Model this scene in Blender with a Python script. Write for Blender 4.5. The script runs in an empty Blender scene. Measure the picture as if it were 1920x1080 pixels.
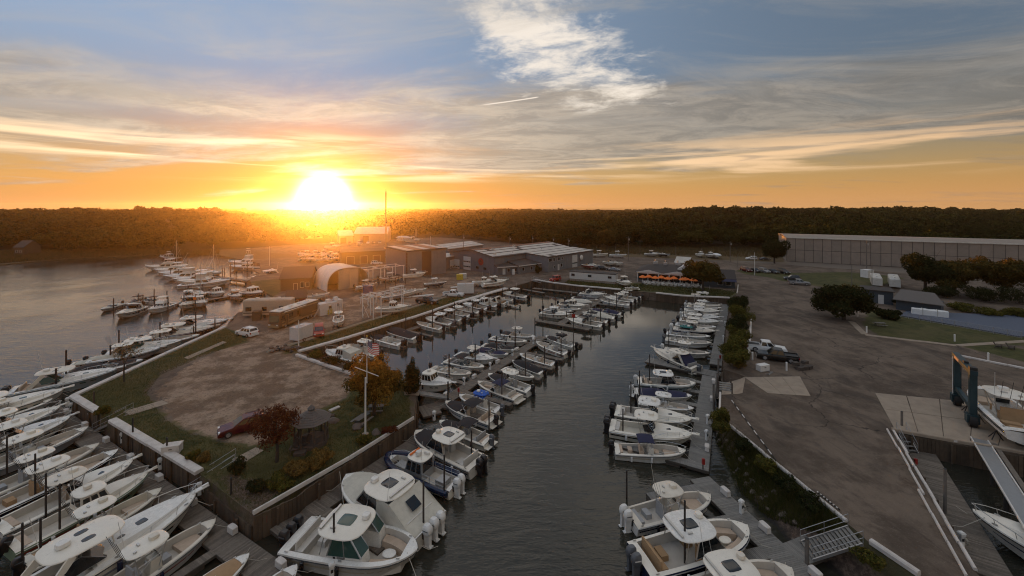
import bpy, bmesh, math, random
import numpy as np
from mathutils import Vector, Matrix
from mathutils.geometry import delaunay_2d_cdt
random.seed(7); rng = np.random.default_rng(11)
sc = bpy.context.scene
COL = sc.collection
R = math.radians
# ------------------------------------------------------------ camera
CAMZ, FP, HY = 27.0, 770.0, 387.0
LAND, DOCK = 2.2, 0.55
cam = bpy.data.cameras.new('camera'); camo = bpy.data.objects.new('camera', cam); COL.objects.link(camo)
camo.location = (0, 0, CAMZ); camo.rotation_euler = (R(90), 0, 0)
cam.sensor_width = 36.0; cam.lens = FP / 1920 * 36; cam.shift_y = -(540 - HY) / 1920
cam.clip_start = 0.5; cam.clip_end = 12000
sc.camera = camo
def P(x, y, z=LAND):
    d = (CAMZ - z) / (y - HY)
    return Vector(((x - 960) * d, FP * d, z))
# ------------------------------------------------------------ world
SUN_AZ = math.atan2(608 - 960, FP)      # left of the view axis
SUN_EL = R(1.0)
SDIR = Vector((math.sin(SUN_AZ) * math.cos(SUN_EL), math.cos(SUN_AZ) * math.cos(SUN_EL), math.sin(SUN_EL)))
class NT:
    """tiny node-tree helper"""
    def __init__(s, nt): s.nt = nt; s.n = nt.nodes; s.l = nt.links
    def node(s, t, **k):
        n = s.n.new(t)
        for a, v in k.items(): setattr(n, a, v)
        return n
    def put(s, sock, v):
        if isinstance(v, bpy.types.NodeSocket): s.l.new(v, sock)
        elif v is not None:
            if sock.type == 'RGBA' and not hasattr(v, '__len__'): v = (v, v, v, 1)
            if sock.type == 'RGBA' and len(v) == 3: v = (*v, 1)
            if sock.type == 'VECTOR' and not hasattr(v, '__len__'): v = (v, v, v)
            sock.default_value = v
    def m(s, op, a, b=None, c=None, clamp=False):
        n = s.node('ShaderNodeMath', operation=op, use_clamp=clamp)
        s.put(n.inputs[0], a); s.put(n.inputs[1], b)
        if c is not None: s.put(n.inputs[2], c)
        return n.outputs[0]
    def v(s, op, a, b=None, scale=None):
        n = s.node('ShaderNodeVectorMath', operation=op)
        s.put(n.inputs[0], a); s.put(n.inputs[1], b)
        if scale is not None: s.put(n.inputs['Scale'], scale)
        return n.outputs['Value'] if op in ('DOT_PRODUCT', 'LENGTH', 'DISTANCE') else n.outputs[0]
    def mix(s, f, a, b, blend='MIX', clamp=True):
        n = s.node('ShaderNodeMix', data_type='RGBA', blend_type=blend, clamp_factor=clamp)
        s.put(n.inputs[0], f); s.put(n.inputs[6], a); s.put(n.inputs[7], b)
        return n.outputs[2]
    def noise(s, vec, scale, detail=4, rough=.55, dist=0, out=0, lac=2.0):
        n = s.node('ShaderNodeTexNoise')
        s.put(n.inputs['Vector'], vec); n.inputs['Scale'].default_value = scale
        n.inputs['Detail'].default_value = detail; n.inputs['Roughness'].default_value = rough
        n.inputs['Distortion'].default_value = dist; n.inputs['Lacunarity'].default_value = lac
        return n.outputs[out]
    def ss(s, x, a, b, lo=0., hi=1.):
        n = s.node('ShaderNodeMapRange', interpolation_type='SMOOTHSTEP')
        s.put(n.inputs[0], x)
        for i, q in zip((1, 2, 3, 4), (a, b, lo, hi)): s.put(n.inputs[i], q)
        return n.outputs[0]
    def lin(s, x, a, b, lo=0., hi=1.):
        n = s.node('ShaderNodeMapRange'); s.put(n.inputs[0], x)
        for i, q in zip((1, 2, 3, 4), (a, b, lo, hi)): s.put(n.inputs[i], q)
        return n.outputs[0]
    def xyz(s, x, y, z):
        n = s.node('ShaderNodeCombineXYZ')
        for i, q in enumerate((x, y, z)): s.put(n.inputs[i], q)
        return n.outputs[0]
    def sep(s, v):
        n = s.node('ShaderNodeSeparateXYZ'); s.put(n.inputs[0], v); return n.outputs
SKY_STRENGTH = 0.12
def build_world():
    w = bpy.data.worlds.new('World'); sc.world = w; w.use_nodes = True
    t = NT(w.node_tree); t.n.clear()
    out = t.node('ShaderNodeOutputWorld'); bg = t.node('ShaderNodeBackground')
    t.l.new(bg.outputs[0], out.inputs[0])
    sky = t.node('ShaderNodeTexSky', sky_type='NISHITA', sun_disc=False)
    sky.sun_elevation = SUN_EL; sky.sun_rotation = SUN_AZ
    sky.altitude = 20; sky.air_density = 1.0; sky.dust_density = 1.3; sky.ozone_density = 1.6
    co = t.node('ShaderNodeTexCoord').outputs['Generated']
    d = t.v('NORMALIZE', co)
    x, y, z = t.sep(d)
    zc = t.m('MAXIMUM', z, 0.0)
    hr = t.m('SQRT', t.m('ADD', t.m('MULTIPLY', x, x), t.m('MULTIPLY', y, y)))
    el = t.m('ARCTAN2', z, hr)                       # radians
    az = t.m('ARCTAN2', x, y)                        # 0 = +Y, positive to the right
    cs = t.v('DOT_PRODUCT', d, tuple(SDIR))
    ang = t.m('ARCCOSINE', t.m('MINIMUM', cs, 1.0))   # angle to the sun
    lum = t.v('DOT_PRODUCT', sky.outputs[0], (.35, .45, .2))
    base = t.v('SCALE', sky.outputs[0], None, t.m('DIVIDE', .56, t.m('ADD', 1., t.m('MULTIPLY', lum, .33))))
    # lift and tint of the clear sky (thin high haze)
    elp = t.m('MAXIMUM', el, 0.0)
    # low warm band of haze
    band = t.m('POWER', 2.718, t.m('MULTIPLY', elp, -11.0))
    nearsun = t.m('POWER', 2.718, t.m('MULTIPLY', ang, -1.6))
    hazec = t.mix(nearsun, (1.5, .80, .33), (1.9, .98, .36))
    col = t.mix(t.m('MULTIPLY', band, .80), base, hazec)
    # upper blue
    blue = t.mix(t.ss(az, -.7, .9), (.56, .77, 1.10), (.215, .30, .42))
    col = t.mix(t.ss(el, .05, .34, 0, .85), col, blue)
    # ---- clouds: layers on a high plane
    q = t.m('ADD', zc, .07)
    pu = t.m('DIVIDE', x, q); pv = t.m('DIVIDE', y, q)
    pl = t.xyz(pu, pv, 0.0)
    lit = t.m('POWER', 2.718, t.m('MULTIPLY', ang, -2.3))
    # layer 1: stretched grey-cream stratus deck
    v1 = t.xyz(t.m('MULTIPLY', t.m('ADD', pu, t.m('MULTIPLY', pv, .3)), .62), pv, 3.1)
    warp = t.noise(v1, .55, 3, .5, 0, 1)
    v1w = t.v('ADD', v1, t.v('SCALE', warp, None, 1.3))
    n1 = t.noise(v1w, .62, 7, .58, .25)
    lowel = t.m('MULTIPLY', t.ss(el, .055, .13), t.ss(el, .36, .20))
    right = t.ss(az, -.55, .35)
    thr = t.m('SUBTRACT', .60, t.m('MULTIPLY', lowel, t.m('ADD', .18, t.m('MULTIPLY', right, .09))))
    d1 = t.ss(n1, t.m('SUBTRACT', thr, .05), t.m('ADD', thr, .16))
    c1 = t.mix(lit, (.25, .25, .24), (1.8, 1.42, 1.05))
    tex1 = t.ss(t.noise(v1w, 2.4, 11, .72, .4), .40, .62)
    c1 = t.mix(t.m('MULTIPLY', tex1, .7), c1, t.mix(lit, (.52, .47, .41), (2.8, 2.2, 1.55)))
    col = t.mix(t.m('MULTIPLY', d1, .86), col, c1)
    # layer 2: low bright streaks just over the horizon
    v2 = t.xyz(t.m('MULTIPLY', az, 1.5), t.m('MULTIPLY', el, 26.0), 7.7)
    n2 = t.noise(t.v('ADD', v2, t.v('SCALE', t.noise(v2, .8, 2, .5, 0, 1), None, .7)), 1.25, 6, .55, .3)
    m2 = t.m('MULTIPLY', t.ss(el, .045, .085), t.ss(el, .175, .11))
    d2 = t.m('MULTIPLY', t.ss(n2, .47, .66), m2)
    c2 = t.mix(lit, (1.45, .92, .50), (4.2, 3.2, 2.05))
    col = t.mix(t.m('MULTIPLY', d2, .9), col, c2)
    v2b = t.xyz(t.m('MULTIPLY', az, 2.4), t.m('MULTIPLY', el, 34.0), 1.2)
    n2b = t.noise(v2b, 1.5, 5, .5, .6)
    d2b = t.m('MULTIPLY', t.ss(n2b, .60, .70), t.m('MULTIPLY', t.ss(el, .07, .09), t.ss(el, .15, .12)))
    col = t.mix(t.m('MULTIPLY', d2b, .75), col, t.mix(lit, (.75, .58, .42), (2.6, 1.6, .8)))
    # layer 3: torn white altocumulus high up, ahead and slightly right
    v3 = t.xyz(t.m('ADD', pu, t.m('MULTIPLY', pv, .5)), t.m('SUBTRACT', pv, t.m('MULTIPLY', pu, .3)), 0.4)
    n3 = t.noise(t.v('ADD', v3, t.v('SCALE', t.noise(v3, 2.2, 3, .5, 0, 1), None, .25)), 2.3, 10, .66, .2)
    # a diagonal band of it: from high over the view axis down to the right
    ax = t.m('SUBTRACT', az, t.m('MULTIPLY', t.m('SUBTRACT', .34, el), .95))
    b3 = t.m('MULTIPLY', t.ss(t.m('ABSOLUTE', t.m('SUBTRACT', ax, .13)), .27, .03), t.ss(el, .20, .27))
    b3 = t.m('MAXIMUM', b3, t.m('MULTIPLY', t.ss(el, .40, .62, 0., .95), t.ss(t.noise(v3, .6, 3), .30, .55)))  # same cloud spread over the unseen zenith, added for warmer, brighter fill light
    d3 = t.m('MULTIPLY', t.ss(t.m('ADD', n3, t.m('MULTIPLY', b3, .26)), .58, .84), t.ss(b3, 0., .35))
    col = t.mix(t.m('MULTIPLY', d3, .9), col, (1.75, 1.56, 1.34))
    # layer 4: faint cirrus veil everywhere
    v4 = t.xyz(t.m('MULTIPLY', pu, .5), t.m('MULTIPLY', pv, 1.1), 9.0)
    n4 = t.noise(v4, 1.3, 10, .68, .9)
    d4 = t.m('MULTIPLY', t.ss(n4, .44, .74), t.ss(el, .10, .22))
    col = t.mix(t.m('MULTIPLY', d4, .5), col, t.mix(lit, (.56, .53, .49), (1.8, 1.55, 1.25)))
    # a short contrail
    u = t.m('DIVIDE', t.m('SUBTRACT', az, -.0842), .1516)
    dl = t.m('ABSOLUTE', t.m('SUBTRACT', el, t.m('ADD', .2399, t.m('MULTIPLY', u, .0202))))
    ct = t.m('MULTIPLY', t.ss(dl, .0022, .0004), t.m('MULTIPLY', t.ss(u, 0., .25), t.ss(u, 1., .93)))
    col = t.mix(t.m('MULTIPLY', ct, .75), col, (1.9, 1.65, 1.4))
    # aureole of the sun
    a1 = t.m('POWER', 2.718, t.m('MULTIPLY', t.m('POWER', ang, 2.0), -1 / (2 * R(1.3) ** 2)))
    a2 = t.m('POWER', 2.718, t.m('MULTIPLY', ang, -1 / R(5.5)))
    glow = t.v('ADD', t.v('SCALE', (46., 36., 19.), None, a1), t.v('SCALE', (.6, .22, .02), None, a2))
    col = t.v('ADD', col, glow)
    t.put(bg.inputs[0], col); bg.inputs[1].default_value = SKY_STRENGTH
build_world()
sun = bpy.data.lights.new('sun', 'SUN'); suno = bpy.data.objects.new('sun', sun); COL.objects.link(suno)
sun.energy = 2.4; sun.angle = R(0.6); sun.color = (1.0, .34, .05)
suno.rotation_euler = (-SDIR).to_track_quat('-Z', 'Y').to_euler(); suno.location = (-100, 200, 60)
sc.view_settings.view_transform = 'Standard'; sc.view_settings.look = 'None'
sc.view_settings.gamma = 1.0; sc.view_settings.use_curve_mapping = False
sc.view_settings.exposure = 2.25
sc.render.engine = 'CYCLES'
cy = sc.cycles
cy.use_denoising = True; cy.max_bounces = 6; cy.diffuse_bounces = 2; cy.glossy_bounces = 3
cy.transmission_bounces = 2; cy.transparent_max_bounces = 6; cy.volume_bounces = 0
cy.filter_width = 1.1; cy.use_adaptive_sampling = True; cy.adaptive_threshold = 0.015; cy.caustics_reflective = False; cy.caustics_refractive = False
# ------------------------------------------------------------ materials
M = {}
def mat(name, col, rough=.6, metal=0., var=.0, vscale=3., bump=0., bscale=20., spec=.5, col2=None, island=0., trans=0.):
    m = bpy.data.materials.new(name); m.use_nodes = True
    t = NT(m.node_tree); b = t.n['Principled BSDF']
    b.inputs['Roughness'].default_value = rough; b.inputs['Metallic'].default_value = metal
    b.inputs['Specular IOR Level'].default_value = spec
    co = t.node('ShaderNodeTexCoord').outputs['Object']
    geo = t.node('ShaderNodeNewGeometry')
    c = tuple(col)
    if col2 is None: col2 = tuple(q * .55 for q in c)
    f = t.ss(t.noise(co, vscale, 5, .6), .38, .68)
    out = t.mix(t.m('MULTIPLY', f, var if var else .12), c, col2)
    if island:
        hv = t.m('ADD', 1 - island, t.m('MULTIPLY', geo.outputs['Random Per Island'], 2 * island))
        out = t.v('SCALE', out, None, hv)
    t.put(b.inputs['Base Color'], out)
    if bump:
        bn = t.node('ShaderNodeBump'); bn.inputs['Strength'].default_value = bump; bn.inputs['Distance'].default_value = .05
        t.l.new(t.noise(co, bscale, 4, .6), bn.inputs['Height']); t.l.new(bn.outputs[0], b.inputs['Normal'])
    rn = t.m('ADD', rough - .06, t.m('MULTIPLY', t.noise(co, vscale * 2.7, 3), .16))
    t.put(b.inputs['Roughness'], rn)
    M[name] = m; return m
mat('gel', (.84, .78, .67), .28, var=.22, vscale=1.4, col2=(.58, .53, .45))
mat('gel_b', (.74, .67, .56), .35, var=.4, vscale=1.1, col2=(.50, .44, .35)); mat('gel_c', (.80, .77, .71), .25, var=.3, vscale=2., col2=(.55, .52, .47)); mat('gel_d', (.62, .59, .53), .4, var=.4, vscale=1.3, col2=(.42, .38, .32))
mat('gel_cream', (.66, .60, .49), .35, var=.25, vscale=1.5, col2=(.5, .44, .35))
mat('gel_grey', (.33, .33, .33), .35, var=.2)
mat('gel_navy', (.012, .02, .05), .2); mat('gel_black', (.015, .015, .018), .22)
mat('gel_blue', (.02, .06, .17), .25); mat('gel_green', (.20, .27, .16), .35); mat('gel_sage', (.27, .33, .34), .3)
mat('gel_tan', (.42, .36, .27), .4); mat('gel_red', (.25, .03, .02), .35)
mat('liner', (.58, .53, .46), .55, var=.3, vscale=2., col2=(.42, .37, .30))
mat('cushion', (.55, .42, .31), .7, var=.25); mat('cushion_white', (.62, .58, .52), .6, var=.2)
mat('sole', (.36, .31, .26), .8, var=.3)
mat('cover_dark', (.022, .02, .022), .85, bump=.3, bscale=5); mat('cover_navy', (.015, .018, .055), .8, bump=.3, bscale=5)
mat('cover_blue', (.02, .10, .42), .75, bump=.3, bscale=5); mat('cover_teal', (.01, .13, .12), .75)
mat('cover_tan', (.40, .25, .13), .85, var=.25, bump=.3, bscale=4); mat('canvas', (.60, .56, .47), .85, var=.25, bump=.4, bscale=3)
mat('shrink', (.72, .72, .70), .4, bump=.5, bscale=2.)
mat('glass', (.012, .016, .018), .06, spec=.8); mat('glass_green', (.03, .075, .06), .07, spec=.8)
mat('steel', (.55, .54, .52), .3, .9); mat('alu', (.40, .40, .40), .45, .7); mat('whitepaint', (.70, .67, .62), .5, var=.25)
mat('engine_black', (.012, .012, .014), .3); mat('engine_white', (.70, .68, .64), .3); mat('engine_grey', (.10, .105, .115), .35)
mat('rubber', (.02, .02, .02), .75); mat('plastic_black', (.02, .02, .02), .5)
mat('dockwood', (.175, .145, .115), .85, var=.5, vscale=4, island=.28, bump=.3, bscale=30, col2=(.10, .085, .07))
mat('dockgrey', (.205, .192, .172), .8, var=.4, vscale=2, island=.16, bump=.2, bscale=30, col2=(.14, .14, .13))
mat('dockframe', (.085, .07, .055), .9, var=.4); mat('piling', (.035, .028, .024), .75, var=.4, vscale=2, bump=.4, bscale=8)
mat('piling_grey', (.16, .14, .12), .8, var=.4, vscale=2)
mat('bulkwood', (.095, .066, .042), .9, var=.6, vscale=2, island=.3, bump=.5, bscale=12, col2=(.06, .04, .025))
mat('cap', (.62, .57, .52), .7, var=.5, vscale=1.2, bump=.3, bscale=8, col2=(.40, .35, .30))
mat('concrete', (.34, .27, .20), .9, var=.5, vscale=.8, bump=.25, bscale=15, island=.12, col2=(.22, .17, .13))
mat('stone', (.12, .095, .078), .95, var=.5, vscale=2, bump=.5, bscale=6, island=.35)
mat('lamp_white', (.72, .70, .66), .45, var=.2); mat('redpaint', (.30, .02, .015), .5); mat('yellow', (.55, .40, .05), .6)
mat('orange', (.75, .17, .025), .75); mat('greenpaint', (.03, .16, .06), .6)
mat('car_red', (.085, .006, .010), .22, metal=.2); mat('car_white', (.72, .71, .68), .25); mat('car_black', (.012, .014, .014), .2)
mat('car_silver', (.28, .28, .28), .28, metal=.6); mat('car_red2', (.36, .03, .02), .28); mat('car_dark', (.035, .04, .045), .25)
mat('headlight', (.75, .75, .72), .1); mat('taillight', (.28, .01, .01), .2)
mat('rv_brown', (.10, .065, .04), .35, var=.3); mat('rv_gold', (.27, .19, .10), .35); mat('rv_beige', (.42, .36, .28), .5, var=.25)
mat('grey_siding', (.135, .14, .15), .7, var=.25, vscale=.7); mat('grey_siding2', (.17, .175, .18), .7, var=.25, vscale=.7)
mat('roof_light', (.52, .48, .42), .6, var=.4, vscale=.5); mat('roof_dark', (.05, .042, .038), .8, var=.4); mat('roof_rust', (.26, .13, .08), .75, var=.5)
mat('door_white', (.60, .58, .55), .55, var=.2); mat('doorbrown', (.085, .04, .025), .75)
mat('shingle', (.13, .115, .105), .9, var=.4, vscale=6, island=.25); mat('brownwall', (.10, .065, .04), .85, var=.35); mat('redwall', (.20, .035, .025), .8)
mat('tanpanel', (.30, .245, .20), .7, var=.3, vscale=.5); mat('tanpanel2', (.27, .225, .185), .7, var=.3, vscale=.5); mat('bluewall', (.05, .065, .08), .75, var=.3)
mat('tentwhite', (.66, .62, .55), .6, var=.2); mat('tentbeige', (.36, .29, .22), .7, var=.2); mat('teal', (.014, .042, .052), .45, var=.4, vscale=2)
mat('poolcover', (.085, .105, .15), .6, var=.3); mat('bark', (.06, .045, .035), .95, var=.4, vscale=4, bump=.6, bscale=12)
mat('grimewood', (.075, .06, .05), .9, var=.5, island=.25)
mat('fabric_red', (.62, .04, .03), .8); mat('fabric_white', (.85, .83, .78), .8); mat('fabric_blue', (.02, .03, .12), .8)
mat('line_white', (.62, .60, .56), .8); mat('rope', (.45, .41, .34), .9)
def leafmat(name, a, b, c, vscale=.35, hue=None):
    m = bpy.data.materials.new(name); m.use_nodes = True
    t = NT(m.node_tree); t.n.clear()
    out = t.node('ShaderNodeOutputMaterial'); df = t.node('ShaderNodeBsdfDiffuse'); tr = t.node('ShaderNodeBsdfTranslucent')
    co = t.node('ShaderNodeTexCoord').outputs['Object']; geo = t.node('ShaderNodeNewGeometry')
    f = t.ss(t.noise(co, vscale, 4, .6), .35, .66)
    cc = t.mix(f, a, b); cc = t.mix(t.ss(geo.outputs['Random Per Island'], .55, 1.), cc, c)
    if hue:
        tn = t.node('ShaderNodeAttribute', attribute_name=hue).outputs['Fac']
        cc = t.mix(t.ss(tn, .45, .95, 0., .75), cc, (.066, .064, .017)); cc = t.mix(t.ss(tn, .35, .05, 0., .8), cc, (.013, .018, .007))
    t.put(df.inputs[0], cc); t.put(tr.inputs[0], cc)
    mx = t.node('ShaderNodeMixShader'); mx.inputs[0].default_value = .25
    t.l.new(df.outputs[0], mx.inputs[1]); t.l.new(tr.outputs[0], mx.inputs[2]); t.l.new(mx.outputs[0], out.inputs[0])
    M[name] = m
leafmat('leaf_forest', (.011, .018, .006), (.024, .033, .010), (.045, .050, .014), .045, 'tone')
leafmat('leaf_orange', (.19, .09, .018), (.20, .13, .028), (.29, .165, .035), .7)
leafmat('leaf_red', (.115, .032, .018), (.07, .024, .014), (.155, .058, .026), 1.2)
leafmat('leaf_dark', (.018, .024, .010), (.035, .042, .016), (.05, .05, .02), .8)
leafmat('leaf_bush', (.06, .065, .018), (.11, .105, .025), (.16, .12, .03), .9)
leafmat('leaf_gold', (.19, .115, .035), (.12, .09, .03), (.27, .16, .05), 1.5)
leafmat('leaf_tree', (.07, .055, .018), (.13, .085, .022), (.045, .05, .016), .5)
leafmat('reed', (.13, .085, .04), (.085, .075, .03), (.17, .115, .055), .3)
leafmat('grassblade', (.045, .055, .015), (.080, .080, .024), (.12, .10, .036), .6)
# ------------------------------------------------------------ mesh tools
class MB:
    def __init__(s): s.v = []; s.f = []
    def add(s, vs, fs):
        o = len(s.v); s.v.extend([tuple(q) for q in vs]); s.f.extend([tuple(i + o for i in f) for f in fs]); return s
    def box(s, c, d, rz=0, taper=1., tx=None):
        x, y, z = (q / 2 for q in d); ca, sa = math.cos(rz), math.sin(rz); vs = []
        tx = taper if tx is None else tx
        for zz, kx, ky in ((-z, 1, 1), (z, tx, taper)):
            for a, b in ((-x, -y), (x, -y), (x, y), (-x, y)):
                a *= kx; b *= ky
                vs.append((c[0] + a * ca - b * sa, c[1] + a * sa + b * ca, c[2] + zz))
        return s.add(vs, [(3, 2, 1, 0), (4, 5, 6, 7), (0, 1, 5, 4), (1, 2, 6, 5), (2, 3, 7, 6), (3, 0, 4, 7)])
    def bar(s, p0, p1, w, h):
        p0, p1 = Vector(p0), Vector(p1); d = p1 - p0
        if d.length < 1e-6: return s
        n = d.normalized(); up = Vector((0, 0, 1)) if abs(n.z) < .95 else Vector((0, 1, 0))
        a = n.cross(up).normalized() * (w / 2); b = a.cross(n).normalized() * (h / 2)
        vs = [p + i * a + j * b for p in (p0, p1) for i, j in ((-1, -1), (1, -1), (1, 1), (-1, 1))]
        return s.add(vs, [(3, 2, 1, 0), (4, 5, 6, 7), (0, 1, 5, 4), (1, 2, 6, 5), (2, 3, 7, 6), (3, 0, 4, 7)])
    def tube(s, pts, r, n=6, r1=None, cap=True):
        pts = [Vector(p) for p in pts]; k = len(pts); rings = []
        for i, p in enumerate(pts):
            d = (pts[min(i + 1, k - 1)] - pts[max(i - 1, 0)])
            d = d.normalized() if d.length > 1e-9 else Vector((0, 0, 1))
            up = Vector((0, 0, 1)) if abs(d.z) < .95 else Vector((0, 1, 0))
            a = d.cross(up).normalized(); b = d.cross(a).normalized()
            rr = r if r1 is None else r + (r1 - r) * i / max(k - 1, 1)
            rings.append([p + a * math.cos(2 * math.pi * j / n) * rr + b * math.sin(2 * math.pi * j / n) * rr for j in range(n)])
        return s.loft(rings, cap)
    def loft(s, rings, cap=True, closed=True):
        n = len(rings[0]); vs = [q for r in rings for q in r]; fs = []
        for i in range(len(rings) - 1):
            for j in range(n if closed else n - 1):
                a, b = i * n + j, i * n + (j + 1) % n
                fs.append((a, b, b + n, a + n))
        if cap:
            fs.append(tuple(range(n - 1, -1, -1))); fs.append(tuple((len(rings) - 1) * n + j for j in range(n)))
        return s.add(vs, fs)
    def prism(s, poly, z0, z1):
        n = len(poly)
        return s.loft([[(p[0], p[1], z0) for p in poly], [(p[0], p[1], z1) for p in poly]])
    def panel(s, q, th=.03):
        """thin solid from a quad (4 points), thickened along its normal"""
        q = [Vector(p) for p in q]; n = (q[1] - q[0]).cross(q[3] - q[0]).normalized() * th
        return s.loft([q, [p + n for p in q]])
    def slab(s, cx, cy, lx, ly, z, th, rad=.5, n=28, crown=.05, e=3.2):
        """rounded plate (hard tops, roofs)"""
        def ring(k, zz):
            r = []
            for j in range(n):
                a = 2 * math.pi * j / n; c, q = math.cos(a), math.sin(a)
                rr = (abs(c) ** e + abs(q) ** e) ** (-1 / e)
                r.append((cx + lx / 2 * k * c * rr, cy + ly / 2 * k * q * rr, zz))
            return r
        return s.loft([ring(.95, z), ring(1., z + th * .35), ring(.985, z + th * .75), ring(.9, z + th + crown * .5), ring(.5, z + th + crown)])
    def blob(s, c, r, n=8, m=5, jit=0.):
        rings = []
        for i in range(m + 1):
            th = math.pi * (i + .15) / (m + .3); rr = math.sin(th)
            rings.append([(c[0] + r[0] * rr * math.cos(2 * math.pi * j / n) * (1 + random.uniform(-jit, jit)),
                           c[1] + r[1] * rr * math.sin(2 * math.pi * j / n) * (1 + random.uniform(-jit, jit)),
                           c[2] - r[2] * math.cos(th) * (1 + random.uniform(-jit, jit) * .5)) for j in range(n)])
        return s.loft(rings)
    def mesh(s, name, ang=35):
        me = bpy.data.meshes.new(name); me.from_pydata(s.v, [], s.f); me.update()
        if ang:
            me.polygons.foreach_set('use_smooth', [True] * len(me.polygons)); me.set_sharp_from_angle(angle=R(ang))
        return me
def link(name, me, m=None, parent=None, loc=None, rz=None):
    o = bpy.data.objects.new(name, me); COL.objects.link(o)
    if m is not None:
        if len(me.materials) == 0: me.materials.append(None)
        o.material_slots[0].link = 'OBJECT'; o.material_slots[0].material = M[m]
    if parent is not None: o.parent = parent
    if loc is not None: o.location = loc
    if rz is not None: o.rotation_euler = (0, 0, rz)
    return o
def part(name, mb, m, parent, loc=None, rz=None, ang=35): return link(name, mb.mesh(name, ang), m, parent, loc, rz)
def tag(o, label, cat, group=None):
    o['label'] = label; o['category'] = cat
    if group: o['group'] = group
    return o
def thing(name, label, cat, loc=(0, 0, 0), rz=0., group=None):
    o = bpy.data.objects.new(name, None); COL.objects.link(o); o.location = loc; o.rotation_euler = (0, 0, rz)
    o.empty_display_size = .2
    return tag(o, label, cat, group)
def struct(name, me, m=None):
    o = link(name, me, m); o['kind'] = 'structure'; return o
def stuff(o, label=None, cat=None):
    o['kind'] = 'stuff'
    if label: o['label'] = label; o['category'] = cat
    return o
ORD = ['first', 'second', 'third', 'fourth', 'fifth', 'sixth', 'seventh', 'eighth', 'ninth', 'tenth', 'eleventh', 'twelfth', 'thirteenth', 'fourteenth', 'fifteenth', 'sixteenth', 'seventeenth', 'eighteenth', 'nineteenth', 'twentieth', 'twenty-first', 'twenty-second', 'twenty-third', 'twenty-fourth', 'twenty-fifth', 'twenty-sixth', 'twenty-seventh', 'twenty-eighth']
def V2(p): return Vector((p[0], p[1]))
# ------------------------------------------------------------ land
shore_low = [P(-700, 506, .3), P(-300, 503, .3), P(0, 496, .3), P(55, 491, .3), P(139, 484, .3), P(236, 480, .3), P(278, 478, .3), P(361, 476, .3), P(411, 478, .3), P(439, 484, .3)]
wallA0, wallA1, cornerAB = P(137, 744), P(374, 887), P(474, 965)
wallB1 = P(776, 785)
riverwall = [P(421, 614), P(244, 694), P(231, 701), P(137, 744)]
wallC = [P(560, 660), P(600, 651), P(650, 634), P(780, 594), P(856, 568), P(949, 541), P(993, 528)]
backwall = [P(1003, 525), P(1050, 533), P(1164, 543.5), P(1230, 549.5), P(1279, 555), P(1368, 559)]
rightwall = [P(1372, 563), P(1362, 620), P(1357, 692)]
timber = [P(1369, 799), P(1402, 827), P(1490, 900), P(1587, 980)]
poly = ([Vector((-2600, 2600, LAND)), Vector((-2600, 330, .3))] + shore_low + [P(470, 489), P(487, 494), P(489, 511), P(468, 524), P(472, 533), P(495, 545), P(513, 556), P(509, 571), P(470, 578), P(446, 586), P(438, 600)]
        + riverwall + [wallA1, cornerAB, wallB1, P(781, 738), P(765, 722), P(690, 698), P(620, 678), P(578, 666)] + wallC + backwall + rightwall
        + [P(1398, 706), P(1392, 738), P(1352, 740), P(1350, 773)] + timber + [P(1612, 1000), P(1630, 1018), P(1722, 1082), Vector((28.6, 24.6, LAND)), Vector((29.5, 22, LAND)), P(1826, 1068), P(1712, 864), P(1672, 807), P(1796, 830), P(1920, 853), Vector((85, 36, LAND)), Vector((86, -90, LAND)), Vector((2600, -90, LAND)), Vector((2600, 2600, LAND))])
lowpts = np.array([(p.x, p.y) for p in shore_low])
def seg_dist(pts, poly_pts, closed=True):
    """unsigned distance of points (N,2) to polyline"""
    d = np.full(len(pts), 1e9); n = len(poly_pts)
    for i in range(n if closed else n - 1):
        a = np.array(poly_pts[i][:2]); b = np.array(poly_pts[(i + 1) % n][:2]); ab = b - a
        t = np.clip(((pts - a) @ ab) / max(ab @ ab, 1e-9), 0, 1)
        d = np.minimum(d, np.hypot(*(pts - a - t[:, None] * ab).T))
    return d
def inside(pts, pp):
    r = np.zeros(len(pts), bool); n = len(pp); x, y = pts[:, 0], pts[:, 1]
    for i in range(n):
        x0, y0 = pp[i][:2]; x1, y1 = pp[(i + 1) % n][:2]
        c = ((y0 > y) != (y1 > y)) & (x < (x1 - x0) * (y - y0) / ((y1 - y0) or 1e-9) + x0); r ^= c
    return r
def sdist(pts, pp): return np.where(inside(pts, pp), 1, -1) * seg_dist(pts, pp)
def terrain(pts):
    x, y = pts[:, 0], pts[:, 1]; r = np.hypot(x, y)
    far = np.clip((r - 270) / 700, 0, 1)
    hill = far ** 1.2 * 2.5 + 14.0 * np.exp(-(((x + 450) / 150) ** 2 + ((y - 430) / 130) ** 2)) + 12.0 * np.exp(-(((x - 270) / 150) ** 2 + ((y - 480) / 150) ** 2)) + 11.0 * np.exp(-(((x - 640) / 260) ** 2 + ((y - 640) / 220) ** 2)) + 3.5 * np.exp(-(((x + 700) / 200) ** 2 + ((y - 620) / 160) ** 2))
    hill = hill + far * 1.6 * (np.sin(x * .013 + 1.) + np.sin(y * .011 + x * .006))
    z = LAND + hill * np.clip((r - 190) / 90, 0, 1)
    dl = seg_dist(pts, [(-2600, 330)] + [tuple(q) for q in lowpts], False)
    return np.where((x < -70) & (y > 100), np.minimum(z, .3 + .05 * dl), z)
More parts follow.
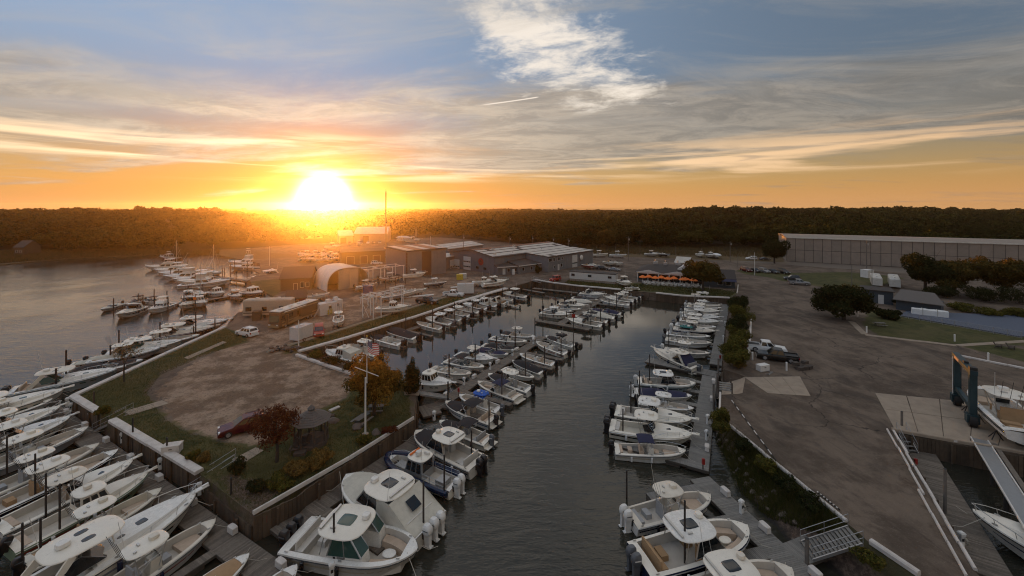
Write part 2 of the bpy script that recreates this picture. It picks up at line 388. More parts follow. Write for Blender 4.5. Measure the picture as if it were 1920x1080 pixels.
def make_land():
    bp = [V2(p) for p in poly]; nb = len(bp)
    # densify boundary
    dense = []; 
    for i in range(nb):
        a, b = bp[i], bp[(i + 1) % nb]; L = (b - a).length; k = max(1, min(int(L / 6), 60))
        dense += [a + (b - a) * j / k for j in range(k)]
    g = []
    def grid(x0, x1, y0, y1, s, skip=None):
        xs = np.arange(x0, x1, s); ys = np.arange(y0, y1, s); A, B = np.meshgrid(xs, ys)
        p = np.stack([A.ravel() + rng.uniform(-.2, .2, A.size) * s, B.ravel() + rng.uniform(-.2, .2, A.size) * s], 1)
        if skip: p = p[~((p[:, 0] > skip[0]) & (p[:, 0] < skip[1]) & (p[:, 1] > skip[2]) & (p[:, 1] < skip[3]))]
        g.append(p)
    grid(-75, 90, 18, 110, 1.6); grid(-260, 280, 18, 260, 5., (-75, 90, 18, 110)); grid(-900, 900, -80, 900, 28, (-260, 280, 18, 260)); grid(-2550, 2550, -80, 2550, 150, (-900, 900, -80, 900))
    g = np.concatenate(g); pp = [(p.x, p.y) for p in bp]
    ok = inside(g, pp) & (seg_dist(g, pp) > .8); g = g[ok]
    vs = dense + [Vector(q) for q in g.tolist()]; nd = len(dense)
    res = delaunay_2d_cdt(vs, [(i, (i + 1) % nd) for i in range(nd)], [list(range(nd))], 1, 1e-4)
    ov = np.array([(v.x, v.y) for v in res[0]]); z = terrain(ov)
    verts = np.column_stack([ov, z]).tolist(); faces = [tuple(f) for f in res[2]]
    # skirt under the shore line
    from collections import Counter
    ec = Counter()
    for f in faces:
        for i in range(len(f)): ec[tuple(sorted((f[i], f[(i + 1) % len(f)])))] += 1
    dirs = {}
    for f in faces:
        for i in range(len(f)): dirs[tuple(sorted((f[i], f[(i + 1) % len(f)])))] = (f[i], f[(i + 1) % len(f)])
    low = {}
    for e, c in ec.items():
        if c == 1:
            a, b = dirs[e]
            for q in (a, b):
                if q not in low: low[q] = len(verts); verts.append((verts[q][0], verts[q][1], -2.5))
            faces.append((b, a, low[a], low[b]))
    me = bpy.data.meshes.new('ground'); me.from_pydata(verts, [], faces); me.update()
    pts = np.array(verts)[:, :2]
    def L(*pp): return [tuple(P(*q))[:2] for q in pp]
    zones = {
     'grass': [L((137, 744), (374, 887), (474, 965), (776, 785), (765, 722), (664, 706), (655, 742), (600, 768), (545, 790), (505, 826), (470, 838), (400, 822), (335, 800), (300, 772), (272, 735), (300, 700), (372, 668), (470, 640), (455, 622), (421, 614)),
               L((562, 660), (540, 665), (522, 655), (600, 632), (700, 600), (852, 553), (880, 562), (780, 594), (650, 634)),
               L((866, 564), (870, 556), (930, 540), (968, 536), (949, 541)),
               L((1056, 534), (1368, 560), (1384, 548), (1330, 540), (1190, 530), (1160, 533), (1070, 522)),
               L((1618, 612), (1650, 631), (1795, 646), (1860, 642), (1990, 660), (1990, 636), (1690, 592), (1640, 580), (1625, 590)),
               L((1806, 651), (1990, 694), (1990, 668), (1850, 643)),
               L((1430, 521), (1560, 541), (1640, 540), (1700, 520), (1590, 510), (1480, 512)),
               L((1378, 507), (1400, 515), (1470, 522), (1470, 513), (1400, 503)),
               L((430, 540), (470, 527), (560, 520), (530, 545), (512, 556))],
     'dirt': [L((290, 735), (330, 800), (400, 826), (470, 840), (510, 828), (600, 770), (660, 742), (668, 712), (560, 672), (520, 655), (690, 596), (860, 548), (940, 520), (800, 520), (690, 545), (560, 600), (440, 640), (350, 690))],
     'meadow': [L((1060, 478), (1300, 486), (1470, 492), (1470, 462), (1100, 455)), [(-2600, 150), (-2600, 900), (-300, 380), (-150, 240), (-100, 205), (-160, 185), (-260, 160)]],
     'forest': [[(-2600, 380), (-300, 215), (-160, 250), (-110, 290), (-60, 330), (0, 280), (50, 230), (110, 232), (150, 205), (205, 150), (260, 95), (2600, -50), (2600, 2600), (-2600, 2600)]],
     'soil': [L((380, 895), (474, 967), (560, 920), (520, 905), (470, 905), (430, 885)), L((1640, 770), (1652, 790), (1700, 850), (1760, 950), (1830, 1080), (1812, 1080), (1700, 900)),
              L((1352, 740), (1350, 773), (1390, 800), (1396, 770), (1365, 745)), L((1372, 563), (1357, 692), (1395, 700), (1405, 640), (1402, 575))],
     'road': [L((1085, 478), (1180, 475), (1300, 484), (1480, 497), (1700, 512), (1990, 540), (1990, 524), (1700, 503), (1480, 489), (1280, 479))],
    }
    for k, pl in zones.items():
        d = np.full(len(pts), -1e3)
        for q in pl: d = np.maximum(d, sdist(pts, q))
        at = me.attributes.new(k, 'FLOAT', 'POINT'); at.data.foreach_set('value', np.clip(d, -60, 60).astype(np.float32))
    me.polygons.foreach_set('use_smooth', [True] * len(me.polygons)); me.set_sharp_from_angle(angle=R(40))
    m = bpy.data.materials.new('ground'); m.use_nodes = True; t = NT(m.node_tree); b = t.n['Principled BSDF']
    co = t.node('ShaderNodeTexCoord').outputs['Object']
    def att(k):
        n = t.node('ShaderNodeAttribute', attribute_name=k); return n.outputs['Fac']
    nb_ = t.noise(co, .10, 5, .6); ns = t.noise(co, .7, 5, .65); nf = t.noise(co, 3.2, 5, .75); nff = t.noise(co, 9., 3, .8)
    wob = t.m('ADD', t.m('MULTIPLY', t.m('SUBTRACT', ns, .5), 5.), t.m('MULTIPLY', t.m('SUBTRACT', nf, .5), 2.2))
    # worn gravel over asphalt
    str_ = t.noise(t.v('MULTIPLY', t.v('ADD', co, t.v('SCALE', t.noise(co, .05, 2, .5, 0, 1), None, 12.)), (.35, .09, 1.)), 1., 5, .6)
    asph = t.mix(t.ss(t.noise(co, .16, 9, .72), .40, .62), (.088, .065, .048), (.165, .125, .093))
    asph = t.mix(t.m('MULTIPLY', t.ss(str_, .5, .72), .6), asph, (.225, .170, .128))
    asph = t.mix(t.m('MULTIPLY', t.ss(str_, .46, .30), .55), asph, (.050, .042, .037))
    asph = t.mix(t.m('MULTIPLY', t.ss(nff, .60, .76), .75), asph, (.34, .285, .24))
    asph = t.mix(t.m('MULTIPLY', t.ss(nff, .42, .28), .5), asph, (.036, .030, .026))
    vor = t.node('ShaderNodeTexVoronoi', feature='DISTANCE_TO_EDGE'); t.put(vor.inputs['Vector'], t.v('ADD', co, t.v('SCALE', t.noise(co, .6, 4, .6, 0, 1), None, 2.2))); vor.inputs['Scale'].default_value = .13
    asph = t.mix(t.m('MULTIPLY', t.ss(vor.outputs[0], .012, .003), t.ss(t.noise(co, .09, 2), .48, .56, 0, .8)), asph, (.022, .018, .016))
    trk = t.noise(t.v('MULTIPLY', t.v('ADD', co, t.v('SCALE', t.noise(co, .02, 2, .5, 0, 1), None, 30.)), (.9, .035, 1.)), 1.6, 3, .5)
    asph = t.mix(t.m('MULTIPLY', t.ss(trk, .58, .70), .4), asph, (.045, .036, .030))
    dirt = t.mix(t.ss(t.noise(co, .30, 9, .72), .42, .60), (.155, .100, .064), (.33, .235, .165))
    dirt = t.mix(t.m('MULTIPLY', t.ss(t.m('ADD', t.m('MULTIPLY', nff, .6), t.m('MULTIPLY', nf, .4)), .54, .66), .55), dirt, (.40, .31, .24))
    dirt = t.mix(t.m('MULTIPLY', t.ss(nf, .47, .34), .75), dirt, (.065, .045, .033))
    grass = t.mix(t.ss(ns, .36, .62), (.040, .046, .013), (.080, .076, .024))
    grass = t.mix(t.m('MULTIPLY', t.ss(nb_, .48, .66), .6), grass, (.115, .092, .040))
    grass = t.mix(t.m('MULTIPLY', t.ss(nff, .44, .30), .6), grass, (.020, .020, .008))
    mead = t.mix(t.ss(ns, .35, .65), (.085, .062, .026), (.13, .088, .042))
    col = asph
    def over(k, c, w, off=0.):
        nonlocal col
        f = t.ss(t.m('ADD', t.m('ADD', att(k), off), t.m('MULTIPLY', wob, w)), -.35, .35)
        col = t.mix(f, col, c)
    over('dirt', dirt, .9); over('road', t.mix(ns, (.15, .125, .10), (.20, .165, .135)), .1); over('meadow', mead, .8); over('forest', (.022, .020, .010), 1.)
    over('grass', grass, .55)
    over('soil', t.mix(t.ss(nf, .4, .65), (.075, .05, .034), (.15, .11, .08)), .6)
    t.put(b.inputs['Base Color'], col); b.inputs['Roughness'].default_value = .92; b.inputs['Specular IOR Level'].default_value = .25
    bn = t.node('ShaderNodeBump'); bn.inputs['Strength'].default_value = .55; bn.inputs['Distance'].default_value = .06
    t.put(bn.inputs['Height'], t.m('ADD', t.m('MULTIPLY', nf, 1.), t.m('MULTIPLY', nff, .7))); t.l.new(bn.outputs[0], b.inputs['Normal'])
    M['ground'] = m; me.materials.append(m)
    o = bpy.data.objects.new('ground', me); COL.objects.link(o); o['kind'] = 'structure'
make_land()
# ------------------------------------------------------------ water
def make_water():
    m = bpy.data.materials.new('water'); m.use_nodes = True; t = NT(m.node_tree); b = t.n['Principled BSDF']
    co = t.node('ShaderNodeTexCoord').outputs['Object']
    b.inputs['Base Color'].default_value = (.032, .031, .023, 1); b.inputs['Roughness'].default_value = .05
    b.inputs['IOR'].default_value = 1.42; b.inputs['Specular IOR Level'].default_value = .5
    x, y, z = t.sep(co)
    calm = t.ss(y, 45., 88., 1., .0)                      # the inner basin lies still
    calmb = t.ss(x, -34., -50., 0., 1.)                   # the open river is rippled
    amp = t.m('MAXIMUM', t.m('ADD', .05, t.m('MULTIPLY', calm, .95)), t.m('MULTIPLY', calmb, .85))
    amp = t.m('MULTIPLY', amp, t.m('ADD', .5, t.m('MULTIPLY', t.ss(t.noise(co, .05, 3), .35, .65), .7)))
    w1 = t.noise(t.v('MULTIPLY', co, (.5, 1.5, 1.)), .85, 3, .55, .4)
    w2 = t.noise(t.v('MULTIPLY', co, (.8, 1.7, 1.)), 3.2, 2, .5)
    w3 = t.noise(t.v('MULTIPLY', co, (.6, 1.3, 1.)), .32, 3, .6)
    h = t.m('MULTIPLY', t.m('ADD', t.m('ADD', w1, t.m('MULTIPLY', w2, .3)), t.m('MULTIPLY', w3, .9)), amp)
    bn = t.node('ShaderNodeBump'); bn.inputs['Strength'].default_value = .55; bn.inputs['Distance'].default_value = .16
    t.put(bn.inputs['Height'], h); t.l.new(bn.outputs[0], b.inputs['Normal'])
    M['water'] = m
    mb = MB(); mb.add([(-4000, -600, 0), (4000, -600, 0), (4000, 9000, 0), (-4000, 9000, 0)], [(0, 1, 2, 3)])
    struct('water', mb.mesh('water', 0), 'water')
    mb = MB(); mb.add([(-1500, -300, -2.4), (1500, -300, -2.4), (1500, 400, -2.4), (-1500, 400, -2.4)], [(0, 1, 2, 3)])
make_water()
# sloping banks: strips from the land edge down into the water
def bank(name, top, bot, zt=LAND - .02, zb=-.5, n=7, m='bankmat', jit=.25):
    T = resample(top, 1.0); B = resample_n(bot, len(T)); mb = MB(); k = len(T); vs = []
    for i in range(k):
        for j in range(n + 1):
            f = j / n; p = T[i].lerp(B[i], f); jt = 0 if j in (0,) else jit
            vs.append((p.x + random.uniform(-jt, jt), p.y + random.uniform(-jt, jt), zt + (zb - zt) * (f ** .8) + random.uniform(-jt, jt) * .5))
    fs = [(i * (n + 1) + j, i * (n + 1) + j + 1, (i + 1) * (n + 1) + j + 1, (i + 1) * (n + 1) + j) for i in range(k - 1) for j in range(n)]
    mb.add(vs, fs); me = mb.mesh(name, 60); o = struct(name, me, m); return T, B
def resample(pl, s):
    pl = [Vector(p) for p in pl]; L = sum((pl[i + 1] - pl[i]).length for i in range(len(pl) - 1)); return resample_n(pl, max(2, int(L / s) + 1))
def resample_n(pl, n):
    pl = [Vector(p) for p in pl]; seg = [(pl[i + 1] - pl[i]).length for i in range(len(pl) - 1)]; L = sum(seg); out = []
    for k in range(n):
        d = L * k / (n - 1); i = 0
        while i < len(seg) - 1 and d > seg[i]: d -= seg[i]; i += 1
        out.append(pl[i].lerp(pl[i + 1], min(1, d / max(seg[i], 1e-9))))
    return out
def bankmaterial():
    m = bpy.data.materials.new('bankmat'); m.use_nodes = True; t = NT(m.node_tree); b = t.n['Principled BSDF']
    co = t.node('ShaderNodeTexCoord').outputs['Object']; x, y, z = t.sep(co)
    nf = t.noise(co, 4., 5, .7); ns = t.noise(co, .8, 4, .6)
    c = t.mix(t.ss(nf, .4, .65), (.045, .028, .02), (.12, .082, .058))
    c = t.mix(t.ss(t.m('ADD', z, t.m('MULTIPLY', t.m('SUBTRACT', ns, .5), 1.6)), .9, 1.5), c, t.mix(nf, (.03, .03, .01), (.075, .06, .025)))
    c = t.mix(t.ss(z, .35, .05), c, (.016, .013, .010))
    t.put(b.inputs['Base Color'], c); b.inputs['Roughness'].default_value = .9
    bn = t.node('ShaderNodeBump'); bn.inputs['Strength'].default_value = .8; bn.inputs['Distance'].default_value = .1
    t.put(bn.inputs['Height'], nf); t.l.new(bn.outputs[0], b.inputs['Normal']); M['bankmat'] = m
bankmaterial()
bankR = bank('bank', [P(1350, 773)] + timber + [P(1612, 1000)], [P(1330, 800, 0), P(1355, 860, 0), P(1371, 912, 0), P(1412, 968, 0), P(1462, 1025, 0), P(1515, 1055, 0)])
bank('bank', [P(1612, 1000), P(1630, 1018), P(1722, 1082), Vector((28.6, 24.6, LAND))], [P(1520, 1045, 0), P(1545, 1075, 0), P(1600, 1130, 0), Vector((24, 22, 0))])
bank('bank', [P(781, 738), P(765, 722), P(690, 698), P(620, 678), P(578, 666)], [P(800, 735, 0), P(786, 718, 0), P(712, 694, 0), P(650, 680, 0), P(603, 672, 0)])
bank('bank', [P(468, 524), P(472, 533), P(495, 545), P(513, 556), P(509, 571), P(470, 578), P(446, 586), P(438, 600)], [P(455, 526, 0), P(460, 540, 0), P(485, 555, 0), P(498, 564, 0), P(495, 578, 0), P(455, 585, 0), P(432, 592, 0), P(424, 606, 0)])
bank('boat_ramp', [P(1357, 692), P(1398, 706), P(1392, 738), P(1352, 740)], [P(1342, 700, 0), P(1342, 712, 0), P(1342, 730, 0), P(1340, 742, 0)], m='concrete', jit=.04)
# stones on the bank, each one apart
stone_meshes = []
for k in range(5):
    mb = MB(); mb.blob((0, 0, 0), (.5, .38, .26), 8, 4, .28); stone_meshes.append(mb.mesh('stone', 50))
def rocks(spots, label, group, sz=(.35, .9)):
    for i, p in enumerate(spots):
        o = link('rock', random.choice(stone_meshes), 'stone'); s = random.uniform(*sz)
        o.location = p; o.scale = (s, s, s); o.rotation_euler = (random.uniform(-.3, .3), random.uniform(-.3, .3), random.uniform(0, 6)); tag(o, label, 'rock', group)
sp = []
for i in range(60):
    a = random.random(); f = random.uniform(.35, .8); T, B = bankR; k = int(a * (len(T) - 1)); p = T[k].lerp(B[k], f); sp.append((p.x, p.y, LAND + (-.5 - LAND) * f ** .8 + .05))
rocks(sp, 'small brown stone on the muddy bank below the right parking lot', 'stones on the muddy right bank', (.25, .7))
for q_, l_ in ((P(672, 800), 'rounded boulder below the picnic table left of the flagpole'), (P(705, 812), 'rounded boulder in the grass right of the flagpole foot'), (P(618, 782), 'boulder behind the gazebo, the farther of two'), (P(625, 790), 'boulder behind the gazebo, the nearer of two')): rocks([q_], l_, 'boulders on the flagpole lawn', (1.1, 1.8))
for p, l in ((P(535, 655), 'low brown rubble heap at the edge of the dirt lot by the light pole'), ):
    mb = MB()
    for k in range(40): mb.blob((random.gauss(0, 1.3), random.gauss(0, .7), random.uniform(0, .5)), (random.uniform(.25, .55), random.uniform(.2, .45), random.uniform(.15, .3)), 6, 3, .25)
    o = link('rubble_heap', mb.mesh('rubble_heap', 50), 'stone', None, p); tag(o, l, 'rubble')
# ------------------------------------------------------------ bulkheads
def bulkhead(label, pl, ztop=LAND, side=1, seg=5.5, capw=.55, cap='cap', posts=3.0, caps=True, wall=True):
    """retaining wall along a line: planks, posts and white cap pieces"""
    p0 = Vector(pl[0]); root = thing('bulkhead', label, 'bulkhead', (p0.x, p0.y, 0))
    mb = MB(); pts = resample(pl, .32)
    for i in range(len(pts) - 1):
        a, b = pts[i] - p0, pts[i + 1] - p0; d = (b - a).normalized(); n = Vector((d.y, -d.x, 0)) * side * (.10 + random.uniform(-.015, .02))
        h = ztop - .12 + random.uniform(-.06, .0)
        c = (a + b) / 2 + n
        mb.box((c.x, c.y, (h - 1.2) / 2), ((b - a).length * .94, .14, h + 1.2), math.atan2(d.y, d.x))
    stuff(part('wall_plank', mb, 'bulkwood', root))
    pts = resample(pl, posts)
    for i in range(len(pts) - 1):
        a, b = pts[i] - p0, pts[i + 1] - p0; d = (b - a).normalized(); n = Vector((d.y, -d.x, 0)) * side * .28
        c = a.lerp(b, .5) + n
        part('post', MB().tube([(c.x, c.y, -1), (c.x, c.y, ztop - .25)], .11, 6), 'bulkwood', root)
    if caps:
        pts = resample(pl, seg)
        for i in range(len(pts) - 1):
            a, b = pts[i] - p0, pts[i + 1] - p0; d = (b - a).normalized()
            a = a + d * .02; b = b - d * .04; zz = ztop + .13 + random.uniform(-.03, .03)
            n = Vector((d.y, -d.x, 0)); w = capw / 2 * random.uniform(.92, 1.05); r = []
            for q in (a, b): r.append([(q.x + n.x * s * w, q.y + n.y * s * w, zz + e) for s, e in ((-1, -.17), (-1, .1), (-.7, .17), (.7, .17), (1, .1), (1, -.17))])
            part('cap', MB().loft(r), cap, root)
    return root
bulkhead('brown timber bulkhead with broad white cap left of the upper gangway', [wallA0, P(186, 774)], side=1, capw=.8, seg=9)
bulkhead('brown timber bulkhead with long white cap between the two left gangways', [P(211, 789), P(374, 887)], side=1, capw=.8, seg=9)
bulkhead('low bare timber bulkhead at the point of the lawn', [P(390, 898), cornerAB], ztop=LAND - .75, side=1, caps=False)
bulkhead('brown plank bulkhead with white rail along the flagpole lawn', [cornerAB, P(560, 925), P(570, 914), P(684, 843), P(776, 785)], side=1, capw=.2, seg=6)
bulkhead('short wooden bulkhead beside the footbridge by the cedar', [wallB1, P(781, 738)], side=1, caps=False)
bulkhead('white capped bulkhead along the open river', riverwall, side=1, capw=.75, seg=7)
bulkhead('long white capped bulkhead on the left side of the basin', wallC[:5], side=1, capw=.8, seg=8)
bulkhead('log capped bulkhead near the head of the basin below the box trailer', wallC[4:6], side=1, capw=1.6, seg=4)
bulkhead('bare timber quay wall in the left back corner of the basin', wallC[5:], side=1, caps=False)
bulkhead('white railed quay wall at the back of the basin', backwall[:3], side=1, capw=.7, seg=6)
bulkhead('white capped quay wall in front of the restaurant lawn', backwall[3:], side=1, capw=.7, seg=6)
bulkhead('dark timber wall behind the far right dock under the shrubs', rightwall, side=1, caps=False)
bulkhead('concrete edged slip wall under the boat hoist pad', [P(1672, 807), P(1796, 830), P(1920, 853), Vector((85, 36, LAND))], side=1, capw=.35, seg=9, cap='concrete')
bulkhead('wooden wall between the parking lot and the haul out dock', [P(1826, 1068), P(1712, 864), P(1672, 807)], side=1, caps=False)
# timber kerbs on the ground
def log(label, a, b, w=.28, h=.26, m='cap', z=LAND, n=1, cat='timber'):
    a, b = Vector(a), Vector(b); root = thing('timber_kerb', label, cat, (a.x, a.y, z)); pts = resample_n([a, b], n + 1)
    for i in range(n):
        p, q = pts[i] - a, pts[i + 1] - a; d = (q - p).normalized(); p = p + d * .03
        off = Vector((d.y, -d.x, 0)) * random.uniform(-.04, .04)
        r = [[Vector((e.x, e.y, 0)) + off + Vector((d.y, -d.x, 0)) * s * w / 2 + Vector((0, 0, t_ * h)) for s, t_ in ((-1, 0), (-1, .75), (-.6, 1), (.6, 1), (1, .75), (1, 0))] for e in (p, q)]
        part('beam', MB().loft(r), m, root)
    return root
log('white timber kerb along the right lot above the muddy bank', timber[0], timber[1], n=2)
log('long white timber kerb edging the lot down to the gangway', timber[1], timber[3], n=5)
log('white log at the bottom edge right of the gangway', P(1632, 1018), P(1724, 1080), w=.4, h=.35, n=1)
log('inner white pipe rail beside the haul out dock', P(1664, 806), P(1733, 928), w=.15, h=.18, n=3)
log('lower white pipe rail beside the haul out dock', P(1723, 920), P(1812, 1082), w=.15, h=.18, n=3)
log('outer white float line above the haul out dock', P(1674, 806), P(1828, 1070), w=.2, h=.2, n=8)
log('white pipe rail along the slip edge of the hoist pad', P(1674, 806), P(1794, 829), w=.2, n=1)
log('weathered white log row between the dirt lot and the shrubs', P(556, 667), P(664, 704), w=.5, h=.35, n=5)
log('white post rail above the right dock by the boat ramp', P(1351, 738), P(1350, 772), w=.25, n=1)
log('brown curb plank around the pool lawn', P(1596, 603), P(1622, 627), w=1.1, h=.08, m='concrete', n=2, cat='path')
log('tan concrete path along the pool lawn', P(1622, 628), P(1792, 648), w=1.1, h=.08, m='concrete', n=6, cat='path')
log('tan concrete path bending up past the pool lawn', P(1795, 648), P(1925, 640), w=1.1, h=.08, m='concrete', n=5, cat='path')
log('white kerb rail along the small triangular lawn on the right', P(1790, 666), P(1925, 693), w=.4, n=4)
log('white rope fence line along the basin grass strip', P(500, 662), P(851, 553), w=.07, h=.35, m='rope', n=9, cat='fence')
log('grey driftwood plank beside the gazebo', P(618, 772), P(636, 764), w=.5, h=.2)
log('low white timber behind the far right shrubs', P(1404, 665), P(1408, 600), w=.35, n=3)
log('white parking line post by the restaurant corner', P(1382, 550), P(1384, 535), w=.3, n=1)
# concrete slabs
def slabs(label, pts4, nx, ny, z=LAND + .02, m='concrete', name='concrete_pad'):
    a, b, c, d = [Vector((p.x, p.y, 0)) for p in pts4]; o = thing(name, label, 'pavement', (a.x, a.y, z)); o0 = a.copy()
    for i in range(nx):
        for j in range(ny):
            def q(u, v): return a.lerp(b, u).lerp(d.lerp(c, u), v)
            e = .003
            r = [q(i / nx + e, j / ny + e), q((i + 1) / nx - e, j / ny + e), q((i + 1) / nx - e, (j + 1) / ny - e), q(i / nx + e, (j + 1) / ny - e)]
            dz = random.uniform(-.008, .008)
            part('slab', MB().loft([[p - o0 + Vector((0, 0, -.1)) for p in r], [p - o0 + Vector((0, 0, .03 + dz)) for p in r]]), m, o)
slabs('tan concrete hoist pad beside the slip', [P(1640, 737), P(1676, 803), P(1925, 850), P(1960, 768)], 2, 5)
slabs('cracked tan concrete apron at the top of the boat ramp', [P(1396, 708), P(1440, 738), P(1520, 743), P(1500, 706)], 2, 3)
slabs('tan concrete footpath from the upper left gangway', [P(232, 772), P(243, 779), P(316, 757), P(304, 751)], 1, 3, name='footpath')
slabs('pale concrete footpath from the lower left gangway', [P(436, 862), P(452, 872), P(494, 845), P(480, 839)], 1, 3, name='footpath')
slabs('plank path from the cedar to the footbridge', [P(758, 735), P(758, 741), P(786, 741), P(786, 735)], 1, 1, name='footpath')
slabs('flat grey stone slab path left of the river bulkhead', [P(345, 671), P(352, 674), P(425, 642), P(418, 640)], 1, 3, name='footpath')
# ------------------------------------------------------------ docks
def planks(mb, L, w, z, pitch=.15, x0=0., y0=0.):
    n = max(1, int(L / pitch))
    for i in range(n):
        mb.box((x0 + (i + .5) * L / n, y0 + random.uniform(-.012, .012), z - .02 + random.uniform(-.004, .004)), (L / n * .9, w, .045))
    return mb
def dock(label, a, b, w=1.9, fingers=(), m='dockwood', z=DOCK, pitch=None, name='floating_dock', cat='dock'):
    """walkway from a to b; fingers = (distance along, side(+1 left/-1 right), length, width)"""
    a, b = Vector((a[0], a[1], 0)), Vector((b[0], b[1], 0)); d = b - a; L = d.length
    root = thing(name, label, cat, a, math.atan2(d.y, d.x))
    far = (a + b).length / 2; pitch = pitch or (.15 if far < 75 else .3)
    mb = MB().box((L / 2, 0, z - .17), (L, w - .06, .24))
    for s in (-1, 1): mb.box((L / 2, s * (w / 2), z - .13), (L, .08, .22))
    k = int(L / 3)
    for i in range(k): mb.box(((i + .5) * L / k, 0, z - .45), (L / k * .8, w * .8, .4))
    part('float_frame', mb, 'dockframe', root); stuff(part('plank', planks(MB(), L, w, z, pitch), m, root, ang=0))
    for s, side, fl, fw in fingers:
        f = bpy.data.objects.new('finger', None); COL.objects.link(f)
        me = MB().box((fl / 2, 0, z - .17), (fl, fw - .04, .22)).box((fl / 2, fw / 2, z - .12), (fl, .07, .2)).box((fl / 2, -fw / 2, z - .12), (fl, .07, .2))
        for q in (.2, .55, .9): me.box((fl * q, 0, z - .42), (fl * .22, fw * .85, .36))
        bpy.data.objects.remove(f)
        f = part('finger', me, 'dockframe', root, (s, side * w / 2, -.004), side * math.pi / 2)
        stuff(part('plank', planks(MB(), fl, fw, z, pitch), m, f, ang=0))
    return root
def piling(label, p, h=3.2, r=.13, m='piling', lean=0., group=None, sign=None):
    root = thing('piling', label, 'piling', (p[0], p[1], 0), 0, group)
    part('shaft', MB().tube([(0, 0, -2), (lean * .3, 0, h * .5), (lean, 0, h)], r, 8, r * .92), m, root)
    part('cap', MB().tube([(lean, 0, h + .002), (lean, 0, h + .06)], r * 1.08, 8, r * .5), 'plastic_black', root)
    if sign: part('marker', MB().box((lean, -r - .03, h - .45), (.7, .04, .7), 0), sign, root)
    return root
ped_mesh = {}
def pedestal(label, p, z=DOCK, hose=None, rz=0.):
    root = thing('power_pedestal', label, 'power pedestal', (p[0], p[1], z), rz)
    part('post', MB().box((0, 0, .42), (.28, .24, .84), 0, .86), 'lamp_white', root)
    part('head', MB().box((0, 0, .96), (.36, .32, .2)).box((0, 0, 1.1), (.42, .38, .1), 0, .7), 'lamp_white', root)
    part('socket', MB().box((0, -.13, .6), (.16, .03, .22)), 'plastic_black', root)
    if hose:
        mb = MB()
        for k in range(4):
            pts = [(.26 + .02 * k, math.cos(q * math.pi / 6) * (.2 + .015 * k), .42 + math.sin(q * math.pi / 6) * (.22 + .015 * k)) for q in range(13)]; mb.tube(pts, .022, 5)
        part('hose', mb, hose, root)
    return root
def gangway(label, a, b, w=1.5, rail=True, m='alu', deck='dockgrey', name='gangway'):
    a, b = Vector(a), Vector(b); d = b - a; L = math.hypot(d.x, d.y); sl = d.z / L
    root = thing(name, label, 'gangway', a, math.atan2(d.y, d.x))
    mb = MB(); n = int(L / .25)
    for i in range(n): x = (i + .5) * L / n; mb.box((x, 0, sl * x + .05), (L / n * .97, w - .12, .05))
    stuff(part('tread', mb, deck, root, ang=0))
    for s in (-1, 1):
        part('side_beam', MB().bar((0, s * w / 2, .02), (L, s * w / 2, sl * L + .02), .08, .22), m, root)
        if rail:
            r = MB(); k = max(2, int(L / 1.6))
            for i in range(k + 1): x = L * i / k; r.tube([(x, s * w / 2, sl * x), (x, s * w / 2, sl * x + 1.0)], .022, 5)
            for hh in (.5, 1.0): r.tube([(0, s * w / 2, hh), (L, s * w / 2, sl * L + hh)], .024, 5)
            part('handrail', r, m, root)
    return root
dA = (wallA1 - wallA0).normalized(); nA = Vector((dA.y, -dA.x, 0))
dB = (wallB1 - cornerAB).normalized(); nB = Vector((dB.y, -dB.x, 0))
A_s = wallA0 + nA * 1.45 - dA * 3.2; A_e = cornerAB + nA * 1.45 + dA * 7.5
LA = (A_e - A_s).length
dock('long grey plank dock along the left foreground bulkhead', A_s, A_e, 2.0, [(3.4 + i * 8.1, -1, 8.5, .8) for i in range(7)])
B_s = cornerAB + nB * 1.5 + dB * 1.05; B_e = wallB1 + nB * 1.5 + dB * .5
dock('plank dock below the flagpole lawn with big boats', B_s, B_e, 1.9, [(3.6, -1, 7.5, 1.0), (9.3, -1, 7.2, 1.0), (14.0, -1, 7., 1.0)])
C_s, C_e = P(806, 770, DOCK), P(1018, 631, DOCK)
LC = math.hypot(C_e.x - C_s.x, C_e.y - C_s.y)
dock('middle dock running up the basin from the footbridge', C_s, C_e, 1.8, [(2.0 + i * 4.6, -1, 7.5, .9) for i in range(8)] + [(9.0 + i * 5.2, 1, 6.5, .9) for i in range(5)])
dock('small square platform float below the footbridge', P(788, 772, DOCK), P(822, 764, DOCK), 3.0)
S_s, S_e = P(1050, 607, DOCK), P(1141, 553, DOCK)
dock('far middle dock in the upper basin', S_s, S_e, 1.8, [(5 + i * 6., -1, 7., 1.) for i in range(5)] + [(7 + i * 6., 1, 7., 1.) for i in range(4)])
dock('cross float at the near end of the far middle dock', P(1006, 600, DOCK), P(1106, 617, DOCK), 1.8, name='cross_float')
R_s, R_e = P(1308, 878, DOCK), P(1330, 705, DOCK)
dock('grey near section of the right hand dock', R_s, R_e, 2.0, [(.6, 1, 7.6, 1.1)] + [(5.6 + i * 4.4, 1, 3.4 if i else 4.5, .9) for i in range(4)] + [(22.5, 1, 3., .9)], m='dockgrey')
dock('grey far section of the right hand dock', P(1344, 684, DOCK), P(1362, 563, DOCK), 2.2, [(4. + i * 7.2, 1, 6.8, .9) for i in range(6)], m='dockgrey')
dock('wide finger float under the navy canopy cruiser', P(1213, 674, DOCK), P(1350, 703, DOCK), 2.4, m='dockgrey', name='finger_float')
D_s, D_e = P(1312, 896, DOCK), P(1560, 1130, DOCK)
dock('grey slanting dock at the lower right of the channel', D_s, D_e, 2.1, [(1.2, -1, 5.2, 1.1), (5.2, -1, 5.4, 1.1), (8.6, -1, 5.4, 1.1)], m='dockgrey')
